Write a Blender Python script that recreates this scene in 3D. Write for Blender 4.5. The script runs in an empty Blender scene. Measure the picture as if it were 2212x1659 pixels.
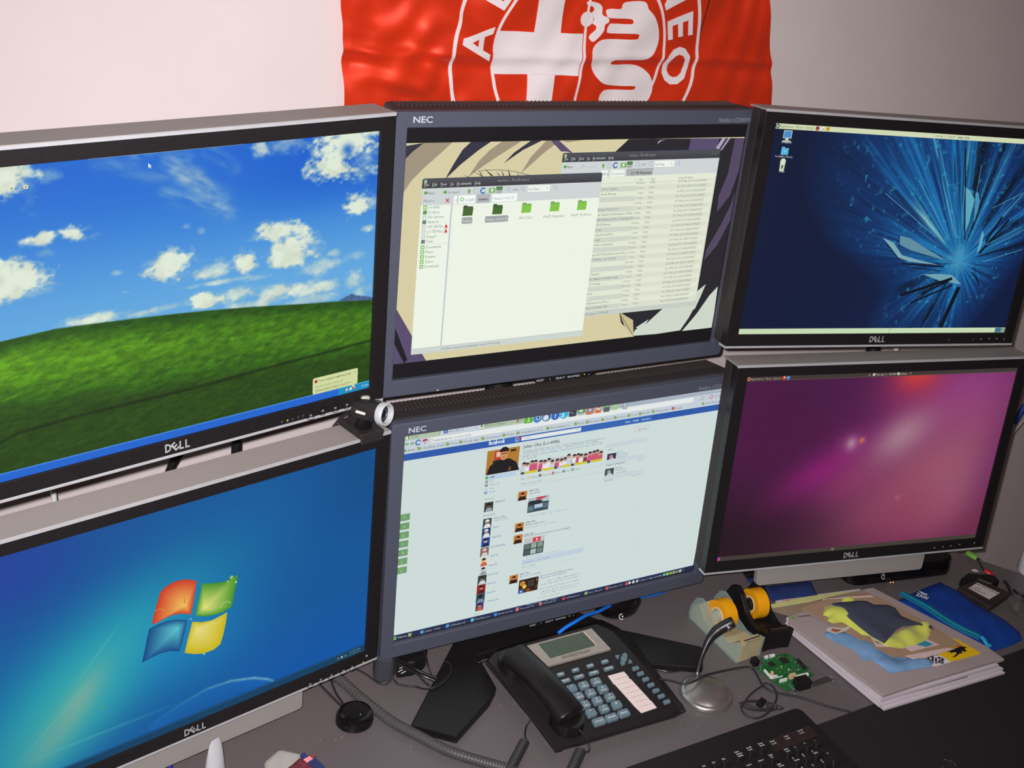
import bpy, bmesh, math, random
import numpy as np
from mathutils import Vector, Matrix
from mathutils.geometry import tessellate_polygon, delaunay_2d_cdt
random.seed(4)
SC = bpy.context.scene
COL = SC.collection
PI = math.pi

# ---------------------------------------------------------------- camera, light, exposure
CAM_Z = 1.9850
cd = bpy.data.cameras.new('camera')
cam = bpy.data.objects.new('camera', cd)
COL.objects.link(cam)
_r, _u, _b = [[0.878897, -0.458195, 0.132656], [0.109853, 0.465044, 0.878445], [-0.464191, -0.75749, 0.45906]]
cam.matrix_world = Matrix(((_r[0], _u[0], _b[0], 0), (_r[1], _u[1], _b[1], 0), (_r[2], _u[2], _b[2], CAM_Z), (0, 0, 0, 1)))
cd.lens = 41.2559
cd.sensor_width = 36
cd.sensor_fit = 'HORIZONTAL'
cd.clip_start = 0.02
SC.camera = cam
vs = SC.view_settings
vs.view_transform = 'Standard'
vs.look = 'None'
vs.gamma = 1
vs.exposure = 0
vs.use_curve_mapping = False
w = bpy.data.worlds.new('room_air')
SC.world = w
w.use_nodes = True
w.node_tree.nodes['Background'].inputs[0].default_value = (.9, .85, .85, 1)
w.node_tree.nodes['Background'].inputs[1].default_value = 0.03

def flash():                                   # the compact camera's own flash, up and to the left of its lens
    ld = bpy.data.lights.new('camera_flash', 'SPOT')
    ld.energy = 172
    ld.spot_size = math.radians(95)
    ld.spot_blend = 1
    ld.color = (1, .965, .965)
    ld.shadow_soft_size = 0.006
    o = bpy.data.objects.new('camera_flash', ld)
    COL.objects.link(o)
    loc = Vector((0, 0, CAM_Z)) - Vector(_r) * 0.014 + Vector(_u) * 0.016
    R3 = cam.matrix_world.to_3x3().to_4x4() @ Matrix.Rotation(math.radians(-3), 4, 'X') @ Matrix.Rotation(math.radians(4), 4, 'Y')
    o.matrix_world = Matrix.Translation(loc) @ R3
flash()
def ambient_fill():  # unseen warm area light added under the ceiling for weak ambient fill
    ld = bpy.data.lights.new('ambient_fill_light', 'AREA')
    ld.energy = 4.5
    ld.size = 0.5
    ld.color = (1, .9, .8)
    o = bpy.data.objects.new('ambient_fill_light', ld)
    COL.objects.link(o)
    o.location = (0.9, 0.0, 2.56)
ambient_fill()

# ---------------------------------------------------------------- materials
def lin(c):
    return tuple((x / 255 / 12.92) if x / 255 <= .04045 else ((x / 255 + .055) / 1.055) ** 2.4 for x in c)
MATS = {}
def mat(name, rgb, rough=.5, metal=0., spec=.5, var=.06, nscale=60., bump=0., alpha=1., trans=0., coat=0., sheen=0., ior=1.45, aniso=0.):
    if name in MATS: return MATS[name]
    m = bpy.data.materials.new(name)
    m.use_nodes = True
    nt = m.node_tree; N = nt.nodes; L = nt.links
    b = N['Principled BSDF']
    c = lin(rgb)
    tc = N.new('ShaderNodeTexCoord')
    nz = N.new('ShaderNodeTexNoise'); nz.inputs['Scale'].default_value = nscale; nz.inputs['Detail'].default_value = 4
    L.new(tc.outputs['Object'], nz.inputs['Vector'])
    rp = N.new('ShaderNodeValToRGB')
    rp.color_ramp.elements[0].position = .3; rp.color_ramp.elements[1].position = .7
    rp.color_ramp.elements[0].color = tuple(max(0, x * (1 - var)) for x in c) + (1,)
    rp.color_ramp.elements[1].color = tuple(min(1, x * (1 + var)) for x in c) + (1,)
    L.new(nz.outputs['Fac'], rp.inputs['Fac']); L.new(rp.outputs['Color'], b.inputs['Base Color'])
    b.inputs['Roughness'].default_value = rough
    b.inputs['Metallic'].default_value = metal
    b.inputs['Specular IOR Level'].default_value = spec
    b.inputs['IOR'].default_value = ior
    b.inputs['Alpha'].default_value = alpha
    b.inputs['Transmission Weight'].default_value = trans
    b.inputs['Coat Weight'].default_value = coat
    b.inputs['Sheen Weight'].default_value = sheen
    if bump:
        bp = N.new('ShaderNodeBump'); bp.inputs['Strength'].default_value = bump; bp.inputs['Distance'].default_value = .001
        L.new(nz.outputs['Fac'], bp.inputs['Height']); L.new(bp.outputs['Normal'], b.inputs['Normal'])
    MATS[name] = m
    return m
def glow_mat(name, rgb=None, k=1.):             # light given off by a display or a LED; rgb None: the per-face colours of the mesh
    if name in MATS: return MATS[name]
    m = bpy.data.materials.new(name); m.use_nodes = True
    nt = m.node_tree; N = nt.nodes; b = N['Principled BSDF']
    b.inputs['Base Color'].default_value = (.004, .004, .004, 1); b.inputs['Roughness'].default_value = .6
    b.inputs['Specular IOR Level'].default_value = .12
    b.inputs['Emission Strength'].default_value = k
    if rgb is None:
        a = N.new('ShaderNodeAttribute'); a.attribute_name = 'Col'
        nt.links.new(a.outputs['Color'], b.inputs['Emission Color'])
    else:
        b.inputs['Emission Color'].default_value = lin(rgb) + (1,)
    MATS[name] = m
    return m
def paint_mat(name, rough=.5, sheen=0., spec=.4):          # printed sheets: per-face ink colours
    if name in MATS: return MATS[name]
    m = bpy.data.materials.new(name); m.use_nodes = True
    nt = m.node_tree; N = nt.nodes; b = N['Principled BSDF']
    a = N.new('ShaderNodeAttribute'); a.attribute_name = 'Col'
    nt.links.new(a.outputs['Color'], b.inputs['Base Color'])
    b.inputs['Roughness'].default_value = rough; b.inputs['Specular IOR Level'].default_value = spec
    b.inputs['Sheen Weight'].default_value = sheen
    MATS[name] = m
    return m

# ---------------------------------------------------------------- mesh helpers
MW = {}
def rot(a): return Matrix.Rotation(a, 4, 'Z')
def link(o, parent=None):
    COL.objects.link(o)
    if parent is not None: o.parent = parent
    return o
def tag(o, label=None, cat=None, group=None, kind=None):
    if label: o['label'] = label
    if cat: o['category'] = cat
    if group: o['group'] = group
    if kind: o['kind'] = kind
    return o
def thing(name, label, cat, loc=(0, 0, 0), rz=0., M=None, group=None):
    o = bpy.data.objects.new(name, None)
    o.empty_display_size = .02
    link(o)
    M = M if M is not None else Matrix.Translation(loc) @ rot(rz)
    o.matrix_world = M
    MW[o.name] = M.copy()
    return tag(o, label, cat, group)
class MB:
    def __init__(s): s.v = []; s.f = []; s.c = []
    def add(s, vs, fs, col=None):
        n = len(s.v); s.v += [tuple(x) for x in vs]; s.f += [tuple(i + n for i in f) for f in fs]; s.c += [col] * len(fs); return s
    def box(s, c, d, rz=0., M=None, col=None):
        v = []
        for k in range(8):
            p = Vector((d[0] / 2 * (1 if k & 1 else -1), d[1] / 2 * (1 if k & 2 else -1), d[2] / 2 * (1 if k & 4 else -1)))
            if rz: p.rotate(Matrix.Rotation(rz, 3, 'Z'))
            p = p + Vector(c)
            v.append(M @ p if M else p)
        return s.add(v, [(0, 2, 3, 1), (4, 5, 7, 6), (0, 1, 5, 4), (2, 6, 7, 3), (0, 4, 6, 2), (1, 3, 7, 5)], col)
    def prism(s, poly, z0, z1, M=None, top=None, col=None):     # poly in xy; top: scaled copy for the upper ring
        a = sum(poly[i][0] * poly[(i + 1) % len(poly)][1] - poly[(i + 1) % len(poly)][0] * poly[i][1] for i in range(len(poly)))
        if a < 0:
            poly = poly[::-1]
            if top: top = top[::-1]
        n = len(poly); t = top or poly
        v = [Vector((p[0], p[1], z0)) for p in poly] + [Vector((p[0], p[1], z1)) for p in t]
        if M: v = [M @ x for x in v]
        return s.add(v, [tuple(range(n - 1, -1, -1)), tuple(range(n, 2 * n))] + [(i, (i + 1) % n, (i + 1) % n + n, i + n) for i in range(n)], col)
    def quad(s, a, b, c, d, col=None): return s.add([a, b, c, d], [(0, 1, 2, 3)], col)
    def tube(s, path, r, seg=8, caps=True, flat=1., up=(0, 0, 1)):
        P = [Vector(p) for p in path]; n = len(P); v = []; f = []
        R = r if isinstance(r, (list, tuple)) else [r] * n
        for i, p in enumerate(P):
            t = (P[min(i + 1, n - 1)] - P[max(i - 1, 0)]).normalized()
            a = t.cross(Vector(up))
            if a.length < 1e-4: a = t.cross(Vector((1, 0, 0)))
            a.normalize(); b = a.cross(t)
            for k in range(seg):
                q = 2 * PI * k / seg
                v.append(p + a * math.cos(q) * R[i] + b * math.sin(q) * R[i] * flat)
        for i in range(n - 1):
            for k in range(seg):
                f.append((i * seg + k, i * seg + (k + 1) % seg, (i + 1) * seg + (k + 1) % seg, (i + 1) * seg + k))
        if caps: f += [tuple(range(seg - 1, -1, -1)), tuple((n - 1) * seg + k for k in range(seg))]
        return s.add(v, f)
    def lathe(s, prof, M=None, seg=32, sx=1., sy=1.):
        n = len(prof); v = []; f = []
        for r, z in prof:
            for k in range(seg):
                q = 2 * PI * k / seg
                p = Vector((r * math.cos(q) * sx, r * math.sin(q) * sy, z)); v.append(M @ p if M else p)
        for i in range(n - 1):
            for k in range(seg):
                f.append((i * seg + k, i * seg + (k + 1) % seg, (i + 1) * seg + (k + 1) % seg, (i + 1) * seg + k))
        if prof[0][0] > 1e-6: f.append(tuple(range(seg - 1, -1, -1)))
        if prof[-1][0] > 1e-6: f.append(tuple((n - 1) * seg + k for k in range(seg)))
        return s.add(v, f)
    def build(s, name, m, parent=None, world=False, bevel=0., bseg=2, smooth=None, kind=None, label=None, M=None):
        me = bpy.data.meshes.new(name)
        v = s.v
        X = Matrix()
        if world and parent is not None: X = MW[parent.name].inverted()
        if M is not None: X = X @ M
        if world or M is not None: v = [tuple(X @ Vector(p)) for p in v]
        me.from_pydata(v, [], s.f)
        if any(c is not None for c in s.c):
            a = me.color_attributes.new('Col', 'FLOAT_COLOR', 'CORNER')
            cc = []
            for f, c in zip(s.f, s.c):
                c = lin(c or (0, 0, 0)) + (1,)
                for _ in f: cc += c
            a.data.foreach_set('color', cc)
        me.materials.append(m)
        if smooth is not None:
            me.polygons.foreach_set('use_smooth', [True] * len(me.polygons))
            me.set_sharp_from_angle(angle=math.radians(smooth))
        me.validate(); me.update()
        o = bpy.data.objects.new(name, me)
        link(o, parent)
        MW[o.name] = MW[parent.name].copy() if parent is not None else Matrix()
        if bevel:
            b = o.modifiers.new('bevel', 'BEVEL'); b.width = bevel; b.segments = bseg; b.limit_method = 'ANGLE'; b.angle_limit = math.radians(40)
        if kind: o['kind'] = kind
        if label: o['label'] = label
        return o
def rrect(w, h, r, n=5, cx=0., cy=0.):
    out = []
    for qx, qy, a0 in ((1, -1, -90), (1, 1, 0), (-1, 1, 90), (-1, -1, 180)):
        for k in range(n + 1):
            a = math.radians(a0 + 90 * k / n)
            out.append((cx + qx * (w / 2 - r) + r * math.cos(a), cy + qy * (h / 2 - r) + r * math.sin(a)))
    return out
def catmull(P, n=6, closed=False):
    P = [Vector(p) for p in P]; out = []
    m = len(P)
    for i in range(m if closed else m - 1):
        if closed: a, b, c, d = P[i - 1], P[i], P[(i + 1) % m], P[(i + 2) % m]
        else: a, b, c, d = P[max(i - 1, 0)], P[i], P[i + 1], P[min(i + 2, m - 1)]
        for k in range(n):
            t = k / n
            out.append(.5 * ((2 * b) + (c - a) * t + (2 * a - 5 * b + 4 * c - d) * t * t + (3 * b - a - 3 * c + d) * t ** 3))
    if not closed: out.append(P[-1])
    return out
def text_tris(body, size, italic=0., bold=0., res=2, extrude=0.):
    c = bpy.data.curves.new('t', 'FONT'); c.body = body; c.size = size; c.resolution_u = res; c.shear = italic; c.offset = bold; c.extrude = extrude
    o = bpy.data.objects.new('t', c); me = o.to_mesh()
    v = [x.co.copy() for x in me.vertices]; f = [tuple(p.vertices) for p in me.polygons]
    o.to_mesh_clear(); bpy.data.objects.remove(o); bpy.data.curves.remove(c)
    return v, f
def fill2d(loops):                                 # filled outline with holes (even-odd)
    c = bpy.data.curves.new('t', 'CURVE'); c.dimensions = '2D'; c.fill_mode = 'BOTH'
    for lp in loops:
        s = c.splines.new('POLY'); s.points.add(len(lp) - 1)
        for q, p in zip(s.points, lp): q.co = (p[0], p[1], 0, 1)
        s.use_cyclic_u = True
    o = bpy.data.objects.new('t', c); me = o.to_mesh()
    v = [x.co.copy() for x in me.vertices]; f = [tuple(p.vertices) for p in me.polygons]
    o.to_mesh_clear(); bpy.data.objects.remove(o); bpy.data.curves.remove(c)
    return v, f
class Flat:
    """Flat coloured picture content on a plane; x right, z up, y towards the back; each new layer lies a hair nearer the viewer."""
    def __init__(s, y=-.0004, step=.000008): s.mb = MB(); s.y = y; s.st = step
    def up(s): s.y -= s.st; return s
    def poly(s, pts, col):
        s.up(); n = len(pts)
        tr = tessellate_polygon([[Vector((p[0], p[1], 0)) for p in pts]])
        fs = []
        for t in tr:
            a, b, c = (pts[i] for i in t)
            ar = (b[0] - a[0]) * (c[1] - a[1]) - (c[0] - a[0]) * (b[1] - a[1])
            fs.append(tuple(t) if ar > 0 else tuple(t[::-1]))
        s.mb.add([(p[0], s.y, p[1]) for p in pts], fs, col); return s
    def rect(s, a, b, col):
        x0, x1 = sorted((a[0], b[0])); z0, z1 = sorted((a[1], b[1]))
        return s.poly([(x0, z0), (x1, z0), (x1, z1), (x0, z1)], col)
    def disc(s, c, r, col, n=14): return s.poly([(c[0] + r * math.cos(2 * PI * k / n), c[1] + r * math.sin(2 * PI * k / n)) for k in range(n)], col)
    def ring(s, c, r, w, col, n=14, a0=0., a1=360.):
        A = [math.radians(a0 + (a1 - a0) * k / n) for k in range(n + 1)]
        return s.poly([(c[0] + r * math.cos(a), c[1] + r * math.sin(a)) for a in A] + [(c[0] + (r - w) * math.cos(a), c[1] + (r - w) * math.sin(a)) for a in A[::-1]], col)
    def line(s, a, b, w, col):
        d = Vector((b[0] - a[0], b[1] - a[1])).normalized() * w / 2; n = (-d[1], d[0])
        return s.poly([(a[0] + n[0], a[1] + n[1]), (a[0] - n[0], a[1] - n[1]), (b[0] - n[0], b[1] - n[1]), (b[0] + n[0], b[1] + n[1])], col)
    def text(s, body, p, size, col, w=None, bold=0., italic=0., res=1, ang=0.):
        v, f = text_tris(body, size * .80, italic, bold * .45, res)
        if not v: return s
        s.up(); sx = 1.
        if w: sx = w / max(1e-5, max(q.x for q in v))
        ca, sa = math.cos(ang), math.sin(ang)
        s.mb.add([(p[0] + q.x * sx * ca - q.y * sa, s.y, p[1] + q.x * sx * sa + q.y * ca) for q in v], f, col); return s
    def build(s, name, parent, m=None, label=None): return s.mb.build(name, m or glow_mat('display_light'), parent, label=label)
def puffy(poly, h0, thick, edge=.012, step=.008, noise=.0, seed=0, flat_bottom=True, ridge=None):
    """A soft sheet or cushion over a polygon (x, y world) whose top swells from its rim; returns MB."""
    rnd = random.Random(seed)
    P = [Vector((p[0], p[1])) for p in poly]
    xs = [p.x for p in P]; ys = [p.y for p in P]
    B = []
    for i, p in enumerate(P):
        q = P[(i + 1) % len(P)]; k = max(1, int((q - p).length / step))
        for j in range(k): B.append(p.lerp(q, j / k))
    def dist(x):
        d = 9
        for i in range(len(P)):
            a, b = P[i], P[(i + 1) % len(P)]; ab = b - a
            t = max(0, min(1, (x - a).dot(ab) / max(1e-9, ab.length_squared))); d = min(d, (a + ab * t - x).length)
        return d
    def inside(x):
        c = False
        for i in range(len(P)):
            a, b = P[i], P[i - 1]
            if (a.y > x.y) != (b.y > x.y) and x.x < (b.x - a.x) * (x.y - a.y) / (b.y - a.y) + a.x: c = not c
        return c
    I = []
    x = min(xs)
    while x < max(xs):
        y = min(ys)
        while y < max(ys):
            q = Vector((x + rnd.uniform(-.2, .2) * step, y + rnd.uniform(-.2, .2) * step))
            if inside(q) and dist(q) > step * .4: I.append(q)
            y += step
        x += step
    V = B + I; nb = len(B)
    r = delaunay_2d_cdt(V, [], [list(range(nb))], 1, 1e-6)
    vv, ff = r[0], r[2]
    ph = [(rnd.uniform(30, 160), rnd.uniform(0, 2 * PI), rnd.uniform(0, 6)) for _ in range(7)]
    mb = MB(); top = []
    for q in vv:
        d = dist(q)
        h = thick * (1 - math.exp(-d / edge))
        h += noise * (1 - math.exp(-d / (edge * .4))) * sum(math.sin(k * (q.x * math.cos(a) + q.y * math.sin(a)) + f) for k, a, f in ph) / 3
        if ridge: h += ridge(q.x, q.y)
        top.append((q.x, q.y, h0 + max(.0004, h + .0006)))
    mb.add(top, [tuple(f) for f in ff])
    ring = [(p.x, p.y, h0) for p in B]
    n = len(ring)
    tb = []
    for p in B:
        j = min(range(len(vv)), key=lambda i: (vv[i] - p).length_squared); tb.append(top[j])
    area = sum(B[i].x * B[(i + 1) % n].y - B[(i + 1) % n].x * B[i].y for i in range(n))
    fs = [(i, (i + 1) % n, (i + 1) % n + n, i + n) for i in range(n)]
    if area < 0: fs = [f[::-1] for f in fs]
    mb.add(ring + tb, fs)
    return mb

# ---------------------------------------------------------------- the room
WALL_Y = 1.75
PINK = mat('wall_paint', (226, 212, 212), .9, var=.015, nscale=9, bump=.15)
def struct(name, mb, m, parent=None, kind='structure', **k):
    o = mb.build(name, m, parent, **k); o['kind'] = kind; return o
X0, X1, Y0, H, FL = -1.6, 4.2, -2.2, 2.6, -.07
struct('wall_back', MB().box(((X0 + X1) / 2, WALL_Y + .05, (H + FL) / 2), (X1 - X0 + .2, .1, H - FL)), PINK)
struct('wall_left', MB().box((X0 - .05, (WALL_Y + Y0) / 2, (H + FL) / 2), (.1, WALL_Y - Y0, H - FL)), PINK)
struct('wall_right', MB().box((X1 + .05, (WALL_Y + Y0) / 2, (H + FL) / 2), (.1, WALL_Y - Y0, H - FL)), PINK)
struct('wall_front', MB().box(((X0 + X1) / 2, Y0 - .05, (H + FL) / 2), (X1 - X0 + .2, .1, H - FL)), PINK)
struct('floor', MB().box(((X0 + X1) / 2, (WALL_Y + Y0) / 2, FL - .03), (X1 - X0 + .2, WALL_Y - Y0 + .2, .06)), mat('floor_carpet', (96, 84, 78), .95, var=.2, nscale=300, bump=.5))
struct('ceiling', MB().box(((X0 + X1) / 2, (WALL_Y + Y0) / 2, H + .03), (X1 - X0 + .2, WALL_Y - Y0 + .2, .06)), mat('ceiling_paint', (235, 228, 222), .9, var=.01))

# ---------------------------------------------------------------- the satin flag on the wall
FC = (1.0985, 1.572)
FX0L, FX0R, FZ0, FZ1 = -.4255, .445, -.29, .29
def flag_depth(x, z):                             # folds of the hanging satin, distance off the wall
    d = .020
    c = z + .002 - .003 * math.sin(x * 9)         # pressed crease through the middle
    d += .0040 * math.exp(-(c / .009) ** 2) - .0035 * math.exp(-((c + .02) / .014) ** 2)
    L = math.exp(-((x + .33) / .13) ** 2); R = math.exp(-((x - .36) / .12) ** 2)
    d += .0050 * L * math.sin(34 * x + 46 * z + 2.2 * math.sin(12 * z + 1)) + .0028 * L * math.sin(75 * (z + .5 * x) + 2 * math.sin(26 * x))
    d += .0016 * L * math.sin(130 * z - 40 * x + 3 * math.sin(33 * x + 20 * z))
    d += .0032 * math.sin(19 * x - 27 * z + .8) + .0017 * math.sin(31 * x + 44 * z + 2)
    d += .0026 * R * math.sin(42 * z - 20 * x) + .0010 * math.sin(80 * x - 52 * z + 2 * math.sin(17 * x))
    d += .0022 * math.exp(-((z + .13 + .5 * (x + .42)) / .02) ** 2) * L
    return max(.004, d)
def flag_map(x, z, off=0.):                       # hem lines lean a little; below, the right hem swings out
    k = (z - FZ0) / (FZ1 - FZ0)
    xl = -.404 - .055 * k; xr = .5215 - .206 * k
    s = (x - FX0L) / (FX0R - FX0L)
    wgt = min(1, abs(x) / .43) ** 3
    x2 = x * (1 - wgt) + (xl + s * (xr - xl)) * wgt if abs(x) > .25 else x
    return (FC[0] + x2, WALL_Y - flag_depth(x, z) - off, FC[1] + z)
flag = thing('flag', 'red satin flag with a white round crest on the wall', 'flag', (FC[0], WALL_Y, FC[1] - .29))
satin = mat('red_satin', (244, 60, 22), .40, .34, spec=.7, var=.06, nscale=14, sheen=.1)
white_satin = mat('white_satin', (238, 226, 228), .38, spec=.5, var=.03, nscale=14, sheen=.2)
g = MB(); nx, nz = 220, 240
for j in range(nz + 1):
    for i in range(nx + 1):
        g.v.append(flag_map(FX0L + (FX0R - FX0L) * i / nx, FZ0 + (FZ1 - FZ0) * j / nz))
for j in range(nz):
    for i in range(nx):
        a = j * (nx + 1) + i; g.f.append((a, a + 1, a + nx + 2, a + nx + 1)); g.c.append(None)
g.build('cloth', satin, flag, world=True, smooth=180)
# stitched hems down the two sides
for sx, nm in ((FX0L, 'hem'), (FX0R, 'hem')):
    h = MB(); n = 120
    for j in range(n + 1):
        z = FZ0 + (FZ1 - FZ0) * j / n
        for dx in (0, .012 if sx < 0 else -.012):
            h.v.append(flag_map(sx + dx, z, .0009))
    for j in range(n): h.f.append((2 * j, 2 * j + 1, 2 * j + 3, 2 * j + 2) if sx < 0 else (2 * j, 2 * j + 2, 2 * j + 3, 2 * j + 1)); h.c.append(None)
    h.build(nm, satin, flag, world=True, smooth=180)
def drape(name, loops, label=None, tr=None):      # white print that follows every fold of the cloth
    v, f = fill2d(loops)
    if tr: v = [tr(q) for q in v]
    bm = bmesh.new(); bv = [bm.verts.new((q[0], q[1], 0)) for q in v]
    for t in f:
        try: bm.faces.new([bv[i] for i in t])
        except ValueError: pass
    lo = [min(q[k] for q in v) for k in (0, 1)]; hi = [max(q[k] for q in v) for k in (0, 1)]
    for k in (0, 1):
        s = math.ceil(lo[k] / .005) * .005
        while s < hi[k]:
            pl = (1, 0, 0) if k == 0 else (0, 1, 0)
            bmesh.ops.bisect_plane(bm, geom=bm.verts[:] + bm.edges[:] + bm.faces[:], plane_co=(s, 0, 0) if k == 0 else (0, s, 0), plane_no=pl)
            s += .005
    bm.verts.index_update()
    m = MB(); m.add([flag_map(q.co.x, q.co.y, .0018) for q in bm.verts], [[x.index for x in fc.verts] for fc in bm.faces]); bm.free()
    return m.build(name, white_satin, flag, world=True, smooth=180, label=label)
def circ(r, n=96, a0=0, a1=360, c=(0, 0)): return [(c[0] + r * math.cos(math.radians(a0 + (a1 - a0) * k / n)), c[1] + r * math.sin(math.radians(a0 + (a1 - a0) * k / n))) for k in range(n + (a1 - a0 != 360))]
drape('outer_ring', [circ(.2480), circ(.2415)])
drape('inner_ring', [circ(.1715), circ(.1660)])
ri = .168
def xcirc(z): return math.sqrt(ri * ri - z * z)
hz0, hz1 = -.0338, .0368
va, vb = -.0985, -.0465
drape('cross', [[(-.002, hz0), (-.002, hz1), (vb, hz1), (vb, xcirc(vb)), (va, xcirc(va)), (va, hz1), (-xcirc(hz1), hz1), (-ri, 0), (-xcirc(hz0), hz0), (va, hz0), (va, -xcirc(va)), (vb, -xcirc(vb)), (vb, hz0)]], 'white cross in the left half of the crest')
drape('divider', [[(-.0005, -ri), (.0045, -ri), (.0045, ri), (-.0005, ri)]])
serp = [(0.0362,0.0777),(0.0462,0.0806),(0.0632,0.0812),(0.0658,0.0894),(0.0757,0.0933),(0.1102,0.0947),(0.1194,0.0827),(0.1327,0.0725),(0.1456,0.055),(0.1527,0.0333),(0.1505,0.0131),(0.1399,-0.0001),(0.1275,-0.0047),(0.0986,-0.0053),(0.07,-0.0051),(0.0621,-0.0089),(0.0652,-0.0136),(0.1071,-0.014),(0.1306,-0.0188),(0.1515,-0.0316),(0.1625,-0.0504),(0.1618,-0.0675),(0.149,-0.0822),(0.1045,-0.0868),(0.0592,-0.0831),(0.0504,-0.0719),(0.0548,-0.0607),(0.0674,-0.0576),(0.1166,-0.0583),(0.1241,-0.0556),(0.1219,-0.0519),(0.0927,-0.0514),(0.0658,-0.0494),(0.0472,-0.044),(0.0289,-0.0277),(0.0184,-0.0061),(0.0189,0.0136),(0.0314,0.0264),(0.05,0.0298),(0.1019,0.0312),(0.1076,0.0357),(0.1021,0.041),(0.0502,0.0394),(0.0428,0.0446),(0.0453,0.0535),(0.0512,0.0562),(0.0878,0.0567),(0.091,0.0621),(0.0838,0.0654),(0.0451,0.0651),(0.0376,0.0708)]
drape('serpent', [[(p.x, p.y) for p in catmull([(a, b, 0) for a, b in serp], 3, True)]], 'white coiled serpent in the right half of the crest')
man = [(-0.0037,0.089),(0.0065,0.0901),(0.0217,0.0872),(0.0284,0.0809),(0.0306,0.0695),(0.0421,0.065),(0.0439,0.058),(0.0376,0.0532),(0.0358,0.0408),(0.0193,0.0247),(0.0098,0.0301),(0.0117,0.0358),(0.0208,0.0439),(0.0212,0.0502),(0.0137,0.0542),(0.016,0.0599),(0.014,0.0661),(0.0097,0.0708),(0.0137,0.0765),(0.0093,0.0819),(-0.0002,0.0836)]
drape('figure', [[(p.x, p.y) for p in catmull([(a, b, 0) for a, b in man], 3, True)], circ(.0001, 3)], 'small white figure at the serpent\'s mouth')
hc = (0.002,0.0608)
drape('figure_head', [circ(.0128, 20, c=hc)])
def arc_letter(ch, ang, size=.088, bold=.0022):
    v, f = text_tris(ch, size, 0, bold, 3)
    cx = (min(q.x for q in v) + max(q.x for q in v)) / 2; h = size * .73
    a = math.radians(ang); R0 = .1785
    bm = bmesh.new(); bv = []
    for q in v:
        rr = R0 + q.y / h * .055; t = -(q.x - cx) / (R0 + .028)
        bv.append((rr * math.cos(a + t), rr * math.sin(a + t)))
    me = MB()
    # subdivide the glyph so that it can follow the folds
    bm = bmesh.new(); bb = [bm.verts.new((x, y, 0)) for x, y in bv]
    for t in f:
        try: bm.faces.new([bb[i] for i in t])
        except ValueError: pass
    for k in (0, 1):
        s = -.26
        while s < .26:
            bmesh.ops.bisect_plane(bm, geom=bm.verts[:] + bm.edges[:] + bm.faces[:], plane_co=(s, 0, 0) if k == 0 else (0, s, 0), plane_no=(1, 0, 0) if k == 0 else (0, 1, 0))
            s += .01
    bm.verts.index_update()
    me.add([flag_map(q.co.x, q.co.y, .0018) for q in bm.verts], [[x.index for x in fc.verts] for fc in bm.faces]); bm.free()
    me.build('letter', white_satin, flag, world=True, smooth=180)
for ch, an in zip('ALFA', (178, 154, 131, 108)): arc_letter(ch, an - 3)
for ch, an in zip('ROMEO', (80, 58, 36, 15.5, -4)): arc_letter(ch, an)

# ---------------------------------------------------------------- the desk
DT = .75
desk = thing('desk', 'dark grey laminate desk top carrying the screens, phone and papers', 'desk', (.9, 1.3, FL))
dm = mat('desk_laminate', (92, 85, 87), .42, spec=.45, var=.10, nscale=900)
dpoly = [(-.75, .895), (.961, .908), (1.244, .9175), (1.95, .945), (2.02, .97), (1.873, 1.11), (1.40, 1.70), (-.75, 1.70)]
MB().prism(dpoly, DT - .03, DT).build('desktop', dm, desk, world=True, bevel=.0015)
lm = mat('desk_leg_metal', (60, 58, 58), .4, .6)
for x, y in ((-.6, 1.0), (-.6, 1.6), (1.38, 1.6), (1.75, 1.02)):
    MB().box((x, y, (DT - .03 + FL) / 2), (.05, .05, DT - .03 - FL)).build('leg', lm, desk, world=True, bevel=.003)
sp = MB()
for i in range(60):
    x, y = random.uniform(.35, 1.7), random.uniform(.95, 1.25)
    sp.add([(x + .0012 * math.cos(a) * random.uniform(.5, 1), y + .001 * math.sin(a) * random.uniform(.5, 1), DT + .0004) for a in (0, 1.2, 2.5, 3.8, 5)], [(0, 1, 2, 3, 4)])
sp.build('dust', mat('dust_specks', (165, 155, 150), .9), desk, world=True, kind='stuff')
# lower black table butted against the desk's front edge
ext = thing('side_table', 'matte black table surface butted against the desk\'s front edge, right of the keyboard', 'table', (1.4, .6, FL))
bk = mat('black_tabletop', (34, 31, 33), .8, spec=.25, var=.25, nscale=700)
def fy(x): return np.interp(x, [-.75, .961, 1.244, 1.95, 2.02], [.895, .908, .9175, .945, .97]) - .0015
sa, sb = (1.486,0.9021,0.749), (1.5358,0.7953,0.749)
sd = Vector((sb[0] - sa[0], sb[1] - sa[1])).normalized()
S0 = Vector((sa[0], sa[1])); tA = (fy(sa[0]) - S0.y) / sd.y
pA = S0 + sd * tA; tB = (.25 - S0.y) / sd.y; pB = S0 + sd * tB
g_ = .0012
MB().prism([(.55, .25), (pB.x - g_, .25), (pA.x - g_, fy(pA.x)), (1.244, fy(1.244)), (.961, fy(.961)), (.55, fy(.55))], DT - .028, DT - .001).build('table_panel', bk, ext, world=True)
MB().prism([(pB.x + g_, .25), (3.0, .25), (3.0, .93), (2.02, .93), (1.95, fy(1.95)), (pA.x + g_, fy(pA.x))], DT - .028, DT - .001).build('table_panel', bk, ext, world=True)
for x, y in ((.65, .35), (.65, .8), (2.9, .35), (2.9, .85)):
    MB().box((x, y, (DT - .028 + FL) / 2), (.05, .05, DT - .028 - FL)).build('leg', lm, ext, world=True, bevel=.003)
c0 = (1.3404,0.7771,0.751)
rg = MB(); rg.tube([(c0[0] + .012 * math.cos(a), c0[1] - .004 + .012 * math.sin(a), DT + .001) for a in [math.radians(q) for q in range(0, 361, 15)]], .0013, 6)
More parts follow.
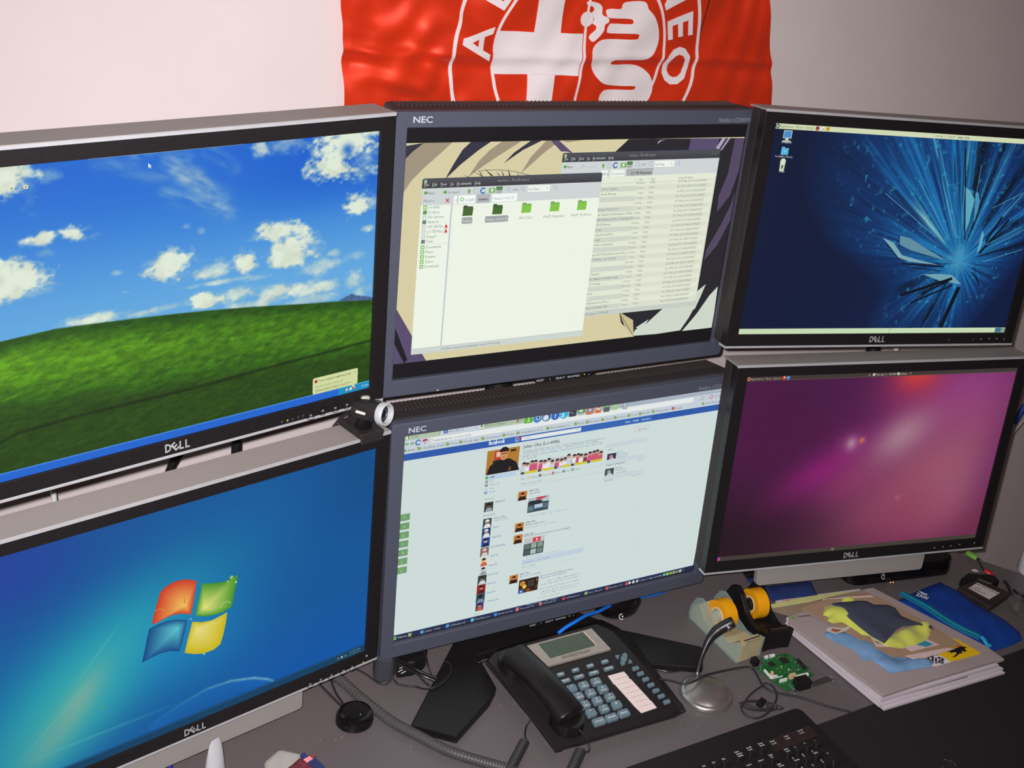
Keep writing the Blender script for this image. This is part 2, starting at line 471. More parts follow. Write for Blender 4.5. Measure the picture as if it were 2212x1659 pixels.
rg.build('metal_ring', mat('ring_chrome', (200, 200, 205), .2, 1.), ext, world=True, smooth=60)

# ---------------------------------------------------------------- the six screens
MON = {'A': [[0.26874, 1.14753, 1.4429], [0.97534, 0.22068, 0.00363], [-0.22, 0.9734, -0.06404], [-0.01766, 0.06166, 0.99794]], 'B': [[0.87281, 1.30906, 1.40507], [0.9999, 0.01399, -0.00212], [-0.01412, 0.99651, -0.0823], [0.00096, 0.08232, 0.99661]], 'C': [[1.39588, 1.20995, 1.43152], [0.98677, -0.16148, -0.01445], [0.15825, 0.97871, -0.13071], [0.03525, 0.12669, 0.99132]], 'D': [[0.28708, 1.12082, 1.03585], [0.97493, 0.22245, -0.00543], [-0.22238, 0.97318, -0.05882], [-0.0078, 0.05855, 0.99825]], 'E': [[0.88017, 1.23171, 1.00433], [0.99993, -0.00034, 0.01142], [0.0012, 0.99715, -0.07547], [-0.01136, 0.07548, 0.99708]], 'F': [[1.38968, 1.12622, 1.06819], [0.98469, -0.17419, 0.00693], [0.17357, 0.97597, -0.13174], [0.01619, 0.13092, 0.99126]]}
D_SIDE, D_TOP, D_BOT, N_SIDE, N_TOP, N_BOT = [0.02078, 0.02033, 0.02215, 0.01598, 0.02046, 0.02411]
N_SIDE += .004
def frame_of(k):
    c, r, n, u = MON[k]
    return Matrix.Identity(4) @ Matrix(((r[0], n[0], u[0], c[0]), (r[1], n[1], u[1], c[1]), (r[2], n[2], u[2], c[2]), (0, 0, 0, 1))) @ Matrix.Scale(.982 if k in 'CF' else 1., 4)
black_gloss = mat('black_bezel_plastic', (27, 24, 26), .38, spec=.4, var=.12, nscale=500)
silver = mat('silver_plastic', (146, 140, 137), .5, .15, var=.05, nscale=700)
silver_edge = mat('silver_edge', (205, 206, 212), .3, .5)
slate = mat('slate_blue_plastic', (69, 72, 86), .55, spec=.35, var=.06, nscale=500)
charcoal = mat('charcoal_plastic', (48, 42, 44), .65, spec=.3, var=.15, nscale=500)
black_pl = mat('black_plastic', (22, 20, 21), .45, spec=.4, var=.2, nscale=400)
chrome = mat('chrome', (215, 218, 225), .16, 1.)
logo_m = mat('logo_satin_metal', (176, 174, 178), .35, .3)
icon_grey = mat('icon_print_grey', (112, 112, 116), .6)
def frame_mb(ow, oz0, oz1, iw, iz0, iz1, y0, y1, rad=.0, n=4):
    """Picture-frame solid between y0 (front) and y1; outer -ow..ow x oz0..oz1, hole -iw..iw x iz0..iz1."""
    mb = MB()
    def outer():
        if rad: return [(x, z) for x, z in rrect(2 * ow, oz1 - oz0, rad, n, 0, (oz0 + oz1) / 2)]
        return [(ow, oz0), (ow, oz1), (-ow, oz1), (-ow, oz0)]
    o = outer(); i = [(iw, iz0), (iw, iz1), (-iw, iz1), (-iw, iz0)]
    k = len(o) // 4
    V = [(x, y0, z) for x, z in o] + [(x, y1, z) for x, z in o] + [(x, y0, z) for x, z in i] + [(x, y1, z) for x, z in i]
    N = len(o); F = []
    for a in range(N):
        b = (a + 1) % N
        F.append((a, a + N, b + N, b))                       # outer wall
        ia, ib = a // k, b // k
        if ia == ib:
            F.append((a, b, 2 * N + ia)); F.append((a + N, 2 * N + 4 + ia, b + N))
        else:
            F.append((a, b, 2 * N + ib, 2 * N + ia)); F.append((a + N, 2 * N + 4 + ia, 2 * N + 4 + ib, b + N))
    for a in range(4):
        b = (a + 1) % 4; F.append((2 * N + a, 2 * N + b, 2 * N + 4 + b, 2 * N + 4 + a))
    return mb.add(V, F)
def flat_text(name, body, p, size, m, parent, y, w=None, italic=0., bold=0., depth=.0006, res=2):
    v, f = text_tris(body, size, italic, bold, res)
    sx = w / max(q.x for q in v) if w else 1
    mb = MB(); mb.add([(p[0] + q.x * sx, y - depth, p[1] + q.y) for q in v], f)
    return mb.build(name, m, parent)
def dell(k, label, buttons=(), lights=(), stand=True):
    t = thing('monitor', label, 'monitor', M=frame_of(k), group='screens of the six-display wall')
    w, h = .5184 / 2, .324 / 2; W, T, B = w + D_SIDE, h + D_TOP, -h - D_BOT
    frame_mb(W - .001, B + .003, T - .003, w, -h, h, -.003, .014).build('bezel', black_gloss, t, bevel=.0006)
    MB().box((0, .020, T - .0015), (2 * W, .046, .003)).build('top_plate', silver, t, bevel=.0006, label='brushed silver top plate')
    MB().box((0, -.0034, T - .0024), (2 * W - .0004, .0012, .0036)).build('top_trim', silver_edge, t)
    MB().box((0, .006, B + .0015), (2 * W, .019, .0036)).build('bottom_trim', silver_edge, t, bevel=.0005)
    b = MB(); b.prism([(-W + .001, .014), (W - .001, .014), (W - .004, .042), (-W + .004, .042)], B + .003, T - .003)
    b.build('back_cover', charcoal, t, bevel=.002)
    MB().prism(rrect(.34, .05, .012, 4, 0, .060), -.11, .10).build('back_bulge', charcoal, t, bevel=.006)
    for ch, x0, x1 in (('D', -.0150, -.0072), ('L', .0022, .0080), ('L', .0092, .0150)):
        flat_text('logo', ch, (x0, B + .0080), .0142, logo_m, t, -.0031, w=x1 - x0, bold=.0004)
    v, f = text_tris('E', .0142, 0, .0004, 2)                  # the tilted letter
    mb = MB(); ca, sa = math.cos(math.radians(38)), math.sin(math.radians(38))
    mb.add([(-.0025 + (q.x - .004) * ca - (q.y - .005) * sa, -.0037, B + .0132 + (q.x - .004) * sa + (q.y - .005) * ca) for q in v], f)
    mb.build('logo', logo_m, t)
    for x, z in buttons:
        q = MB(); q.lathe([(.0062, 0), (.0062, .0008), (.0054, .0008), (.0054, .0002)], Matrix.Translation((x, -.0029, z)) @ Matrix.Rotation(PI / 2, 4, 'X'), 20)
        bo = q.build('button', black_pl, t, smooth=30)
        MB().box((x, -.0034, z), (.0032, .0006, .0024)).build('icon', icon_grey, bo)
    for x, z, c in lights:
        MB().box((x, -.0033, z), (.0016, .0008, .0024)).build('indicator', glow_mat('led_%d_%d_%d' % c, c, 1.), t)
    return t
def nec(k, label):
    t = thing('monitor', label, 'monitor', M=frame_of(k), group='screens of the six-display wall')
    w, h = .275, .1719; W, T, B = w + N_SIDE, h + N_TOP, -h - N_BOT
    frame_mb(W, B, T, w, -h, h, -.008, .006, .006).build('bezel', slate, t, bevel=.0018)
    lip = frame_mb(w, -h, h, w - .0012, -h + .0012, h - .0012, -.0006, .002); lip.build('inner_lip', black_pl, t)
    b = MB(); b.prism([(-W + .001, .006), (W - .001, .006), (W - .016, .062), (-W + .016, .062)], B + .006, T - .0004)
    b.build('back_cover', charcoal, t, bevel=.004)
    b = MB(); b.prism([(-.20, .062), (.20, .062), (.17, .095), (-.17, .095)], -.12, .12); b.build('back_bulge', charcoal, t, bevel=.006)
    r = MB(); n = 88
    for i in range(n):
        x = -.272 + .544 * i / (n - 1)
        r.prism([(x, .031), (x + .0016, .031), (x + .0032, .058), (x + .0016, .058)], T - .0006, T + .0008)
    r.build('vent_ribs', mat('vent_rib_plastic', (70, 60, 58), .6), t, kind='stuff')
    return t, W, T, B

mA = dell('A', 'silver-topped black monitor showing a green hill under blue sky, above the blue window-logo screen',
    [(0.1733,-0.1779), (0.1903,-0.1759), (0.2083,-0.1766), (0.2252,-0.1764)],
    [(0.1336,-0.1764) + ((90, 95, 95),), (0.1412,-0.1765) + ((150, 200, 60),), (0.1482,-0.1764) + ((80, 80, 82),), (0.1558,-0.1759) + ((80, 80, 82),), (0.1629,-0.1758) + ((80, 80, 82),)])
mC = dell('C', 'silver-topped black monitor showing dark blue shattered rays, top of the right-hand column',
    [(0.2111,-0.1728), (0.2285,-0.1721), (0.2442,-0.1722)], [(0.1447,-0.1731) + ((70, 80, 50),), (0.1948,-0.1735) + ((70, 80, 50),), (0.2603,-0.1732) + ((95, 110, 60),)])
mD = dell('D', 'silver-topped black monitor with a four-pane colour flag logo on blue, webcam clipped on it',
    [(0.1697,-0.1781), (0.1866,-0.1779), (0.2038,-0.1784), (0.2235,-0.1793), (0.238,-0.1793)], [(0.2567,-0.1794) + ((130, 170, 50),), (0.2617,-0.1703) + ((190, 190, 190),)])
mF = dell('F', 'silver-topped black monitor glowing purple and pink, beside the papers',
    [(0.1728,-0.173), (0.1905,-0.1727), (0.2073,-0.1723), (0.2259,-0.1711)], [(0.258,-0.1711) + ((100, 120, 60),)])
mB, NW, NT, NB = nec('B', 'slate blue monitor with two file browser windows open, under the red flag')
mE, _, _, _ = nec('E', 'slate blue monitor showing a white social network page, behind the desk phone')
lg = mat('logo_print_white', (168, 176, 188), .5); lg2 = mat('logo_print_grey', (135, 140, 155), .5)
for k, t, a, b, c, d in (('B', mB, (-0.2695,0.1788), (-0.2421,0.1786), (0.2121,0.1757), (0.2801,0.1765)), ('E', mE, (-0.2719,0.1773), (-0.2452,0.1796), (0.2137,0.1754), (0.2834,0.1741))):
    flat_text('logo', 'NEC', (a[0], a[1]), .0112, lg, t, -.0083, w=b[0] - a[0], bold=.0002)
    flat_text('model_lettering', 'MultiSync LCD2690WUXi', (c[0], c[1]), .0085, lg2, t, -.0083, w=d[0] - c[0], italic=.35)
for t, a, b in ((mB, (-0.0505,-0.2017), (0.0588,-0.203)), (mE, (-0.0469,-0.206), (0.049,-0.2074))):
    x0, x1 = a[0], b[0]; z1 = NB + .001
    o = MB().prism([(x0, z1), (x0 + .008, z1 - .0105), (x1 - .006, z1 - .0105), (x1, z1)], -.004, .004, M=Matrix.Rotation(PI / 2, 4, 'X')).build('control_strip', black_pl, t, bevel=.001)
    L_ = x1 - x0
    f = Flat(-.0042)
    for s, u0, u1 in (('RESET', .07, .19), ('1', .27, .285), ('SELECT', .37, .52), ('BRIGHTNESS', .56, .76), ('o', .90, .92)):
        f.text(s, (x0 + L_ * u0, z1 - .0082), .0058, (185, 190, 200), L_ * (u1 - u0))
    f.disc((x0 + L_ * .83, z1 - .006), .0011, (150, 200, 60))
    f.build('lettering', o, paint_mat('strip_print'))
o = MB().lathe([(.0012, 0), (.0012, .0006)], Matrix.Translation(((-0.2057,-0.1939)[0], -.008, (-0.2057,-0.1939)[1])) @ Matrix.Rotation(PI / 2, 4, 'X'), 10).build('sensor_dot', glow_mat('sensor_glint', (235, 235, 235), .6), mB)

# silver lower panels hanging under the two outer screens of the bottom row, and the low black stands behind them
def lower_panel(t, k, x0, x1, zb):
    top = -DH / 2 - D_BOT + .004 if False else -.1800
    MB().prism([(x0, top), (x0 + .002, zb + .004), (x0 + .008, zb), (x1 - .004, zb), (x1, zb + .004), (x1, top)], -.026, -.014, M=Matrix.Rotation(PI / 2, 4, 'X')).build('lower_panel', silver, t, bevel=.0012, label='silver panel below the bezel')
    c = Vector(MON[k][0]); n = Vector((MON[k][2][0], MON[k][2][1], 0)).normalized(); a = math.atan2(-n.x, n.y); p = c + n * .172
    MB().box((p.x, p.y, DT + .006), (.17, .11, .012), rz=a).build('stand_base', black_pl, t, world=True, bevel=.003)
    MB().box((p.x, p.y, (DT + c.z + .02) / 2), (.08, .03, c.z + .02 - DT), rz=a).build('stand_column', black_pl, t, world=True, bevel=.004)
    q = frame_of(k) @ Vector((0, .08, -.08)); MB().tube([(p.x, p.y, c.z - .06), tuple(q)], .018, 10).build('stand_neck', black_pl, t, world=True)
lower_panel(mF, 'F', -.167, .172, -.2265)
lower_panel(mD, 'D', -.170, .170, -.2320)
# wide two-footed black base of the lower middle screen
lf = [(.600, 1.114), (.653, 1.069), (.732, 1.120), (.752, 1.140), (.757, 1.216), (.996, 1.221), (.93, 1.30), (.90, 1.39), (.84, 1.39), (.80, 1.326), (.722, 1.243)]
rf = [(1.093, 1.073), (1.122, 1.117), (1.008, 1.2020), (.998, 1.2205), (1.004, 1.115)]
MB().prism(lf, DT, DT + .016).build('stand_foot', black_pl, mE, world=True, bevel=.0025)
MB().prism(rf, DT, DT + .013).build('stand_foot', black_pl, mE, world=True, bevel=.0025)
ec = MON['E'][0]
MB().box((ec[0], ec[1] + .122, (DT + 1.06) / 2), (.11, .04, 1.06 - DT)).build('stand_column', black_pl, mE, world=True, bevel=.006)
MB().lathe([(.028, 0), (.028, .02)], Matrix.Translation((ec[0], ec[1] + .125, DT)), 24).build('stand_hub', black_pl, mE, world=True, smooth=30)

# pole stands that hold the upper screens
def pole(k, gap_x, y, r, label, colour, arm=True):
    c = MON[k][0]
    t = thing('monitor_pole', label, 'monitor stand', (gap_x, y, DT))
    q = MB(); q.lathe([(.05, 0), (.05, .012), (r * 1.4, .02), (r, .03), (r, c[2] - DT + .08)], None, 20)
    q.build('pole', colour, t, smooth=40)
    n = Vector(MON[k][2]); cc = Vector(c) + n * .088
    p = Vector((gap_x, y, c[2]))
    a = MB(); a.tube([p, (p + cc) / 2, cc], .014, 8); a.build('arm', black_pl, t, world=True, smooth=50)
    m = MB(); m.box((0, .012, 0), (.10, .012, .10), M=frame_of(k) @ Matrix.Translation((0, .0800 + (.010 if k == 'B' else .0), 0))); m.build('mount_plate', black_pl, t, world=True, bevel=.002)
    return t
ga, gb, gc = (0.4343,1.45,1.0557), (0.8632,1.45,1.1047), (1.6979,1.45,1.0851)
pole('A', ga[0], 1.45, .007, 'slim black pole behind the left column, seen in the gap between its two screens', black_pl)
pole('B', gb[0], 1.45, .021, 'thick black pole seen between the two slate blue screens', black_pl)
pole('C', gc[0], 1.45, .013, 'black pole behind the right column, seen between its two screens', black_pl)
def hang(name, label, pts, r, m, cat='cable'):
    q = MB(); q.tube(catmull(pts, 5), r, 8); o = q.build(name, m, smooth=60); return tag(o, label, cat)
white_pl = mat('white_plastic', (215, 214, 212), .45, var=.02)
c = (0.1854,1.5,0.9925); hang('cable', 'white cable hanging behind the left column of screens', [(c[0] - .012, 1.60, c[2] + .40), (c[0] - .006, 1.50, c[2] + .08), (c[0], 1.50, c[2]), (c[0] + .006, 1.50, c[2] - .09), (c[0] + .012, 1.52, .80), (c[0] + .03, 1.62, .755)], .0042, white_pl)
c = (0.358,1.52,0.9976); hang('cable', 'black cable bundle hanging behind the centre of the left column', [(c[0] + .06, 1.60, c[2] + .35), (c[0] + .024, 1.52, c[2] + .07), (c[0], 1.52, c[2]), (c[0] - .022, 1.52, c[2] - .07), (c[0] - .045, 1.54, .80), (c[0] - .03, 1.62, .757)], .0065, black_pl)
c = (1.8476,1.52,1.0322); hang('cable', 'white cable hanging behind the right column of screens', [(c[0] + .02, 1.62, c[2] + .35), (c[0] + .009, 1.52, c[2] + .07), (c[0], 1.52, c[2]), (c[0] - .009, 1.52, c[2] - .08), (c[0] - .012, 1.54, .80), (c[0], 1.60, .757)], .0062, white_pl)

# ---------------------------------------------------------------- pictures on the screens
def panel(t, w, h):                                          # the glass itself; what it shows are its children
    o = MB().quad((-w / 2, 0, -h / 2), (w / 2, 0, -h / 2), (w / 2, 0, h / 2), (-w / 2, 0, h / 2)).build('screen', glow_mat('dark_display', (9, 9, 13)), t)
    return o
def vnoise(x, y, seed=0):
    xi = np.floor(x).astype(int); yi = np.floor(y).astype(int); fx = x - xi; fy_ = y - yi
    fx = fx * fx * (3 - 2 * fx); fy_ = fy_ * fy_ * (3 - 2 * fy_)
    def hsh(a, b):
        n = (a * 374761393 + b * 668265263 + seed * 1442695) & 0xffffffff
        n = ((n ^ (n >> 13)) * 1274126177) & 0xffffffff
        return ((n ^ (n >> 16)) & 0xffff) / 65535.
    return (hsh(xi, yi) * (1 - fx) + hsh(xi + 1, yi) * fx) * (1 - fy_) + (hsh(xi, yi + 1) * (1 - fx) + hsh(xi + 1, yi + 1) * fx) * fy_
def fbm(x, y, o=5, seed=0):
    s = 0; a = .5
    for i in range(o): s = s + a * vnoise(x * 2 ** i, y * 2 ** i, seed + i * 7); a *= .5
    return s
def ss(a, b, x): t = np.clip((x - a) / (b - a), 0, 1); return t * t * (3 - 2 * t)
def mixc(c, d, k): return c * (1 - k[..., None]) + np.array(d, float) * k[..., None]
def wallpaper(parent, w, h, nx, ny, fn, y=-.0002):
    X, Z = np.meshgrid(np.linspace(-w / 2, w / 2, nx + 1), np.linspace(-h / 2, h / 2, ny + 1))
    C = np.clip(fn(X, Z), 0, 255) / 255
    C = np.where(C <= .04045, C / 12.92, ((C + .055) / 1.055) ** 2.4)
    n = (nx + 1) * (ny + 1)
    me = bpy.data.meshes.new('wallpaper')
    co = np.stack([X.ravel(), np.full(n, y), Z.ravel()], 1)
    a = (np.arange(ny)[:, None] * (nx + 1) + np.arange(nx)[None]).ravel()
    q = np.stack([a, a + 1, a + nx + 2, a + nx + 1], 1)
    me.vertices.add(n); me.vertices.foreach_set('co', co.ravel())
    me.loops.add(len(q) * 4); me.loops.foreach_set('vertex_index', q.ravel())
    me.polygons.add(len(q)); me.polygons.foreach_set('loop_start', np.arange(len(q)) * 4)
    me.update(calc_edges=True)
    at = me.color_attributes.new('Col', 'FLOAT_COLOR', 'POINT')
    at.data.foreach_set('color', np.concatenate([C.reshape(-1, 3), np.ones((n, 1))], 1).ravel())
    me.materials.append(glow_mat('display_light'))
    o = bpy.data.objects.new('wallpaper', me); link(o, parent); MW[o.name] = MW[parent.name].copy()
    return o
DW, DH, NW_, NH_ = .5184, .324, .55, .3438

# A: hill and sky
sA = panel(mA, DW, DH)
U = .0000995 * 2
clouds = [  # x, z, rx, rz (m), weight
    ((0.217,0.1508), .040, .022, 1.0), ((0.1972,0.1249), .026, .014, 1.), ((0.2387,0.1332), .026, .022, .9), ((0.1087,0.1539), .010, .010, .8), ((0.1419,0.1573), .03, .010, .55),
    ((0.2303,0.0779), .018, .011, 1.), ((0.2492,0.0791), .014, .008, .8), ((0.2451,0.0473), .008, .004, .8),
    ((0.133,0.0608), .026, .011, 1.1), ((0.1111,0.0571), .018, .006, .7), ((0.1482,0.0323), .030, .018, 1.3), ((0.1737,0.0355), .016, .014, .9), ((0.0905,0.0309), .016, .013, 1.2), ((0.087,0.0382), .009, .010, .9),
    ((0.0007,0.0407), .024, .015, 1.3), ((-0.0165,0.0445), .014, .010, .8), ((0.0495,0.0285), .024, .009, .85), ((0.1846,0.0102), .030, .010, .7), ((0.2041,0.0239), .010, .005, .7), ((0.2327,0.0159), .016, .006, .6),
    ((0.0702,0.0127), .045, .003, .75), ((0.1061,0.0101), .02, .003, .6),
    ((0.0419,-0.005), .022, .008, 1.), ((0.0795,-0.0049), .030, .007, .9), ((0.1234,-0.0103), .022, .008, .85), ((0.1642,-0.015), .022, .010, .9), ((0.1959,-0.0157), .018, .008, .85), ((0.2312,-0.0156), .016, .012, .9), ((0.2428,-0.0287), .016, .006, .8),
    ((0.0987,-0.0211), .050, .006, .8), ((0.1749,-0.0278), .05, .006, .6), ((-0.0032,-0.0057), .022, .004, .8), ((-0.0755,-0.0041), .032, .006, .9), ((-0.0998,-0.0047), .02, .003, .6), ((-0.0337,-0.0066), .012, .003, .7),
    ((-0.1306,0.0883), .018, .006, 1.), ((-0.0982,0.0897), .013, .009, 1.), ((-0.088,0.0832), .012, .004, .6), ((-0.1252,0.0737), .010, .004, .35), ((-0.0585,0.0417), .006, .003, .6), ((-0.0493,0.02), .006, .002, .6), ((0.0205,0.0805), .005, .003, .4), ((0.0365,0.0741), .004, .003, .4),
    ((-0.1607,0.0486), .032, .015, 1.0), ((-0.1524,0.0381), .028, .009, .7), ((-0.1783,0.0545), .03, .018, 1.), ((-0.1586,0.1526), .020, .022, .8), ((-0.1392,0.1505), .012, .026, .40), ((-0.1157,0.148), .010, .008, .4), ((-0.1718,0.1595), .035, .03, 1.)]
wisps = [((0.0107,0.1447), (0.06,0.102), .012, .75), ((-0.0178,0.1595), (0.0341,0.1342), .010, .6), ((0.0341,0.1342), (0.0689,0.0913), .009, .7), ((0.0456,0.1596), (0.0764,0.1361), .007, .45), ((-0.0008,0.1176), (0.0576,0.0959), .008, .55), ((-0.043,0.1423), (0.0104,0.1347), .007, .3), ((-0.0698,0.1548), (-0.0305,0.1489), .008, .3), ((-0.0299,0.1626), (0.0215,0.1497), .009, .5)]
hill = sorted([(-0.2311,-0.0129), (-0.1769,-0.0091), (-0.1236,-0.0064), (-0.092,-0.0078), (-0.0467,-0.0107), (0.0053,-0.0145), (0.0509,-0.0185), (0.0987,-0.0237), (0.1698,-0.0329), (0.2018,-0.0363), (0.2576,-0.0444)])
hx = [-.30] + [p[0] for p in hill] + [.27]; hz = [hill[0][1] - .02] + [p[1] for p in hill] + [hill[-1][1]]
def bliss(X, Z):
    n1 = fbm(X * 55 + 9, Z * 85 + 3, 5, 1) - .48; n2 = fbm(X * 200, Z * 300, 3, 5) - .45
    up = ss(-.02, .16, Z)
    c = np.empty(X.shape + (3,)); lo, hi = np.array([98, 168, 222.]), np.array([28, 104, 208.])
    c[:] = lo * (1 - up[..., None]) + hi * up[..., None]
    c = mixc(c, (14, 84, 196), ss(.0, .2, X) * ss(.06, .12, Z) * .5)
    k = np.zeros(X.shape)
    for (x, z), rx, rz, wt in clouds:
        d = 1 - np.sqrt(((X - x) / (rx * 1.25)) ** 2 + ((Z - z) / (rz * 1.25)) ** 2)
        soft = 1. if wt >= .95 else .25 + 1.1 * np.clip(n1 + .45, 0, .8)
        k = np.maximum(k, min(1, wt * 1.05) * soft * (ss(-.12, .50, d + n1 * 1.25 + n2 * .7) if wt >= .95 else ss(-.15, .9, d + n1 * 1.3 + n2 * .8)))
    st = fbm((X - Z) * 24 + 4, (X * .55 + Z) * 120, 4, 9)
    for a, b, wd, wt in wisps:
        ax, az = a; bx, bz = b; L2 = (bx - ax) ** 2 + (bz - az) ** 2
        t = np.clip(((X - ax) * (bx - ax) + (Z - az) * (bz - az)) / L2, 0, 1)
        d = np.hypot(X - ax - t * (bx - ax), Z - az - t * (bz - az)) / wd
        k = np.maximum(k, wt * np.exp(-d * d) * ss(.1, .85, st + n1 * .4))
    k = np.clip(k, 0, 1)
    hole = np.exp(-(((X - (0.2173,0.1441)[0]) / .007) ** 2 + ((Z - (0.2173,0.1441)[1]) / .006) ** 2)); k = k * (1 - .85 * hole)
    shade = 1 - .22 * np.clip(fbm(X * 70, Z * 90 - .6, 4, 21) - .4, 0, 1) - .10 * (1 - k)
    c = c * (1 - k[..., None]) + np.array([222, 232, 214.]) * k[..., None] * shade[..., None]
    # far ridge
    rid = (0.229,-0.0308); rz_ = rid[1] - np.abs(X - rid[0]) * .35 - .004 * n1
    m = (Z < rz_) & (X > (0.1751,-0.0339)[0]); c[m] = np.array([78, 104, 150]) + (fbm(X[m] * 300, Z[m] * 300, 2) - .5)[:, None] * 50
    H_ = np.interp(X, hx, hz); m = Z < H_ + .001
    dz = H_ - Z
    g = fbm(X * 90 + Z * 60, Z * 260 - X * 60, 5, 31) - .5; g2 = fbm(X * 420, Z * 700, 3, 41) - .5
    G = np.empty(X.shape + (3,)); G[:] = (50, 98, 16)
    b1 = (-0.1243,-0.0687); b2 = (0.0038,-0.0593); 
    def along(pts): pts = sorted(pts); return np.interp(X, [p[0] for p in pts], [p[1] for p in pts])
    bl = along([(-0.2501,-0.0288), (-0.1797,-0.0387), (-0.1024,-0.043), (0.0041,-0.0501), (0.1493,-0.0632), (0.2592,-0.0801)])
    light = np.exp(-((Z - bl) / .026) ** 2) * (.45 + .6 * ss(.10, -.20, X))
    G = mixc(G, (98, 158, 22), np.clip(light * .85 + g * .5, 0, 1))
    G = mixc(G, (30, 68, 14), ss(.018, .004, dz) * .65)
    lowz = along([(-0.2545,-0.0667), (-0.1823,-0.0678), (-0.063,-0.0787), (0.0738,-0.0863), (0.2543,-0.0973)]); dark = ss(.0, -.025, Z - lowz)
    G = mixc(G, (36, 66, 12), dark * .85)
    line = np.exp(-((Z - along([(-0.2256,-0.1301), (-0.1671,-0.1111), (-0.1067,-0.1078), (0.0255,-0.1066), (0.1238,-0.1024), (0.1899,-0.1005), (0.2601,-0.098)])) / .0018) ** 2)
    G = mixc(G, (20, 34, 10), line * .75)
    G = G * (1 + .38 * g + .26 * g2)[..., None]
    spots = (fbm(X * 500 + 7, Z * 500, 2, 51) > .735) & (Z < lowz - .01)
    G[spots] = (120, 150, 40)
    ka = ss(-.0006, .0006, dz)[..., None]; c = c * (1 - ka) + G * ka
    return c
wallpaper(sA, DW, DH, 560, 350, bliss)
f = Flat(-.0004)
tb = (0.0982,-0.1466)
z0 = -DH / 2; z1 = z0 + .0098
f.rect((-DW / 2, z0), (DW / 2, z1), (30, 100, 205)); f.rect((-DW / 2, z1 - .0012), (DW / 2, z1), (70, 140, 230))
f.rect(((0.2138,-0.1594)[0], z0), (DW / 2, z1), (22, 140, 195)); f.rect(((0.2138,-0.1594)[0], z1 - .001), (DW / 2, z1), (70, 185, 225))
f.text('12:34 AM', ((0.2439,-0.16)[0] + .004, z0 + .003), .0052, (200, 230, 240), .016)
for X_, c in (((0.2263,-0.1518)[0], (190, 200, 160)), ((0.2321,-0.1531)[0], (225, 225, 210)), ((0.2373,-0.1544)[0], (215, 70, 60))): f.disc((X_, z0 + .0048), .0021, c, 8)
f.build('taskbar', sA)
f = Flat(-.0006)
a, b = (0.1762,-0.1308), (0.2421,-0.1302); c_, d_ = (0.1774,-0.1527), (0.2416,-0.1527)
x0, x1 = (a[0] + c_[0]) / 2, (b[0] + d_[0]) / 2; zt, zb = (a[1] + b[1]) / 2, (c_[1] + d_[1]) / 2
f.poly([(x + (x0 + x1) / 2, z + (zt + zb) / 2) for x, z in rrect(x1 - x0, zt - zb, .0025, 3)], (120, 125, 100))
f.poly([(x + (x0 + x1) / 2, z + (zt + zb) / 2) for x, z in rrect(x1 - x0 - .0008, zt - zb - .0008, .0022, 3)], (208, 216, 160))
f.poly([(x1 - .010, zb + .0006), (x1 - .0035, zb - .0055), (x1 - .005, zb + .0006)], (208, 216, 160))
f.disc((x0 + .0048, zt - .0052), .0022, (170, 50, 45), 10); f.text('x', (x1 - .0055, zt - .0062), .0055, (110, 110, 80))
f.text('Your computer might be at risk', (x0 + .009, zt - .0065), .0046, (60, 70, 40), (x1 - x0) * .70, bold=.0001)
f.text('Automatic Updates is turned off', (x0 + .004, zt - .0135), .0041, (95, 105, 70), (x1 - x0) * .60)
f.text('Antivirus software might not be installed', (x0 + .004, zt - .0180), .0041, (95, 105, 70), (x1 - x0) * .78)
f.text('Click this balloon to fix this problem.', (x0 + .004, zb + .0025), .0041, (95, 105, 70), (x1 - x0) * .68)
f.build('balloon', sA, label='pale yellow warning balloon')
f = Flat(-.0006)
for p in ((-0.1529,0.1409), (-0.14,0.1409)): f.rect((p[0] - .0022, p[1] - .0018), (p[0] + .0022, p[1] + .0018), (222, 224, 190)); f.rect((p[0] - .0008, p[1] - .0008), (p[0] + .0008, p[1] + .0006), (130, 120, 90))
p = (-0.0188,0.1517); f.poly([p, (p[0], p[1] - .0052), (p[0] + .0012, p[1] - .004), (p[0] + .0022, p[1] - .0058), (p[0] + .003, p[1] - .0054), (p[0] + .0021, p[1] - .0037), (p[0] + .0036, p[1] - .0036)], (225, 230, 225))
f.rect(((-0.0789,0.1633)[0], DH / 2 - .0007), ((0.088,0.1624)[0], DH / 2), (190, 200, 205))
f.build('desktop_icon', sA)

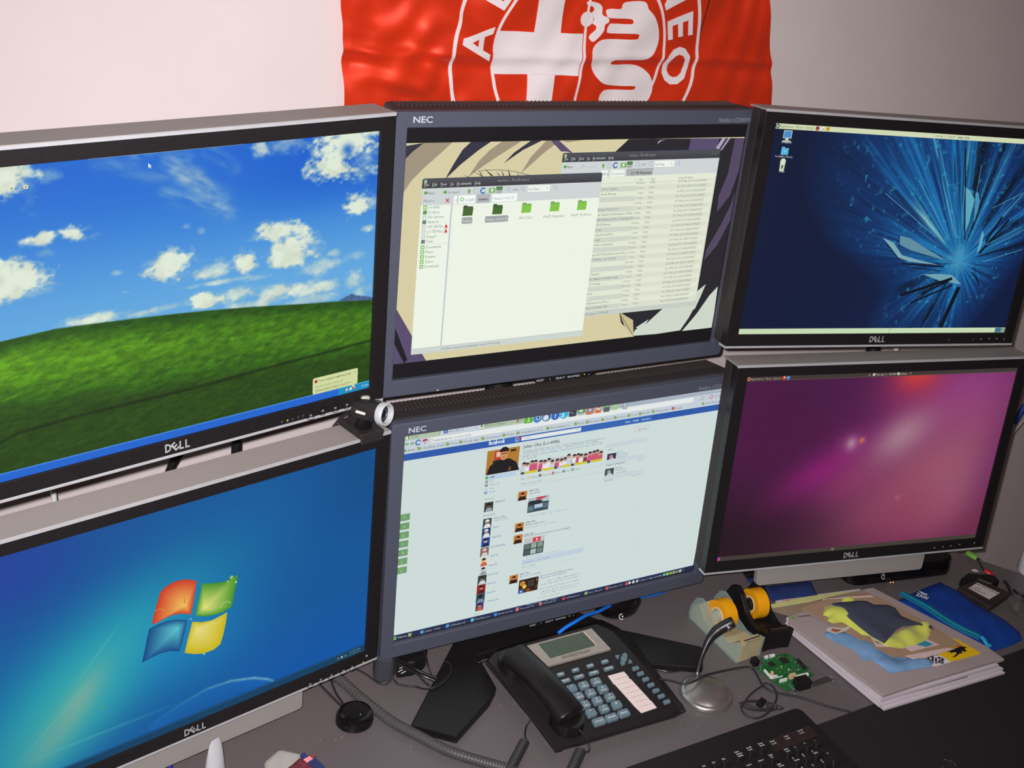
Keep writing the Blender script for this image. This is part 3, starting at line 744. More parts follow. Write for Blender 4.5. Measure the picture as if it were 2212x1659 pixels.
# C: shattered rays
sC = panel(mC, DW, DH)
cc = (0.129,-0.0404)
def rays(X, Z):
    dx, dz = X - cc[0], Z - cc[1]; r = np.hypot(dx, dz) + 1e-6; th = np.arctan2(dz, dx)
    n = fbm(th * 9 + 20, r * 4, 4, 3); n2 = fbm(th * 38 + 50, r * 7, 3, 8); n3 = fbm(th * 90, r * 30, 3, 11)
    fl = fbm(X * 40, Z * 40, 4, 2)
    deg = np.degrees(th) % 360
    def sec(a, wd): d = np.abs((deg - a + 180) % 360 - 180); return np.exp(-(d / wd) ** 2)
    reach = .10 + .24 * sec(132, 26) + .20 * sec(92, 26) + .12 * sec(45, 30) + .13 * sec(165, 22) + .07 * sec(222, 22) + .06 * sec(265, 25)
    g = np.clip(1.15 - r / reach, 0, 1) ** .8
    br = g * (.30 + 1.15 * n * n2 * 2)
    c = np.empty(X.shape + (3,)); c[:] = (12, 26, 62)
    c = mixc(c, (8, 18, 44), ss(.0, -.2, X) * .5)
    c = mixc(c, (16, 74, 142), np.clip(br * 1.35, 0, 1))
    c = mixc(c, (34, 130, 184), np.clip((br - .40) * 1.7, 0, .85))
    bd = np.abs((deg - 141 + 180) % 360 - 180); c = mixc(c, (150, 196, 190), np.exp(-(bd / 2.6) ** 2) * ss(.03, .07, r) * ss(.17, .10, r) * .8 * ss(.2, .6, n3 + .2))
    dk = ss(.56, .66, n2) * ss(.0, .05, r) * g; c = mixc(c, (8, 16, 34), dk * .8)
    for a, wd, r0, r1 in ((92, 4, .05, .30), (80, 1.6, .02, .3), (62, 3, .06, .2), (35, 3, .05, .14), (205, 4, .05, .13), (222, 5, .03, .10), (248, 3.5, .02, .13), (186, 2.2, .02, .09), (15, 2, .03, .2), (168, 2, .03, .11)):
        c = mixc(c, (8, 14, 28), sec(a + 5 * (n3 - .5), wd) * ss(r0, r0 + .012, r) * ss(r1, r1 - .03, r) * ss(.38, .5, n3 + .12) * .9)
    for a, wd, r0, r1 in ((100, 1.0, .03, .3), (118, .9, .04, .3), (75, 1., .03, .28), (50, 1.2, .03, .2), (152, .8, .03, .14), (25, 1.2, .03, .2), (196, 1., .02, .08)):
        c = mixc(c, (120, 196, 206), sec(a + 3 * (n - .5), wd) * ss(r0, r0 + .01, r) * ss(r1, r1 - .08, r) * .55 * ss(.3, .6, n3))
    c = mixc(c, (50, 160, 190), ss(.60, .80, fbm(X * 120, Z * 120, 4, 77)) * ss(.2, .5, g) * .6)
    jag = .020 + .016 * (n2 - .5) * 2 + .010 * sec(100, 25) + .006 * sec(160, 20)
    c = mixc(c, (70, 150, 188), ss(.002, -.006, r - jag + .004) * .85)
    c = mixc(c, (60, 140, 180), ss(.012, .002, r - jag) * .4)
    return c
wallpaper(sC, DW, DH, 520, 325, rays)
f = Flat(-.0004)
def shard(pts, c, k=0): f.poly(pts, c)
shard([(-0.0296,-0.0035), (-0.007,-0.0111), (0.0144,-0.0311), (0.0489,-0.0388), (0.0906,-0.0465), (0.0334,-0.0418), (0.009,-0.0354), (-0.0116,-0.018)], (120, 165, 175))
shard([(0.0029,0), (0.0232,-0.0036), (0.064,-0.022), (0.1053,-0.0393), (0.063,-0.0303), (0.0283,-0.0227), (0.0049,-0.0136)], (95, 140, 160))
shard([(0.0635,-0.0623), (0.0947,-0.0611), (0.1219,-0.0625), (0.1305,-0.0686), (0.1452,-0.0784), (0.1188,-0.075), (0.1015,-0.0732)], (110, 160, 175))
shard([(0.1032,0.0824), (0.1182,0.0762), (0.1308,0.0618), (0.1304,0.0236), (0.1269,0.0015), (0.1168,0.0451)], (90, 165, 190))
shard([(0.1292,0.0726), (0.1367,0.0756), (0.1423,0.0513), (0.1404,0.0239)], (70, 140, 175))
shard([(0.1604,0.0133), (0.1663,0.0051), (0.1662,-0.0172), (0.1607,-0.0272)], (95, 165, 190))
for a, b, w_ in (((0.0017,-0.0014), (0.006,-0.0176), .0012), ((-0.0193,-0.0127), (0.0097,-0.0381), .0014), ((0.1182,-0.073), (0.0691,-0.0947), .0035), ((0.1237,-0.0687), (0.0287,-0.0977), .005), ((0.1413,-0.0828), (0.1237,-0.1522), .008), ((0.127,-0.08), (0.0518,-0.1104), .003),
                 ((0.018,-0.0448), (0.1014,-0.0492), .0022), ((0.0259,-0.0503), (0.0967,-0.0563), .0012), ((0.1654,-0.0257), (0.2095,0.0313), .004), ((0.173,-0.0059), (0.1941,0.0364), .004), ((0.1302,-0.004), (0.0889,0.1426), .0022), ((0.1251,-0.0097), (0.0798,0.1291), .0009), ((0.1687,-0.0539), (0.1867,-0.068), .001),
                 ((0.1465,0.0596), (0.1403,0.0128), .0016), ((0.1213,0.0991), (0.1423,0.0622), .002), ((0.161,-0.0569), (0.1806,-0.0767), .002), ((0.1619,-0.0483), (0.1824,-0.0824), .0012), ((0.1764,-0.017), (0.2163,0.0315), .0014)):
    f.line(a, b, w_, (9, 16, 30))
for a, b in (((0.077,0.06), (0.1103,0.0011)), ((0.1272,0.118), (0.1324,0.0619)), ((0.1697,0.0495), (0.2228,0.0759)), ((0.1764,-0.0396), (0.2526,-0.017)), ((0.1747,-0.0114), (0.2404,0.0209)), ((0.014,0.0896), (0.0987,-0.0047)), ((-0.0428,0.0665), (0.0709,0.0002)), ((0.042,0.1377), (0.1136,0.0011))): f.line(a, b, .0006, (100, 185, 205))
f.build('shards', sC)
f = Flat(-.0006)
z1 = DH / 2; z0 = z1 - .0078; pc = (206, 214, 178)
f.rect((-DW / 2, z0), (DW / 2, z1), pc)
f0 = f; f = Flat(-.0006); zb = -DH / 2; f.rect((-DW / 2, zb), (DW / 2, zb + .0086), (196, 216, 178))
f.line(((0.023,-0.1575)[0], zb), ((0.024,-0.1552)[0], zb + .0086), .0006, (120, 130, 110))
f.rect(((0.2383,-0.1572)[0], zb + .0003), ((0.2508,-0.1572)[0], zb + .0083), (60, 110, 130)); f.rect(((0.2508,-0.1572)[0], zb + .0005), (DW / 2 - .0004, zb + .0081), (130, 150, 135))
f.build('taskbar', sC); f = f0
p = (-0.2547,0.1594); f.ring((p[0], z0 + .0039), .0034, .0013, (40, 60, 90)); f.line((p[0], z0 + .001), (p[0] + .001, z0 + .006), .001, (40, 60, 90))
for s, a, b in (('Applications', (-0.2507,0.1603), (-0.2279,0.1603)), ('Places', (-0.2241,0.1601), (-0.2113,0.1595)), ('System', (-0.2076,0.1597), (-0.1939,0.159))): f.text(s, (a[0], z0 + .0023), .0062, (80, 90, 75), b[0] - a[0])
p = (-0.1868,0.1599); f.disc((p[0], z0 + .0039), .0034, (190, 70, 50)); f.disc((p[0] + .0006, z0 + .0043), .0019, (60, 70, 110))
p = (-0.1774,0.1594); f.rect((p[0] - .0022, z0 + .001), (p[0] + .0022, z0 + .0066), (230, 232, 215)); f.disc((p[0] + .0008, z0 + .003), .0014, (150, 150, 140), 8)
p = (-0.1689,0.1596); f.rect((p[0] - .003, z0 + .001), (p[0] + .003, z0 + .0068), (215, 175, 40)); f.line((p[0] - .001, z0 + .002), (p[0] + .002, z0 + .006), .0012, (120, 90, 30))
a, b = (0.0268,0.1581), (0.0645,0.1574); f.text('Mon Apr 11,  4:38 AM', (a[0], z0 + .0023), .0056, (110, 120, 100), b[0] - a[0])
a, b = (0.0694,0.1572), (0.092,0.1563); f.text('Julian Chia', (a[0], z0 + .0023), .0060, (50, 60, 55), b[0] - a[0], bold=.00012)
f.build('menu_bar', sC)
f = Flat(-.0006)
p = (-0.2355,0.1465); f.rect((p[0] - .0072, p[1] - .0055), (p[0] + .0072, p[1] + .006), (190, 205, 205)); f.rect((p[0] - .0062, p[1] - .0045), (p[0] + .0062, p[1] + .005), (70, 140, 200)); f.poly([(p[0] - .002, p[1] - .0055), (p[0] + .002, p[1] - .0055), (p[0] + .0035, p[1] - .0085), (p[0] - .0035, p[1] - .0085)], (200, 205, 195)); f.rect((p[0] - .0070, p[1] - .0112), (p[0] + .0070, p[1] - .0088), (185, 185, 175))
a, b = (-0.2442,0.1339), (-0.2259,0.134); f.text('Computer', (a[0], b[1]), .0062, (200, 210, 215), b[0] - a[0])
p = (-0.2352,0.1228); f.rect((p[0] - .0062, p[1] - .006), (p[0] + .0062, p[1] + .004), (90, 175, 215)); f.rect((p[0] - .006, p[1] + .004), (p[0] - .001, p[1] + .0058), (90, 175, 215)); f.poly([(p[0] - .0028, p[1] - .002), (p[0], p[1] + .0015), (p[0] + .0028, p[1] - .002)], (130, 200, 230))
a, b = (-0.25,0.1125), (-0.2204,0.1128); f.text("lordalfa's Home", (a[0], b[1]), .0056, (190, 200, 205), b[0] - a[0])
p = (-0.2351,0.1005); f.poly([(p[0] - .0046, p[1] + .0065), (p[0] + .0046, p[1] + .0065), (p[0] + .0038, p[1] - .008), (p[0] - .0038, p[1] - .008)], (195, 208, 175)); f.disc((p[0], p[1] + .0065), .0046, (215, 222, 195)); f.rect((p[0] - .0012, p[1] - .004), (p[0] + .0012, p[1] + .001), (50, 70, 60))
a, b = (-0.2396,0.0904), (-0.2298,0.0908); f.text('Trash', (a[0], b[1]), .0062, (200, 210, 215), b[0] - a[0])
f.build('desktop_icon', sC)

# D: blue glow with the coloured window flag
sD = panel(mD, DW, DH)
g0, g1, g2, g3 = (-0.1647,-0.0757), (-0.1124,0.0107), (-0.0029,0.0001), (-0.2142,0.14)
def aero(X, Z):
    c = np.empty(X.shape + (3,)); c[:] = (12, 84, 150)
    c = mixc(c, (30, 62, 150), np.exp(-(((X - g3[0]) / .10) ** 2 + ((Z - g3[1]) / .07) ** 2)) * .9)
    c = mixc(c, (4, 72, 128), ss(.1, .26, X) * ss(.0, .12, Z) * .6)
    c = mixc(c, (8, 84, 168), ss(-.02, -.16, Z) * ss(-.02, .15, X) * .7)
    def blob(p, rx, rz, col, k, an=0.):
        nonlocal c
        dx, dz = X - p[0], Z - p[1]; ca, sa = math.cos(an), math.sin(an)
        c = mixc(c, col, k * np.exp(-(((dx * ca + dz * sa) / rx) ** 2 + ((-dx * sa + dz * ca) / rz) ** 2)))
    blob((-0.0992,-0.012), .17, .075, (20, 150, 176), .85, .45)
    blob((-0.1506,-0.072), .13, .06, (60, 176, 168), .85, .75)
    blob((-0.1999,-0.1108), .09, .04, (40, 150, 160), .5, .6)
    blob((-0.1416,-0.0623), .050, .018, (130, 172, 150), .75, .9)
    blob((-0.1805,-0.1067), .05, .02, (110, 160, 150), .55, .8)
    blob((-0.0004,-0.0366), .09, .07, (20, 130, 190), .55)
    for p, q, k in (((-0.2087,-0.1204), (-0.0147,-0.1224), .35), ((-0.1488,-0.0415), (-0.0829,0.0323), .25), ((-0.2196,-0.1214), (-0.1142,-0.0261), .2)):
        L2 = (q[0] - p[0]) ** 2 + (q[1] - p[1]) ** 2; t = np.clip(((X - p[0]) * (q[0] - p[0]) + (Z - p[1]) * (q[1] - p[1])) / L2, 0, 1)
        d = np.hypot(X - p[0] - t * (q[0] - p[0]), Z - p[1] - t * (q[1] - p[1]))
        c = mixc(c, (120, 200, 190), k * np.exp(-(d / .0012) ** 2) * np.sin(t * PI))
    A = [(-0.0593,-0.1385), (-0.0212,-0.1268), (0.0179,-0.1187), (0.0513,-0.1211), (0.0858,-0.1317), (0.1071,-0.1437), (0.1272,-0.1605)]
    A = sorted(A); zz = np.interp(X, [p[0] for p in A], [p[1] for p in A]); inr = (X > A[0][0]) & (X < A[-1][0])
    kk = np.interp(X, [p[0] for p in A], [0, .15, .35, .6, .8, .8, .35])
    c = mixc(c, (170, 215, 200), inr * kk * np.exp(-((Z - zz) / .0016) ** 2))
    c = mixc(c, (20, 110, 190), inr * (Z < zz) * ss(.03, .0, zz - Z) * .35)
    c = mixc(c, (12, 60, 110), ss(-DH / 2 + .0135, -DH / 2 + .012, Z) * .62)
    return c
wallpaper(sD, DW, DH, 260, 165, aero)
panes = [('red', [(-0.0506,0.009), (-0.0489,0.0186), (-0.0442,0.0339), (-0.039,0.0505), (-0.0323,0.0554), (-0.0232,0.0584), (-0.0126,0.0582), (-0.002,0.0546), (0.0072,0.0491), (0.0045,0.0322), (0.0014,0.0142), (-0.0013,0.0037), (-0.012,0.0094), (-0.0227,0.0123), (-0.0334,0.0117), (-0.0441,0.0091)], (200, 56, 34), (238, 190, 90), (-0.0087,0.02)),
         ('green', [(0.0143,0.043), (0.0259,0.039), (0.0387,0.0353), (0.0499,0.035), (0.062,0.0379), (0.0597,0.0253), (0.0564,0.0088), (0.0535,-0.0062), (0.0417,-0.0099), (0.0287,-0.0093), (0.0159,-0.006), (0.0049,-0.0009), (0.0073,0.0137), (0.011,0.028)], (64, 140, 40), (220, 222, 120), (0.0161,0.0067)),
         ('blue', [(-0.0541,0.0042), (-0.0426,0.0064), (-0.0305,0.0064), (-0.0183,0.0035), (-0.0061,-0.0028), (-0.0088,-0.0169), (-0.0129,-0.0313), (-0.0169,-0.0447), (-0.0286,-0.0389), (-0.0408,-0.0372), (-0.053,-0.0383), (-0.0646,-0.0411), (-0.0617,-0.0282), (-0.0578,-0.0106)], (14, 70, 130), (90, 190, 200), (-0.0186,-0.0094)),
         ('yellow', [(0.0007,-0.0077), (0.0127,-0.0133), (0.0254,-0.0159), (0.0368,-0.0151), (0.0472,-0.0121), (0.0455,-0.0266), (0.0415,-0.045), (0.0375,-0.057), (0.0283,-0.0615), (0.0153,-0.0615), (0.0025,-0.057), (-0.0101,-0.0498), (-0.0066,-0.0339), (-0.0026,-0.0195)], (196, 178, 20), (228, 216, 130), (0.0078,-0.0202))]
for nm, P, c0, c1, hot in panes:
    f = Flat(-.0004)                                  # each pane shades from its rim towards a bright inner spot
    R_ = max(math.hypot(p[0] - hot[0], p[1] - hot[1]) for p in P)
    for k in range(26):
        s = 1 - k / 26
        Q = [(hot[0] + (p[0] - hot[0]) * s, hot[1] + (p[1] - hot[1]) * s) for p in P]
        e = (k / 25) ** .8
        f.poly(Q, tuple(a * (1 - e) + b * e for a, b in zip(c0, c1)))
    f.build('logo_pane', sD, label=nm + ' pane of the waving window logo')
f = Flat(-.0006)
f.disc((0.0532,0.0376), .0024, (150, 190, 110)); f.disc((0.0591,0.0284), .0014, (200, 220, 180)); f.disc((0.0483,0.0331), .0012, (170, 210, 120))
f.poly([(-0.0091,0.034), (-0.008,0.0249), (-0.0099,0.0222)], (190, 120, 40))
f.ring((0.045,-0.0029), .0075, .0007, (190, 220, 150), 14, 20, 170); f.ring((0.0335,-0.0163), .0075, .0006, (225, 220, 140), 14, 200, 340); f.ring((-0.0423,0.0194), .0085, .0007, (220, 150, 90), 12, 20, 120)
f.disc((-0.0014,-0.0026), .0009, (230, 230, 230), 6); f.disc((0.0153,-0.0622), .0012, (210, 225, 190), 6)
p = (-0.1147,-0.0832); f.line((p[0] - .003, p[1]), (p[0] + .003, p[1]), .0007, (90, 160, 60)); f.line((p[0], p[1] - .0025), (p[0], p[1] + .0025), .0007, (90, 160, 60))
f.build('logo_sparkle', sD)
f = Flat(-.0006); z0 = -DH / 2
f.rect((-DW / 2, z0), (DW / 2, z0 + .0112), (16, 62, 96)); f.rect((-DW / 2, z0 + .0108), (DW / 2, z0 + .0112), (40, 100, 140))
f.text('12:38 AM', (DW / 2 - .026, z0 + .0062), .0044, (140, 160, 140), .018); f.text('11/04/2011', (DW / 2 - .027, z0 + .0018), .0044, (110, 140, 110), .020)
for i, c in enumerate(((120, 110, 90), (170, 190, 170), (90, 130, 90))): f.rect((DW / 2 - .045 + i * .006, z0 + .0035), (DW / 2 - .042 + i * .006, z0 + .0070), c)
f.build('taskbar', sD)

# F: purple glow
sF = panel(mF, DW, DH)
def aub(X, Z):
    c = np.empty(X.shape + (3,)); c[:] = (74, 22, 66)
    def b(p, rx, rz, col, k, an=0.):
        nonlocal c
        dx, dz = X - p[0], Z - p[1]; ca, sa = math.cos(an), math.sin(an)
        c = mixc(c, col, k * np.exp(-(((dx * ca + dz * sa) / rx) ** 2 + ((-dx * sa + dz * ca) / rz) ** 2)))
    b((-0.2613,-0.1303), .17, .10, (34, 18, 26), .95); b((-0.0685,-0.1323), .11, .055, (40, 18, 34), .7); b((-0.2222,0.0863), .12, .08, (72, 18, 62), .8); b((-0.0932,0.1291), .10, .05, (66, 22, 66), .7)
    b((0.1717,0.1077), .16, .14, (146, 62, 128), .9); b((0.127,-0.0285), .19, .09, (150, 82, 104), .95, .55); b((0.1296,-0.1033), .13, .08, (140, 62, 88), .8)
    b((0.1844,-0.0621), .07, .08, (160, 100, 118), .5); b((-0.08,-0.004), .10, .035, (134, 28, 108), .85, .5); b((-0.0291,-0.03), .07, .04, (150, 60, 104), .55, .5)
    b((0.0546,0.0479), .062, .038, (168, 128, 140), .85, .6); b((0.2774,0.0217), .05, .14, (110, 44, 96), .6); b((0.2738,-0.1455), .06, .05, (112, 48, 70), .7)
    b((0.0597,0.1534), .036, .022, (216, 66, 48), .95); b((0.0607,0.137), .06, .04, (170, 50, 74), .5)
    b((-0.0423,0.0375), .009, .010, (206, 178, 178), .8); b((-0.0423,0.0375), .024, .020, (150, 90, 130), .5); b((-0.0231,0.0421), .005, .005, (232, 130, 80), .7); b((0.0732,-0.0692), .005, .004, (170, 110, 120), .6)
    c = c + ((fbm(X * 900, Z * 900, 2, 5) - .45) * 10)[..., None]
    return c
wallpaper(sF, DW, DH, 260, 165, aub)
f = Flat(-.0006); z1 = DH / 2; z0 = z1 - .0080
f.rect((-DW / 2, z0), (DW / 2, z1), (62, 54, 50)); f.rect((-DW / 2, z0), (DW / 2, z0 + .0006), (90, 80, 70))
p = (-0.2552,0.16); f.disc((p[0], z0 + .004), .0032, (200, 120, 100)); f.disc((p[0], z0 + .004), .0016, (90, 60, 60))
for s, a, b in (('Applications', (-0.2516,0.1599), (-0.2287,0.1601)), ('Places', (-0.2259,0.16), (-0.2148,0.1602)), ('System', (-0.2118,0.1603), (-0.1982,0.1607))): f.text(s, (a[0], z0 + .0022), .0060, (190, 160, 150), b[0] - a[0])
p = (-0.1926,0.1607); f.disc((p[0], z0 + .004), .0034, (210, 60, 45)); f.disc((p[0] + .001, z0 + .005), .0014, (240, 190, 170)); p = (-0.185,0.1607); f.disc((p[0], z0 + .004), .0034, (70, 130, 180)); f.text('?', (p[0] - .0016, z0 + .0022), .0058, (220, 230, 235))
for s, a, b, c in (('((', (-0.0376,0.1599), (-0.0329,0.16), (170, 170, 150)), ('Mon Apr 11,  4:38 AM', (-0.0219,0.1599), (0.0156,0.1598), (200, 195, 180)), ('julian', (0.0232,0.1595), (0.0375,0.1596), (190, 185, 170)), ('O', (0.0417,0.1595), (0.046,0.1596), (190, 185, 170))): f.text(s, (a[0], z0 + .0022), .0058, c, b[0] - a[0])
for q in ((-0.0264,0.1601), (0.0202,0.1596)): f.rect((q[0] - .0022, z0 + .002), (q[0] + .0022, z0 + .0062), (205, 200, 180))
f.build('menu_bar', sF); f = Flat(-.0006); z0 = -DH / 2; f.rect((-DW / 2, z0), (DW / 2, z0 + .0075), (66, 58, 52)); f.rect((-DW / 2 + .0002, z0 + .0008), (-DW / 2 + .0062, z0 + .0068), (172, 70, 140)); p = (-0.0382,-0.157); f.rect((p[0] - .003, z0 + .001), (p[0] + .003, z0 + .0062), (110, 100, 90))
f.build('taskbar', sF)

# B: two file browsers over flat cartoon-coloured shapes (plain shapes only), black bands above and below
sB = panel(mB, NW_, NH_)
f = Flat(-.0002)
HW, HB = NW_ / 2, .1545
CR, TAN, NVY, PUR, INK, PALE = (214, 204, 164), (160, 146, 124), (52, 50, 66), (88, 76, 110), (26, 24, 32), (205, 214, 200)
f.rect((-HW, -NH_ / 2), (HW, NH_ / 2), (20, 17, 21)); f.rect((-HW, -.1503), (HW, .1514), CR)
def fl(q): return (min(HW, max(-HW, q[0])), min(.1514, max(-.1503, q[1])))
def P(pts, c): f.poly([fl(q) for q in pts], c)
P([(-0.2734,0.1479), (-0.2747,0.1292), (-0.265,0.136), (-0.2482,0.1521)], NVY)
P([(-0.2482,0.1526), (-0.2079,0.1524), (-0.2238,0.1375), (-0.2458,0.119), (-0.2627,0.1027), (-0.2749,0.084), (-0.2747,0.1292), (-0.2627,0.1407)], TAN)
P([(-0.1814,0.1529), (-0.1517,0.1529), (-0.1682,0.1411), (-0.1934,0.1224), (-0.2145,0.1036), (-0.2041,0.1227), (-0.1924,0.1416)], NVY)
P([(-0.1352,0.1531), (-0.106,0.1532), (-0.1373,0.1332), (-0.1606,0.1191), (-0.1811,0.105), (-0.1668,0.1266), (-0.1518,0.1408)], TAN)
P([(-0.092,0.1532), (-0.0749,0.1529), (-0.1017,0.1398), (-0.13,0.122), (-0.1154,0.1364)], NVY)
P([(-0.0677,0.1528), (-0.0445,0.1525), (-0.0671,0.1367), (-0.1023,0.1075), (-0.0892,0.1297)], TAN)
P([(-0.0605,0.1532), (-0.0475,0.153), (-0.0228,0.1332), (-0.0335,0.136), (-0.0423,0.1362)], PUR)
P([(-0.0459,0.1522), (-0.0076,0.1516), (-0.0337,0.1486)], TAN)
P([(0.0662,0.1513), (0.1064,0.1514), (0.2806,0.1499), (0.2886,0.0505), (0.2926,-0.0674), (0.2855,-0.1561), (0.2152,-0.1491), (0.1623,0.1293), (0.0452,0.1331)], (40, 37, 44))
P([(0.1747,0.1509), (0.2269,0.1504), (0.2239,0.1321), (0.1733,0.1323)], PUR)
P([(0.232,0.1504), (0.2389,0.1503), (0.2288,0.1333), (0.223,0.1362)], (170, 160, 185)); P([(0.2423,0.1502), (0.2475,0.1501), (0.2356,0.1332), (0.2308,0.1319)], (150, 140, 170))
P([(0.2562,0.15), (0.2772,0.1497), (0.2813,0.1073), (0.2646,0.0629), (0.2451,0.0382), (0.2433,0.0637), (0.2537,0.097)], (84, 72, 98))
P([(0.2799,0.0737), (0.2828,0.0278), (0.2561,-0.0144), (0.2358,-0.0366), (0.2375,-0.0191), (0.2565,0.0175), (0.2683,0.0457)], (84, 72, 98))
P([(0.1306,0.1506), (0.123,0.148), (0.1158,0.1434), (0.1182,0.1481)], (170, 160, 190))
P([(0.0913,-0.1088), (0.0973,-0.1255), (0.1252,-0.1521), (0.1391,-0.1536), (0.2371,-0.1513), (0.2468,-0.1092), (0.1245,-0.1074)], (40, 37, 44))
P([(0.2719,-0.0816), (0.2874,-0.1563), (0.2157,-0.1522), (0.2389,-0.1238), (0.2583,-0.095)], PALE)
P([(0.2473,-0.076), (0.2407,-0.0966), (0.2337,-0.1157), (0.2115,-0.1487), (0.1661,-0.1503), (0.1212,-0.1487), (0.1261,-0.1372), (0.1428,-0.1254), (0.132,-0.1318), (0.1478,-0.1244), (0.1655,-0.1081), (0.2004,-0.1082)], PALE)
P([(0.1231,-0.1399), (0.1645,-0.102), (0.1785,-0.1033), (0.1424,-0.1328)], (40, 37, 44)); P([(0.2152,-0.1491), (0.2304,-0.1169), (0.248,-0.1063), (0.2267,-0.1349)], (40, 37, 44)); P([(0.1258,-0.1357), (0.1478,-0.1244), (0.137,-0.1413)], PALE)
P([(0.091,-0.1073), (0.1187,-0.1231), (0.124,-0.149), (0.105,-0.1322)], (198, 186, 142)); f.line(fl((0.091,-0.1073)), fl((0.1229,-0.1489)), .0007, INK)
P([(-0.2755,-0.0662), (-0.2516,-0.104), (-0.2232,-0.1545), (-0.2758,-0.1512)], PUR); P([(-0.2745,-0.0925), (-0.2516,-0.1458), (-0.2566,-0.152), (-0.2746,-0.1163)], INK)
for a, b, c in (((-0.1782,0.1148), (-0.1602,0.1053), (-0.1578,0.1052)), ((-0.1893,0.1088), (-0.1716,0.1008), (-0.1669,0.1012)), ((-0.159,0.1169), (-0.1472,0.1059), (-0.1436,0.1058)), ((-0.1656,0.1123), (-0.1608,0.1053), (-0.159,0.1052)), ((-0.141,0.1127), (-0.1352,0.1061), (-0.1334,0.106)), ((-0.1328,0.1146), (-0.1292,0.1059), (-0.1274,0.1059)), ((-0.1233,0.1165), (-0.1193,0.104), (-0.1169,0.1039)), ((-0.1074,0.1123), (-0.106,0.1052), (-0.1051,0.1052))): f.poly([a, b, c], INK)
for a, b in (((-0.1663,0.1131), (-0.1528,0.1141)), ((-0.1528,0.1141), (-0.1324,0.1135)), ((-0.1324,0.1135), (-0.1115,0.1108)), ((-0.1115,0.1108), (-0.0888,0.1052)), ((-0.1663,0.1131), (-0.1611,0.1085))): f.line(a, b, .0006, INK)
f.build('wallpaper', sB)

def browser(parent, y, x0, x1, z1, z0, title, hz, kind):
    """Dark title bar and menu, pale tool bar; hz = heights of title bar, menu, toolbar bottom measured down from the top."""
    f = Flat(y)
    f.poly([(x0, z0), (x1, z0), (x1, z1 - .002), (x1 - .002, z1), (x0 + .002, z1), (x0, z1 - .002)], (70, 74, 88))
    for k in range(8): f.rect((x0, z1 - hz[1] * k / 8 - .0001), (x1, z1 - hz[1] * (k + 1) / 8), tuple(q - k * 3.2 for q in (82, 82, 88)) if k else (92, 92, 96)) if k else None
    f.rect((x0, z1 - hz[1]), (x1, z1 - hz[2]), (206, 212, 212))
    f.rect((x0, z1 - hz[2]), (x1, z0 + .0002), (236, 242, 228) if kind == 1 else (226, 230, 210))
    f.rect((x0 + .0028, z1 - .0062), (x0 + .0065, z1 - .0018), (170, 195, 150))
    return f
# front window (icon view)
x0 = ((-0.2479,0.0939)[0] + (-0.2485,-0.138)[0]) / 2; x1 = ((0.0272,0.1063)[0] + (0.0275,-0.1362)[0]) / 2
z1 = ((-0.2473,0.1061)[1] + (0.0278,0.1063)[1]) / 2; z0 = ((-0.2485,-0.1385)[1] + (0.0276,-0.1368)[1]) / 2
# back window (list view) first
X0_ = ((-0.0395,0.1344)[0] + (-0.04,0.1087)[0]) / 2; X1_ = ((0.2327,0.1196)[0] + (0.2309,-0.1084)[0]) / 2; Z1_ = ((-0.0396,0.1349)[1] + (0.2331,0.134)[1]) / 2; Z0_ = ((0.0289,-0.1097)[1] + (0.2309,-0.1084)[1]) / 2
h1 = Z1_ - (-0.0394,0.1215)[1]; h2 = Z1_ - (0.0292,0.0977)[1]
f = browser(sB, -.0012, X0_, X1_, Z1_, Z0_, '', (.008, h1, h2), 2)
a, b = (0.0698,0.1293), (0.1164,0.1294); f.text('Socket - File Browser', (a[0], Z1_ - .0075), .0066, (150, 150, 145), b[0] - a[0])
def menu(f, z, items, c=(200, 208, 205), s=.0066):
    for t, a, b in items:
        f.text(t, (a[0], z), s, c, b[0] - a[0]); f.rect((a[0], z - .0011), (a[0] + .0028, z - .0007), c)
menu(f, Z1_ - h1 + .0028, (('File', (-0.0365,0.1229), (-0.0304,0.1229)), ('Edit', (-0.0255,0.123), (-0.0185,0.1231)), ('View', (-0.0135,0.1232), (-0.0047,0.1232)), ('Go', (0,0.1228), (0.0051,0.1229)), ('Bookmarks', (0.0096,0.1234), (0.0309,0.1234)), ('Help', (0.0353,0.1231), (0.0442,0.1233))))
def arrow_icon(f, p, c=(95, 160, 80), d=0):
    s = .0031
    pts = [(-s, 0), (0, s), (0, s * .45), (s, s * .45), (s, -s * .45), (0, -s * .45), (0, -s)]
    if d == 1: pts = [(y, -x) for x, y in pts]
    if d == 2: pts = [(-x, -y) for x, y in pts]
    f.poly([(p[0] + x, p[1] + y) for x, y in pts], c)
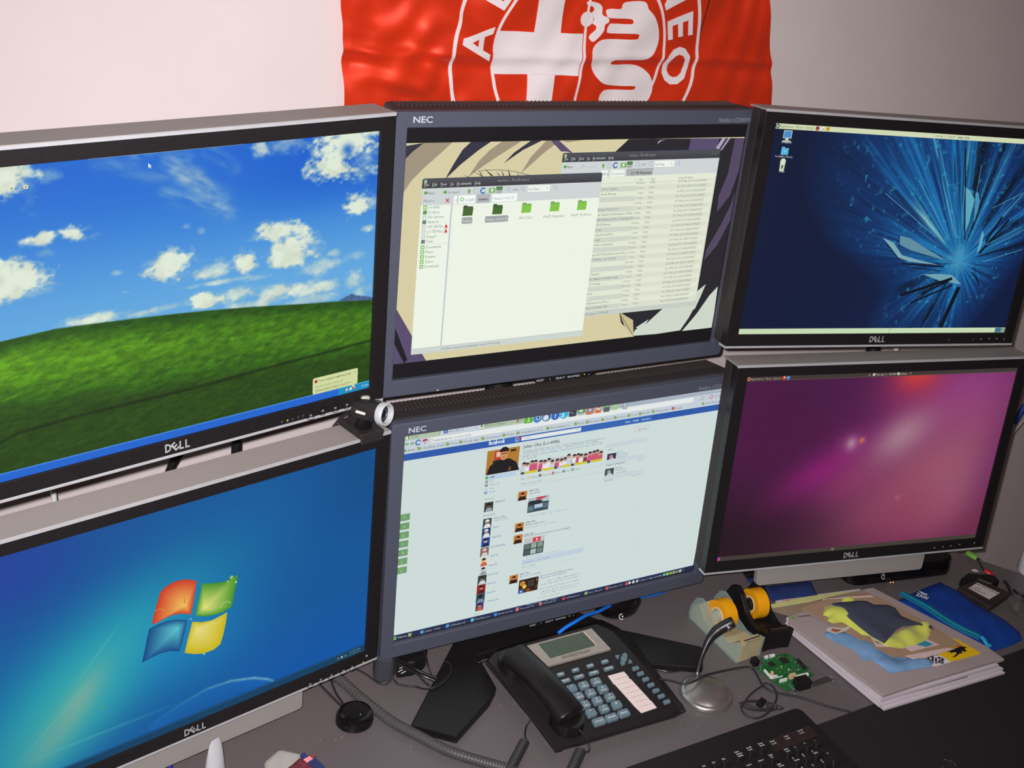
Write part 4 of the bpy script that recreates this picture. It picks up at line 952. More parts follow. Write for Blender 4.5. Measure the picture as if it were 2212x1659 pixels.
def toolbar(f, zt, back, bx, upx, stop, rel, home, comp, zo, pct, zi, sel, lens, fwd=None, txt='List View', pc='50%'):
    arrow_icon(f, (back[0], zt)); f.text('Back', (bx[0][0], zt - .0022), .0064, (70, 84, 84), bx[1][0] - bx[0][0])
    if fwd: arrow_icon(f, (fwd[0][0], zt), fwd[3], 2); f.text('Forward', (fwd[1][0], zt - .0022), .0064, fwd[4], fwd[2][0] - fwd[1][0])
    arrow_icon(f, (upx[0], zt), (105, 170, 75), 1)
    f.ring((stop[0], zt), .0038, .0009, (175, 188, 190)); f.ring((rel[0], zt), .0044, .0019, (50, 110, 180), 14, 40, 330)
    f.rect((home[0] - .0048, zt - .0034), (home[0] + .0048, zt + .003), (110, 175, 90)); f.disc((home[0], zt), .0022, (225, 235, 215), 8)
    f.rect((comp[0] - .0048, zt - .0004), (comp[0] + .0048, zt + .005), (88, 130, 84)); f.rect((comp[0] - .0045, zt - .0040), (comp[0] + .0045, zt - .0012), (160, 170, 165))
    for q in (zo, zi, lens): f.ring((q[0], zt + .0008), .0030, .0009, (165, 185, 205)); f.line((q[0] + .002, zt - .0014), (q[0] + .0042, zt - .0036), .001, (165, 185, 205))
    f.text(pc, (pct[0][0], zt - .0022), .0064, (80, 92, 95), pct[1][0] - pct[0][0])
    f.rect((sel[0][0], zt - .0052), (sel[1][0], zt + .0052), (165, 178, 175)); f.rect((sel[0][0] + .0004, zt - .0048), (sel[1][0] - .0004, zt + .0048), (238, 243, 236))
    f.text(txt, (sel[0][0] + .002, zt - .0022), .0064, (70, 88, 88), (sel[1][0] - sel[0][0]) * .45); f.line((sel[1][0] - .006, zt + .001), (sel[1][0] - .0045, zt - .001), .0008, (90, 100, 100))
toolbar(f, (-0.0338,0.1153)[1], (-0.0338,0.1153), ((-0.0296,0.1155), (-0.0211,0.1156)), (0.0285,0.1153), (0.0384,0.1156), (0.0488,0.1154), (0.0624,0.1148), (0.0728,0.1151), (0.0868,0.1153), ((0.0932,0.1154), (0.1009,0.1152)), (0.1085,0.115), ((0.115,0.1151), (0.1513,0.1146)), (0.1577,0.1146), fwd=((-0.0056,0.1157), (-0.0023,0.1156), (0.017,0.1154), (192, 200, 200), (185, 193, 193)))
zc = (0.0917,0.104)[1]
for s, a, b, dk in (('lfa', (0.0255,0.1045), (0.0382,0.1044), 0), ('Documents', (0.0408,0.1047), (0.0664,0.1045), 0), ('2.0 TB Filesystem', (0.0691,0.1046), (0.1145,0.1042), 1)):
    f.rect((a[0], zc - .0052), (b[0], zc + .0056), (150, 152, 156) if dk else (190, 198, 194)); f.rect((a[0] + .0005, zc - .0047), (b[0] - .0005, zc + .0051), (172, 174, 176) if dk else (238, 242, 236))
    f.text(s, (a[0] + (.008 if dk else .003), zc - .0024), .0066, (52, 52, 58) if dk else (120, 140, 145), (b[0] - a[0]) * (.78 if dk else .8), bold=.0002 * dk)
zh = (0.1565,0.0942)[1]; xr = (0.2291,0.0926)[0]; f.rect((X0_, zh - .0045), (xr, zh + .0052), (228, 232, 214)); f.rect((X0_, zh - .0048), (xr, zh - .0045), (170, 178, 165))
for s, a, b in (('v', (0.0857,0.0947), (0.0875,0.0947)), ('Size', (0.0923,0.094), (0.0989,0.094)), ('Type', (0.1131,0.0939), (0.1208,0.0939)), ('Date Modified', (0.1631,0.0935), (0.1882,0.0933))): f.text(s, (a[0], zh - .0022), .0062, (105, 115, 110), b[0] - a[0])
names = ['', 'Backup from Canrise', 'Backup from Morita', '', 'Client', 'Cisco Packet Tracer 5.3', 'Credit & Classic Performance 13 Bo..', 'CompTIA Network Plus Training Vid..', 'Alfa & Kirill Mezey', 'Cisco Tests', 'CorporateDesert.ISO', 'Downloads', 'Downloads completed', 'Books', 'Exchange 2007 Enterprise and Stan...', 'Garmin Mobile - Pc 5.00.50', 'Games', '', 'Novell Gaswel', 'RAM ISO Maker 3.4 with serial', 'Server 4 settings', 'ntfs', 'Navigation', '', 'Trade Indicators and Bots', 'Workshop 6.5 Build 178c', '']
items = ['138 items', '5 items', '1 item', '1 item', '10 items', '1 item', '3 items', '69 items', '14 items', '25 items', '1 item', '4 items', '30 items', '14 items', '16 items', '1 item', '225 items', '52 items', '0 items', '2 items', '20 items', '148 items', '3 items', '12 items', '14 items', '7 items']
dates = ['Sun 03 Apr 2011 05:12:35 PM EDT', 'Fri 19 Nov 2010 07:17:12 PM EST', 'Sat 18 Dec 2010 09:25:25 PM EST', 'Fri 19 Nov 2010 07:27:12 PM EST', 'Fri 19 Nov 2010 07:30:05 PM EST', 'Fri 19 Nov 2010 07:35:48 PM EST', 'Fri 19 Nov 2010 07:38:48 PM EST', 'Fri 19 Nov 2010 07:40:28 PM EST', 'Sat 20 Nov 2010 10:05:25 AM EST', 'Fri 19 Nov 2010 08:33:57 PM EST', 'Fri 19 Nov 2010 08:28:57 PM EST', 'Fri 19 Nov 2010 08:33:28 PM EST', 'Fri 19 Nov 2010 08:57:10 PM EST', 'Sun 23 Jan 2011 09:51:04 AM EST', 'Tue 25 Jan 2011 08:28:04 PM EST', 'Fri 19 Nov 2010 08:38:02 PM EST', 'Thu 16 Dec 2010 10:14:15 PM EST', 'Sat 12 Mar 2011 08:59:12 PM EST', 'Sat 19 Mar 2011 02:07:57 AM EDT', 'Fri 19 Nov 2010 08:47:53 PM EST', 'Fri 11 Mar 2011 10:59:27 AM EST', 'Fri 08 Apr 2011 12:03:20 PM EDT', 'Fri 19 Nov 2010 08:57:03 PM EST', 'Tue 15 Mar 2011 09:06:13 PM EDT', 'Sun 13 Mar 2011 08:02:04 PM EDT', 'Thu 17 Feb 2011 08:36:58 PM EST']
za = ((0.0945,0.0878)[1] + (0.1636,0.087)[1]) / 2; zz = ((0.0953,-0.0966)[1] + (0.1619,-0.0974)[1]) / 2
nr = 26; dz = (za - zz) / (nr - 1)
xn = x1 - .030; xs = (0.0903,0.0715)[0]; xi = ((0.1011,0.0879)[0] + (0.1044,-0.0974)[0]) / 2; xt = ((0.1125,0.0879)[0] + (0.1118,-0.0974)[0]) / 2; xd = ((0.1628,0.0876)[0] + (0.1617,-0.0964)[0]) / 2
for i in range(nr):
    z = za - dz * i
    if i % 2: f.rect((X0_, z - dz * .34), (xs - .001, z + dz * .66), (206, 212, 198)); f.rect((xs - .001, z - dz * .34), (xr - .002, z + dz * .66), (218, 222, 204))
    n = names[i] if i < len(names) else ''
    if n: f.text(n, (x1 - .012, z), .0062, (96, 108, 104))
    f.text(items[i], (xi - .0017 * len(items[i]), z), .0056, (112, 122, 116), .0017 * len(items[i])); f.text('Folder', (xt, z), .0060, (118, 128, 122), .0096)
    f.text(dates[i], (xd, z), .0060, (104, 112, 108), .0530)
f.rect((xr, Z0_ + .008), (xr + .0005, zh), (165, 172, 165)); f.rect((X0_, Z0_ + .0004), (X1_ - .0004, Z0_ + .0085), (198, 206, 196)); f.text('81 items, Free space: 177.8 GB', (x1 - .02, Z0_ + .0026), .0062, (105, 118, 112))
for k in range(3): f.text('-+x'[k], (X1_ - .022 + k * .006, Z1_ - .0075), .0055, (140, 140, 140))
f.build('file_browser', sB, label='file browser window in list view, half behind the other')
hf1 = z1 - (-0.2478,0.0931)[1]; hf2 = z1 - (-0.204,0.0706)[1] 
f = browser(sB, -.0034, x0, x1, z1, z0, '', (.008, hf1, hf2), 1)
a, b = (-0.1385,0.1027), (-0.0897,0.1025); f.text('vmware - File Browser', (a[0], z1 - .0078), .0068, (150, 150, 148), b[0] - a[0])
menu(f, z1 - hf1 + .0030, (('File', (-0.2454,0.0954), (-0.2386,0.0954)), ('Edit', (-0.2338,0.0959), (-0.2268,0.0958)), ('View', (-0.2222,0.0959), (-0.2131,0.0962)), ('Go', (-0.2082,0.0957), (-0.2027,0.0958)), ('Bookmarks', (-0.1984,0.0959), (-0.177,0.096)), ('Help', (-0.1725,0.0958), (-0.1635,0.096))), s=.0070)
zt = (-0.2426,0.0873)[1]
toolbar(f, zt, (-0.2423,0.0873), ((-0.2378,0.0873), (-0.2295,0.0875)), (-0.1796,0.0878), (-0.1695,0.0878), (-0.1589,0.0877), (-0.1454,0.0874), (-0.1345,0.0877), (-0.121,0.088), ((-0.1145,0.0881), (-0.1048,0.0883)), (-0.0989,0.0881), ((-0.0917,0.0879), (-0.055,0.0877)), (-0.0483,0.0872), fwd=((-0.2143,0.0877), (-0.2101,0.0878), (-0.1944,0.0878), (95, 160, 80), (80, 110, 105)), txt='Icon View', pc='100%')
zp = (-0.1741,0.0766)[1]
for s, a, b, dk in (('<', (-0.2019,0.0761), (-0.1961,0.076), 0), ('lordalfa', (-0.1946,0.0766), (-0.1691,0.0764), 0), ('vmware', (-0.1674,0.0768), (-0.1477,0.0769), 1), ('Ubuntu 10.04 LTS', (-0.1451,0.0768), (-0.1056,0.0769), 0)):
    f.rect((a[0], zp - .0058), (b[0], zp + .006), (160, 162, 168) if dk else (195, 204, 204)); f.rect((a[0] + .0005, zp - .0053), (b[0] - .0005, zp + .0055), (178, 180, 186) if dk else (244, 248, 244))
    o_ = .010 if s[0] == 'l' else .0025
    f.text(s, (a[0] + o_, zp - .0025), .0068, (60, 58, 64) if dk else (120, 150, 155), max(.002, (b[0] - a[0] - o_) * .86), bold=.0002 * dk)
    if s[0] == 'l': f.ring((a[0] + .0055, zp), .003, .0012, (120, 180, 90), 6)
# sidebar
zsb = z1 - hf2; xsb = ((-0.2041,0.0642)[0] + (-0.2035,-0.1361)[0]) / 2
f.text('Places v', ((-0.2449,0.0753)[0], (-0.2377,0.075)[1]), .0070, (105, 115, 112), (-0.2298,0.0759)[0] - (-0.2449,0.0753)[0]); p = (-0.2105,0.0762)
f.line((p[0] - .0024, p[1] - .0024), (p[0] + .0024, p[1] + .0024), .0014, (205, 60, 70)); f.line((p[0] - .0024, p[1] + .0024), (p[0] + .0024, p[1] - .0024), .0014, (205, 60, 70))
f.rect((xsb - .0012, z0 + .009), (xsb + .0012, zsb + .001), (190, 204, 206))
sb = ['lordalfa', 'Desktop', 'File System', 'Network', '147 GB File...', '2.0 TB Files...', 'floppy0', 'Trash', 'Documents', 'Music', 'Pictures', 'Videos', 'Downloads']
wd = [.0225, .0235, .033, .023, .037, .0365, .0195, .0135, .0315, .016, .0215, .018, .030]
zs0 = (-0.2348,0.0663)[1]; zs7 = (-0.2365,0.0203)[1]; zs8 = (-0.2314,0.0125)[1]; zs12 = (-0.2317,-0.0141)[1]
for i, s in enumerate(sb):
    z = zs0 + (zs7 - zs0) * i / 7 if i < 8 else zs8 + (zs12 - zs8) * (i - 8) / 4
    c = (120, 190, 90) if i in (0, 8, 9, 10, 11, 12) else (100, 150, 100) if i == 1 else (110, 125, 125) if i in (3, 7) else (190, 205, 200)
    xi_ = x0 + .0035; f.rect((xi_, z - .0008), (xi_ + .0056, z + .0045), c)
    if i in (0, 2, 4, 5, 6, 8, 9, 10, 11, 12): f.rect((xi_ + .0015, z + .0004), (xi_ + .0042, z + .003), (232, 240, 225))
    f.text(s, (x0 + .011, z), .0070, (95, 150, 145) if i < 3 else (100, 125, 122), wd[i] * .70)
    if i in (4, 5): q = x0 + .0385; f.poly([(q - .0024, z), (q + .0024, z), (q, z + .005)], (200, 50, 60)); f.rect((q - .0024, z - .0012), (q + .0024, z - .0004), (200, 50, 60))
f.rect((x0, (zs7 + zs8) / 2 + .0015), (xsb, (zs7 + zs8) / 2 + .0018), (185, 198, 200))
for p, dk, s, a, b in (((-0.1795,0.0611), 1, 'Fedora', (-0.1865,0.0509), (-0.1726,0.051)), ((-0.1349,0.0613), 1, 'Ubuntu 10.04 LTS', (-0.1517,0.0514), (-0.1181,0.0509)), ((-0.0902,0.0613), 0, 'Win7_32bit', (-0.1006,0.0512), (-0.0796,0.0514)), ((-0.0454,0.0614), 0, 'WinXP_Ninjatrader', (-0.0623,0.0514), (-0.0279,0.0512)), ((-0.001,0.0616), 0, 'WinXP_Workhorse', (-0.0172,0.0516), (0.0162,0.0509))):
    zf = (-0.1348,0.0611)[1] if 1 else p[1]; p = (p[0], zf)
    c1, c2 = ((62, 84, 60), (70, 104, 48)) if dk else ((124, 168, 100), (132, 196, 72))
    f.rect((p[0] - .0072, p[1] - .006), (p[0] + .0072, p[1] + .0058), c1); f.rect((p[0] - .0068, p[1] + .0058), (p[0] - .001, p[1] + .0074), c1)
    f.poly([(p[0] - .0078, p[1] - .0068), (p[0] + .0072, p[1] - .0068), (p[0] + .0080, p[1] + .0038), (p[0] - .0066, p[1] + .0038)], c2)
    zl = p[1] - .0155
    if dk: f.poly([(x + (a[0] + b[0]) / 2, z + zl + .0022) for x, z in rrect(b[0] - a[0] + .002, .0088, .0015, 2)], (158, 162, 164))
    f.text(s, (a[0], zl), .0068, (225, 228, 225) if dk else (115, 145, 135), b[0] - a[0])
f.rect((x0, z0 + .0003), (x1 - .0003, z0 + .0085), (204, 212, 208)); f.rect((x0, z0 + .0085), (x1, z0 + .0089), (170, 182, 180))
a, b = (-0.2035,-0.1361), (-0.111,-0.1349); f.text('2 folders selected (containing a total of 81 items)', (a[0], z0 + .0026), .0066, (90, 105, 100), b[0] - a[0])
f.build('file_browser', sB, label='file browser window in icon view, in front')

# E: the web page
sE = panel(mE, NW_, NH_)
f = Flat(-.0002)
HH = NH_ / 2
PG, TB, TI = (204, 218, 216), (196, 206, 216), (166, 176, 190)
f.rect((-HW, -HH), (HW, HH), PG)
f.build('web_page', sE)
f = Flat(-.0004)
def zm(a, b): return (a[1] + b[1]) / 2
z_tab = B_ = None
z_tab = zm((-0.2761,0.1611), (0.2666,0.1621)); z_tool = zm((-0.2757,0.1429), (0.269,0.1409)); z_blue = zm((-0.2751,0.1317), (0.2674,0.1308))
f.poly([(-HW, z_tab), (HW, z_tab), (HW, HH), (-HW + .004, HH), (-HW + .001, HH - .0015), (-HW, HH - .004)], TI)
f.rect((-HW, z_tool), (HW, z_tab), TB)
xa, xb, xc = (-0.217,0.1615)[0], (-0.1599,0.1652)[0], (-0.0881,0.1618)[0]
f.poly([(-HW, z_tab), (xa, z_tab), (xa - .002, z_tab + .0098), (-HW + .003, z_tab + .0098), (-HW, z_tab + .007)], (176, 192, 168))
f.poly([(xb, z_tab), (xc + .05, z_tab), (xc + .048, z_tab + .0098), (xb + .003, z_tab + .0098)], (172, 190, 166))
f.poly([(xa - .003, z_tab), (xb + .003, z_tab), (xb, z_tab + .0105), (xa, z_tab + .0105)], TB)
zt = z_tab + .0028
f.rect(((-0.2697,0.1637)[0], zt - .001), ((-0.265,0.1636)[0], zt + .0055), (235, 238, 235)); f.rect(((-0.2677,0.1634)[0], zt - .001), ((-0.2656,0.1637)[0], zt + .0055), (60, 140, 70)); f.rect(((-0.2694,0.1637)[0], zt + .003), ((-0.268,0.1641)[0], zt + .0052), (200, 90, 60))
a, b = (-0.2638,0.1634), (-0.2516,0.1633); f.text('Google', (a[0], zt), .0068, (110, 140, 80), b[0] - a[0])
f.text('x', ((-0.2214,0.1635)[0], zt), .0055, (110, 130, 100)); a = (-0.214,0.1623); f.rect((a[0], zt - .0008), (a[0] + .0058, zt + .0050), (50, 90, 165)); f.text('f', (a[0] + .0022, zt), .0062, (235, 240, 245), bold=.0003)
a, b = (-0.2086,0.1627), (-0.1835,0.1638); f.text('Julian Chia (1)', (a[0], zt), .0068, (90, 100, 135), b[0] - a[0]); f.text('x', ((-0.1642,0.1639)[0], zt), .0055, (110, 120, 140))
a = (-0.1584,0.1618); f.rect((a[0], zt - .001), (a[0] + .0066, zt + .0055), (230, 236, 230)); f.line((a[0] + .001, zt + .0022), (a[0] + .0056, zt + .0022), .0016, (60, 110, 100)); f.line((a[0] + .0033, zt), (a[0] + .0033, zt + .0045), .0016, (60, 110, 100))
a, b = (-0.1517,0.1639), (-0.1148,0.164); f.text('VMFusions | Singapor..', (a[0], zt), .0068, (100, 125, 90), b[0] - a[0]); f.text('X', ((-0.0998,0.1623)[0], zt - .0004), .0080, (140, 30, 40), bold=.0004); a = (-0.0953,0.1629); f.text('XOS', (a[0], zt), .0068, (110, 120, 95), .006)
# tool row
zr = zm((-0.2461,0.1551), (0.1253,0.1689)); zr = z_tab - (z_tab - z_tool) * .28
for q, d in (((-0.2693,0.1561), 0), ((-0.2607,0.1559), 2)): arrow_icon(f, (q[0], zr), (120, 175, 110), d)
q = (-0.2519,0.1557); f.ring((q[0], zr), .0046, .0020, (50, 115, 185), 14, 30, 320); q = (-0.2417,0.1556)
f.poly([(q[0] - .0048, zr), (q[0] - .003, zr + .0036), (q[0] + .002, zr + .0040), (q[0] + .0048, zr + .001), (q[0] + .001, zr + .0008)], (190, 55, 60)); f.line((q[0], zr - .0038), (q[0], zr + .002), .0009, (110, 90, 90))
xa, xb = (-0.2353,0.1558)[0], (0.2151,0.1583)[0]; f.rect((xa, zr - .0046), (xb, zr + .0050), (176, 186, 195)); f.rect((xa + .0005, zr - .0042), (xb, zr + .0046), (226, 232, 230))
f.ring(((-0.232,0.1555)[0], zr), .0028, .0006, (140, 150, 160)); a, b = (-0.228,0.1546), (-0.2013,0.1547); f.text('www.facebook', (a[0], zr - .0024), .0070, (70, 85, 80), b[0] - a[0]); f.text('.com/lordalfa', (b[0] + .0006, zr - .0024), .0070, (160, 150, 160), .030)
for q, c in (((0.2326,0.1554), (150, 165, 175)), ((0.2407,0.1551), (180, 190, 195)), ((0.2496,0.1553), (200, 80, 85)), ((0.2589,0.154), (150, 165, 175)), ((0.268,0.1551), (120, 135, 150))): f.ring((q[0], zr), .0034, .0012, c)
# bookmarks
zk = z_tool + (z_tab - z_tool) * .13
bm_ = [('Banks', (-0.2671,0.1474), (-0.2558,0.1474)), ('Classifieds, Deals', (-0.2459,0.1476), (-0.212,0.1471)), ('Forex', (-0.2025,0.1468), (-0.1917,0.1473)), ('Google Apps', (-0.1819,0.1467), (-0.1573,0.1465)), ('Government', (-0.1473,0.1462), (-0.1228,0.1468)), ('Mobile', (-0.1134,0.146), (-0.1008,0.1466)), ('Virtualization in G...', (-0.0907,0.1456), (-0.0523,0.1461)), ('Networking & Co...', (-0.0411,0.1457), (-0.0055,0.1462)),
       ('Radio', (0.0065,0.146), (0.017,0.1466)), ('Receipes', (0.0266,0.1458), (0.0435,0.1466)), ('School', (0.0534,0.1465), (0.0658,0.1469)), ('Servers', (0.0758,0.1465), (0.0901,0.1468)), ('Social', (0.1002,0.1465), (0.1113,0.1466)), ('Ecraft', (0.1211,0.1465), (0.1339,0.1471)), ('Pimspotter', (0.1447,0.1461), (0.1718,0.1466)), ('Google', (0.182,0.1461), (0.1952,0.1467)), ('Other Bookmarks', (0.2397,0.1466), (0.2718,0.1462))]
for s, a, b in bm_:
    f.text(s, (a[0], zk), .0068, (96, 104, 108), b[0] - a[0]); f.rect((a[0] - .0072, zk - .0004), (a[0] - .0016, zk + .0040), (130, 170, 105) if s != 'Google' else (200, 90, 70)); f.rect((a[0] - .0072, zk + .0040), (a[0] - .0048, zk + .0050), (130, 170, 105) if s != 'Google' else (70, 120, 190))
f.build('browser_toolbar', sE)
# dock of icons
f = Flat(-.0036)
zd = zm((-0.0816,0.1621), (0.0829,0.1626)); 
def ic(q): return (q[0], z_tab + .0052)
p = ic((-0.0813,0.1621)); f.rect((p[0] - .0068, p[1] - .0054), (p[0] + .0068, p[1] + .0058), (96, 172, 50)); f.rect((p[0] - .001, p[1] - .003), (p[0] + .001, p[1] + .004), (190, 225, 160)); f.line((p[0] - .003, p[1] - .0028), (p[0] + .003, p[1] - .0028), .0012, (190, 225, 160))
for q, c, c2 in (((-0.0666,0.1631), (70, 130, 200), (30, 60, 110)), ((-0.0517,0.1638), (50, 90, 150), (210, 222, 230)), ((-0.0367,0.1634), (50, 105, 185), (235, 240, 245)), ((-0.022,0.1638), (60, 175, 215), (225, 245, 250))):
    p = ic(q); f.disc(p, .0070, c, 20)
    if c2[0] == 30: f.disc((p[0] + .001, p[1] + .001), .0034, (190, 215, 235)); f.disc((p[0] + .001, p[1] + .001), .002, c2)
    elif c2[0] == 210: f.disc((p[0] - .0008, p[1] - .0010), .0046, c2)
    elif c2[0] == 235: f.text('!', (p[0] - .0014, p[1] - .0034), .0110, c2, bold=.0006)
    else: f.text('S', (p[0] - .0038, p[1] - .0042), .0118, c2, bold=.0006)
p = ic((-0.0071,0.1636)); f.rect((p[0] - .0062, p[1] - .0056), (p[0] + .0062, p[1] + .0060), (60, 62, 78)); f.text('>_', (p[0] - .004, p[1] - .001), .0068, (210, 215, 220), .007)
p = ic((0.0076,0.1641)); f.rect((p[0] - .0062, p[1] - .002), (p[0] + .0062, p[1] + .0058), (96, 150, 80)); f.rect((p[0] - .004, p[1]), (p[0] + .002, p[1] + .004), (210, 225, 205)); f.rect((p[0] - .0055, p[1] - .0055), (p[0] + .0055, p[1] - .0032), (170, 180, 180))
p = ic((0.0224,0.1638)); f.poly([(x + p[0], z + p[1]) for x, z in rrect(.0145, .0135, .003, 3)], (206, 120, 80)); f.poly([(x + p[0], z + p[1] + .0008) for x, z in rrect(.0085, .008, .002, 3)], (100, 140, 185)); f.disc((p[0], p[1] + .0008), .0024, (220, 190, 170), 10)
p = ic((0.0368,0.163)); f.poly([(p[0] - .006, p[1] - .0062), (p[0] + .006, p[1] - .0062), (p[0] + .0012, p[1] + .0065), (p[0] - .0012, p[1] + .0065)], (214, 110, 50)); f.rect((p[0] - .0028, p[1] - .001), (p[0] + .0028, p[1] + .0016), (225, 225, 220))
p = ic((0.0517,0.1635)); f.rect((p[0] - .0055, p[1] - .0066), (p[0] + .0055, p[1] + .0068), (92, 100, 98)); f.rect((p[0] - .0045, p[1] + .0016), (p[0] + .0045, p[1] + .0056), (140, 205, 100))
p = ic((0.0665,0.1635)); f.rect((p[0] - .0045, p[1] - .0056), (p[0] + .0045, p[1] + .005), (160, 200, 140)); f.rect((p[0] - .0048, p[1] + .005), (p[0] + .0048, p[1] + .0064), (120, 160, 110))
p = ic((0.0843,0.1628)); f.poly([(p[0] - .0046, p[1] + .0068), (p[0] + .0052, p[1] + .0068), (p[0] + .0036, p[1] - .0064), (p[0] - .0036, p[1] - .0064)], (120, 128, 138)); f.poly([(p[0] - .0034, p[1] + .0058), (p[0] + .0040, p[1] + .0058), (p[0] + .0026, p[1] - .0052), (p[0] - .0026, p[1] - .0052)], (190, 198, 208)); f.line((p[0], p[1] - .004), (p[0] + .0005, p[1] + .004), .001, (120, 128, 138))
f.build('icon_dock', sE)
# blue header
f = Flat(-.0020)
xr_ = (0.2697,0.1408)[0]; f.rect((-HW, z_blue), (xr_, z_tool), (44, 88, 168)); f.rect(((-0.0894,0.1364)[0] - .045, z_blue), ((0.1399,0.1329)[0], z_tool), (54, 100, 178))
zc = (z_blue + z_tool) / 2
a, b = (-0.142,0.1333), (-0.1157,0.1335); f.text('facebook', (a[0], z_blue + .0036), .0125, (232, 240, 242), b[0] - a[0], bold=.0006)
p = (-0.0961,0.1355); f.ring((p[0], zc), .0034, .0012, (190, 205, 225)); f.disc((p[0] + .004, zc + .0022), .0024, (200, 50, 70), 10)
xa, xb = (-0.0891,0.1364)[0], (0.0118,0.1362)[0]; f.rect((xa, z_blue + .0022), (xb, z_tool - .0022), (224, 230, 228)); f.text('Search', (xa + .003, z_blue + .0048), .0062, (160, 168, 170)); f.ring((xb - .006, zc), .0024, .0008, (190, 195, 195))
for s, a, b in (('Home', (0.0904,0.1349), (0.0994,0.1349)), ('Profile', (0.1044,0.1352), (0.115,0.1353)), ('Account v', (0.1201,0.1352), (0.1365,0.1355))): f.text(s, (a[0], z_blue + .0036), .0058, (215, 225, 235), b[0] - a[0], bold=.0001)
f.build('site_header', sE)
# page body
f = Flat(-.0012)
NAVY, GRY, LB = (52, 74, 130), (128, 142, 150), (176, 192, 212)
def T(s, a, b, size, c, bold=0.): f.text(s, (a[0], zm(a, b)), size, c, b[0] - a[0], bold=bold)
def pic(a, b, base, bits=()):
    x0, x1 = sorted((a[0], b[0])); z0, z1 = sorted((a[1], b[1])); f.rect((x0, z0), (x1, z1), base)
    for u0, v0, u1, v1, c in bits: f.rect((x0 + (x1 - x0) * u0, z0 + (z1 - z0) * v0), (x0 + (x1 - x0) * u1, z0 + (z1 - z0) * v1), c)
    return x0, x1, z0, z1
T('Julian Chia (LordAlfa)', (-0.0837,0.1202), (-0.0226,0.1193), .0098, (52, 58, 72), .00015)
T('@ Startups at The Global Open Conception  * Studied Computer Systems Technology at Seneca at', (-0.0841,0.1132), (0.0569,0.1134), .0058, (110, 130, 165))
T('Centennial College  * Lives in Toronto, Ontario  * Married to Wenxia Lim  * Knows English,', (-0.0839,0.1095), (0.0465,0.1097), .0058, (110, 130, 165))
T('Mandarin Chinese, Cantonese, Mandarin  * From Teochew, Teochew, China  * Born on May', (-0.0838,0.1053), (0.055,0.1047), .0058, (110, 130, 165))
T('21  / Edit Profile', (-0.084,0.101), (-0.0597,0.1005), .0058, (110, 130, 165))
x0_, x1_, z0_, z1_ = pic((-0.1425,0.1247), (-0.0896,0.0853), (176, 122, 50), [(0, 0, 1, .25, (150, 98, 38))])
f.rect((x0_ + .012, z1_ - .017), (x0_ + .030, z1_ - .002), (190, 60, 45)); f.rect((x0_ + .015, z1_ - .012), (x0_ + .024, z1_ - .004), (225, 190, 170)); f.rect((x0_ + .010, z1_ - .022), (x0_ + .022, z1_ - .017), (70, 50, 40))
cx = x0_ + (x1_ - x0_) * .52; f.poly([(cx - .026, z0_), (cx - .022, z0_ + .014), (cx - .010, z0_ + .022), (cx + .010, z0_ + .022), (cx + .022, z0_ + .014), (cx + .028, z0_)], (28, 26, 30))
f.poly([(cx + .0065 * math.cos(k * PI / 8) + .000, z0_ + .030 + .0095 * math.sin(k * PI / 8)) for k in range(16)], (206, 140, 90)); f.poly([(cx + .0078 * math.cos(k * PI / 8), z0_ + .0345 + .0078 * math.sin(k * PI / 8)) for k in range(9)], (30, 22, 24)); f.rect((cx - .005, z0_ + .031), (cx + .005, z0_ + .0322), (70, 40, 36)); f.rect((cx - .002, z0_ + .0245), (cx + .002, z0_ + .0255), (150, 80, 60)); f.rect((x1_ - .015, z1_ - .007), (x1_ - .006, z1_ - .003), (60, 40, 30)); f.rect((x1_ - .016, z0_ + .002), (x1_ - .012, z0_ + .008), (110, 80, 40))
rnd = random.Random(5)
S_ = [((-0.0859,0.0968), (-0.0552,0.0782)), ((-0.0565,0.0957), (-0.0272,0.0774)), ((-0.0275,0.0951), (0.0013,0.0859)), ((0.001,0.094), (0.0298,0.0797)), ((0.0296,0.0944), (0.0594,0.0788))]
zt_, zb_ = zm((-0.0838,0.0951), (0.0579,0.0947)), zm((-0.0838,0.0759), (0.0576,0.0763))
xs_ = [(-0.0843,0.0873)[0], (-0.0557,0.085)[0], (-0.0278,0.0855)[0], (0.0011,0.0872)[0], (0.0295,0.0865)[0], (0.0574,0.086)[0]]
for i in range(5):
    xa, xb = xs_[i] + .0005, xs_[i + 1] - .0006; f.rect((xa, zb_), (xb, zt_), (186, 182, 188)); wv = xb - xa
    f.rect((xa + wv * (.3 if i != 2 else .5), zb_), (xb, zb_ + .0062), (206, 200, 40)); f.rect((xa, zb_), (xa + wv * .2, zb_ + .009), (70, 66, 80))
    for k in range(4):
        hx_ = xa + wv * (.14 + .24 * k) + rnd.uniform(-.001, .001); hz_ = zb_ + .015 + rnd.uniform(-.003, .003)
        f.poly([(hx_ - .0038, zb_ + .004), (hx_ + .0038, zb_ + .004), (hx_ + .003, hz_ - .001), (hx_ - .003, hz_ - .001)], rnd.choice([(206, 80, 120), (225, 225, 232), (130, 60, 70), (196, 90, 110), (200, 205, 215)]))
        f.disc((hx_, hz_), .0030, (196, 150, 130), 10); f.poly([(hx_ + .0034 * math.cos(q * PI / 6), hz_ + .0008 + .0034 * math.sin(q * PI / 6)) for q in range(7)], (44, 34, 38))
f.rect(((-0.1417,0.0861)[0], (-0.1162,0.077)[1]), ((-0.0918,0.0833)[0], (-0.1162,0.077)[1] + .0075), (184, 204, 226))
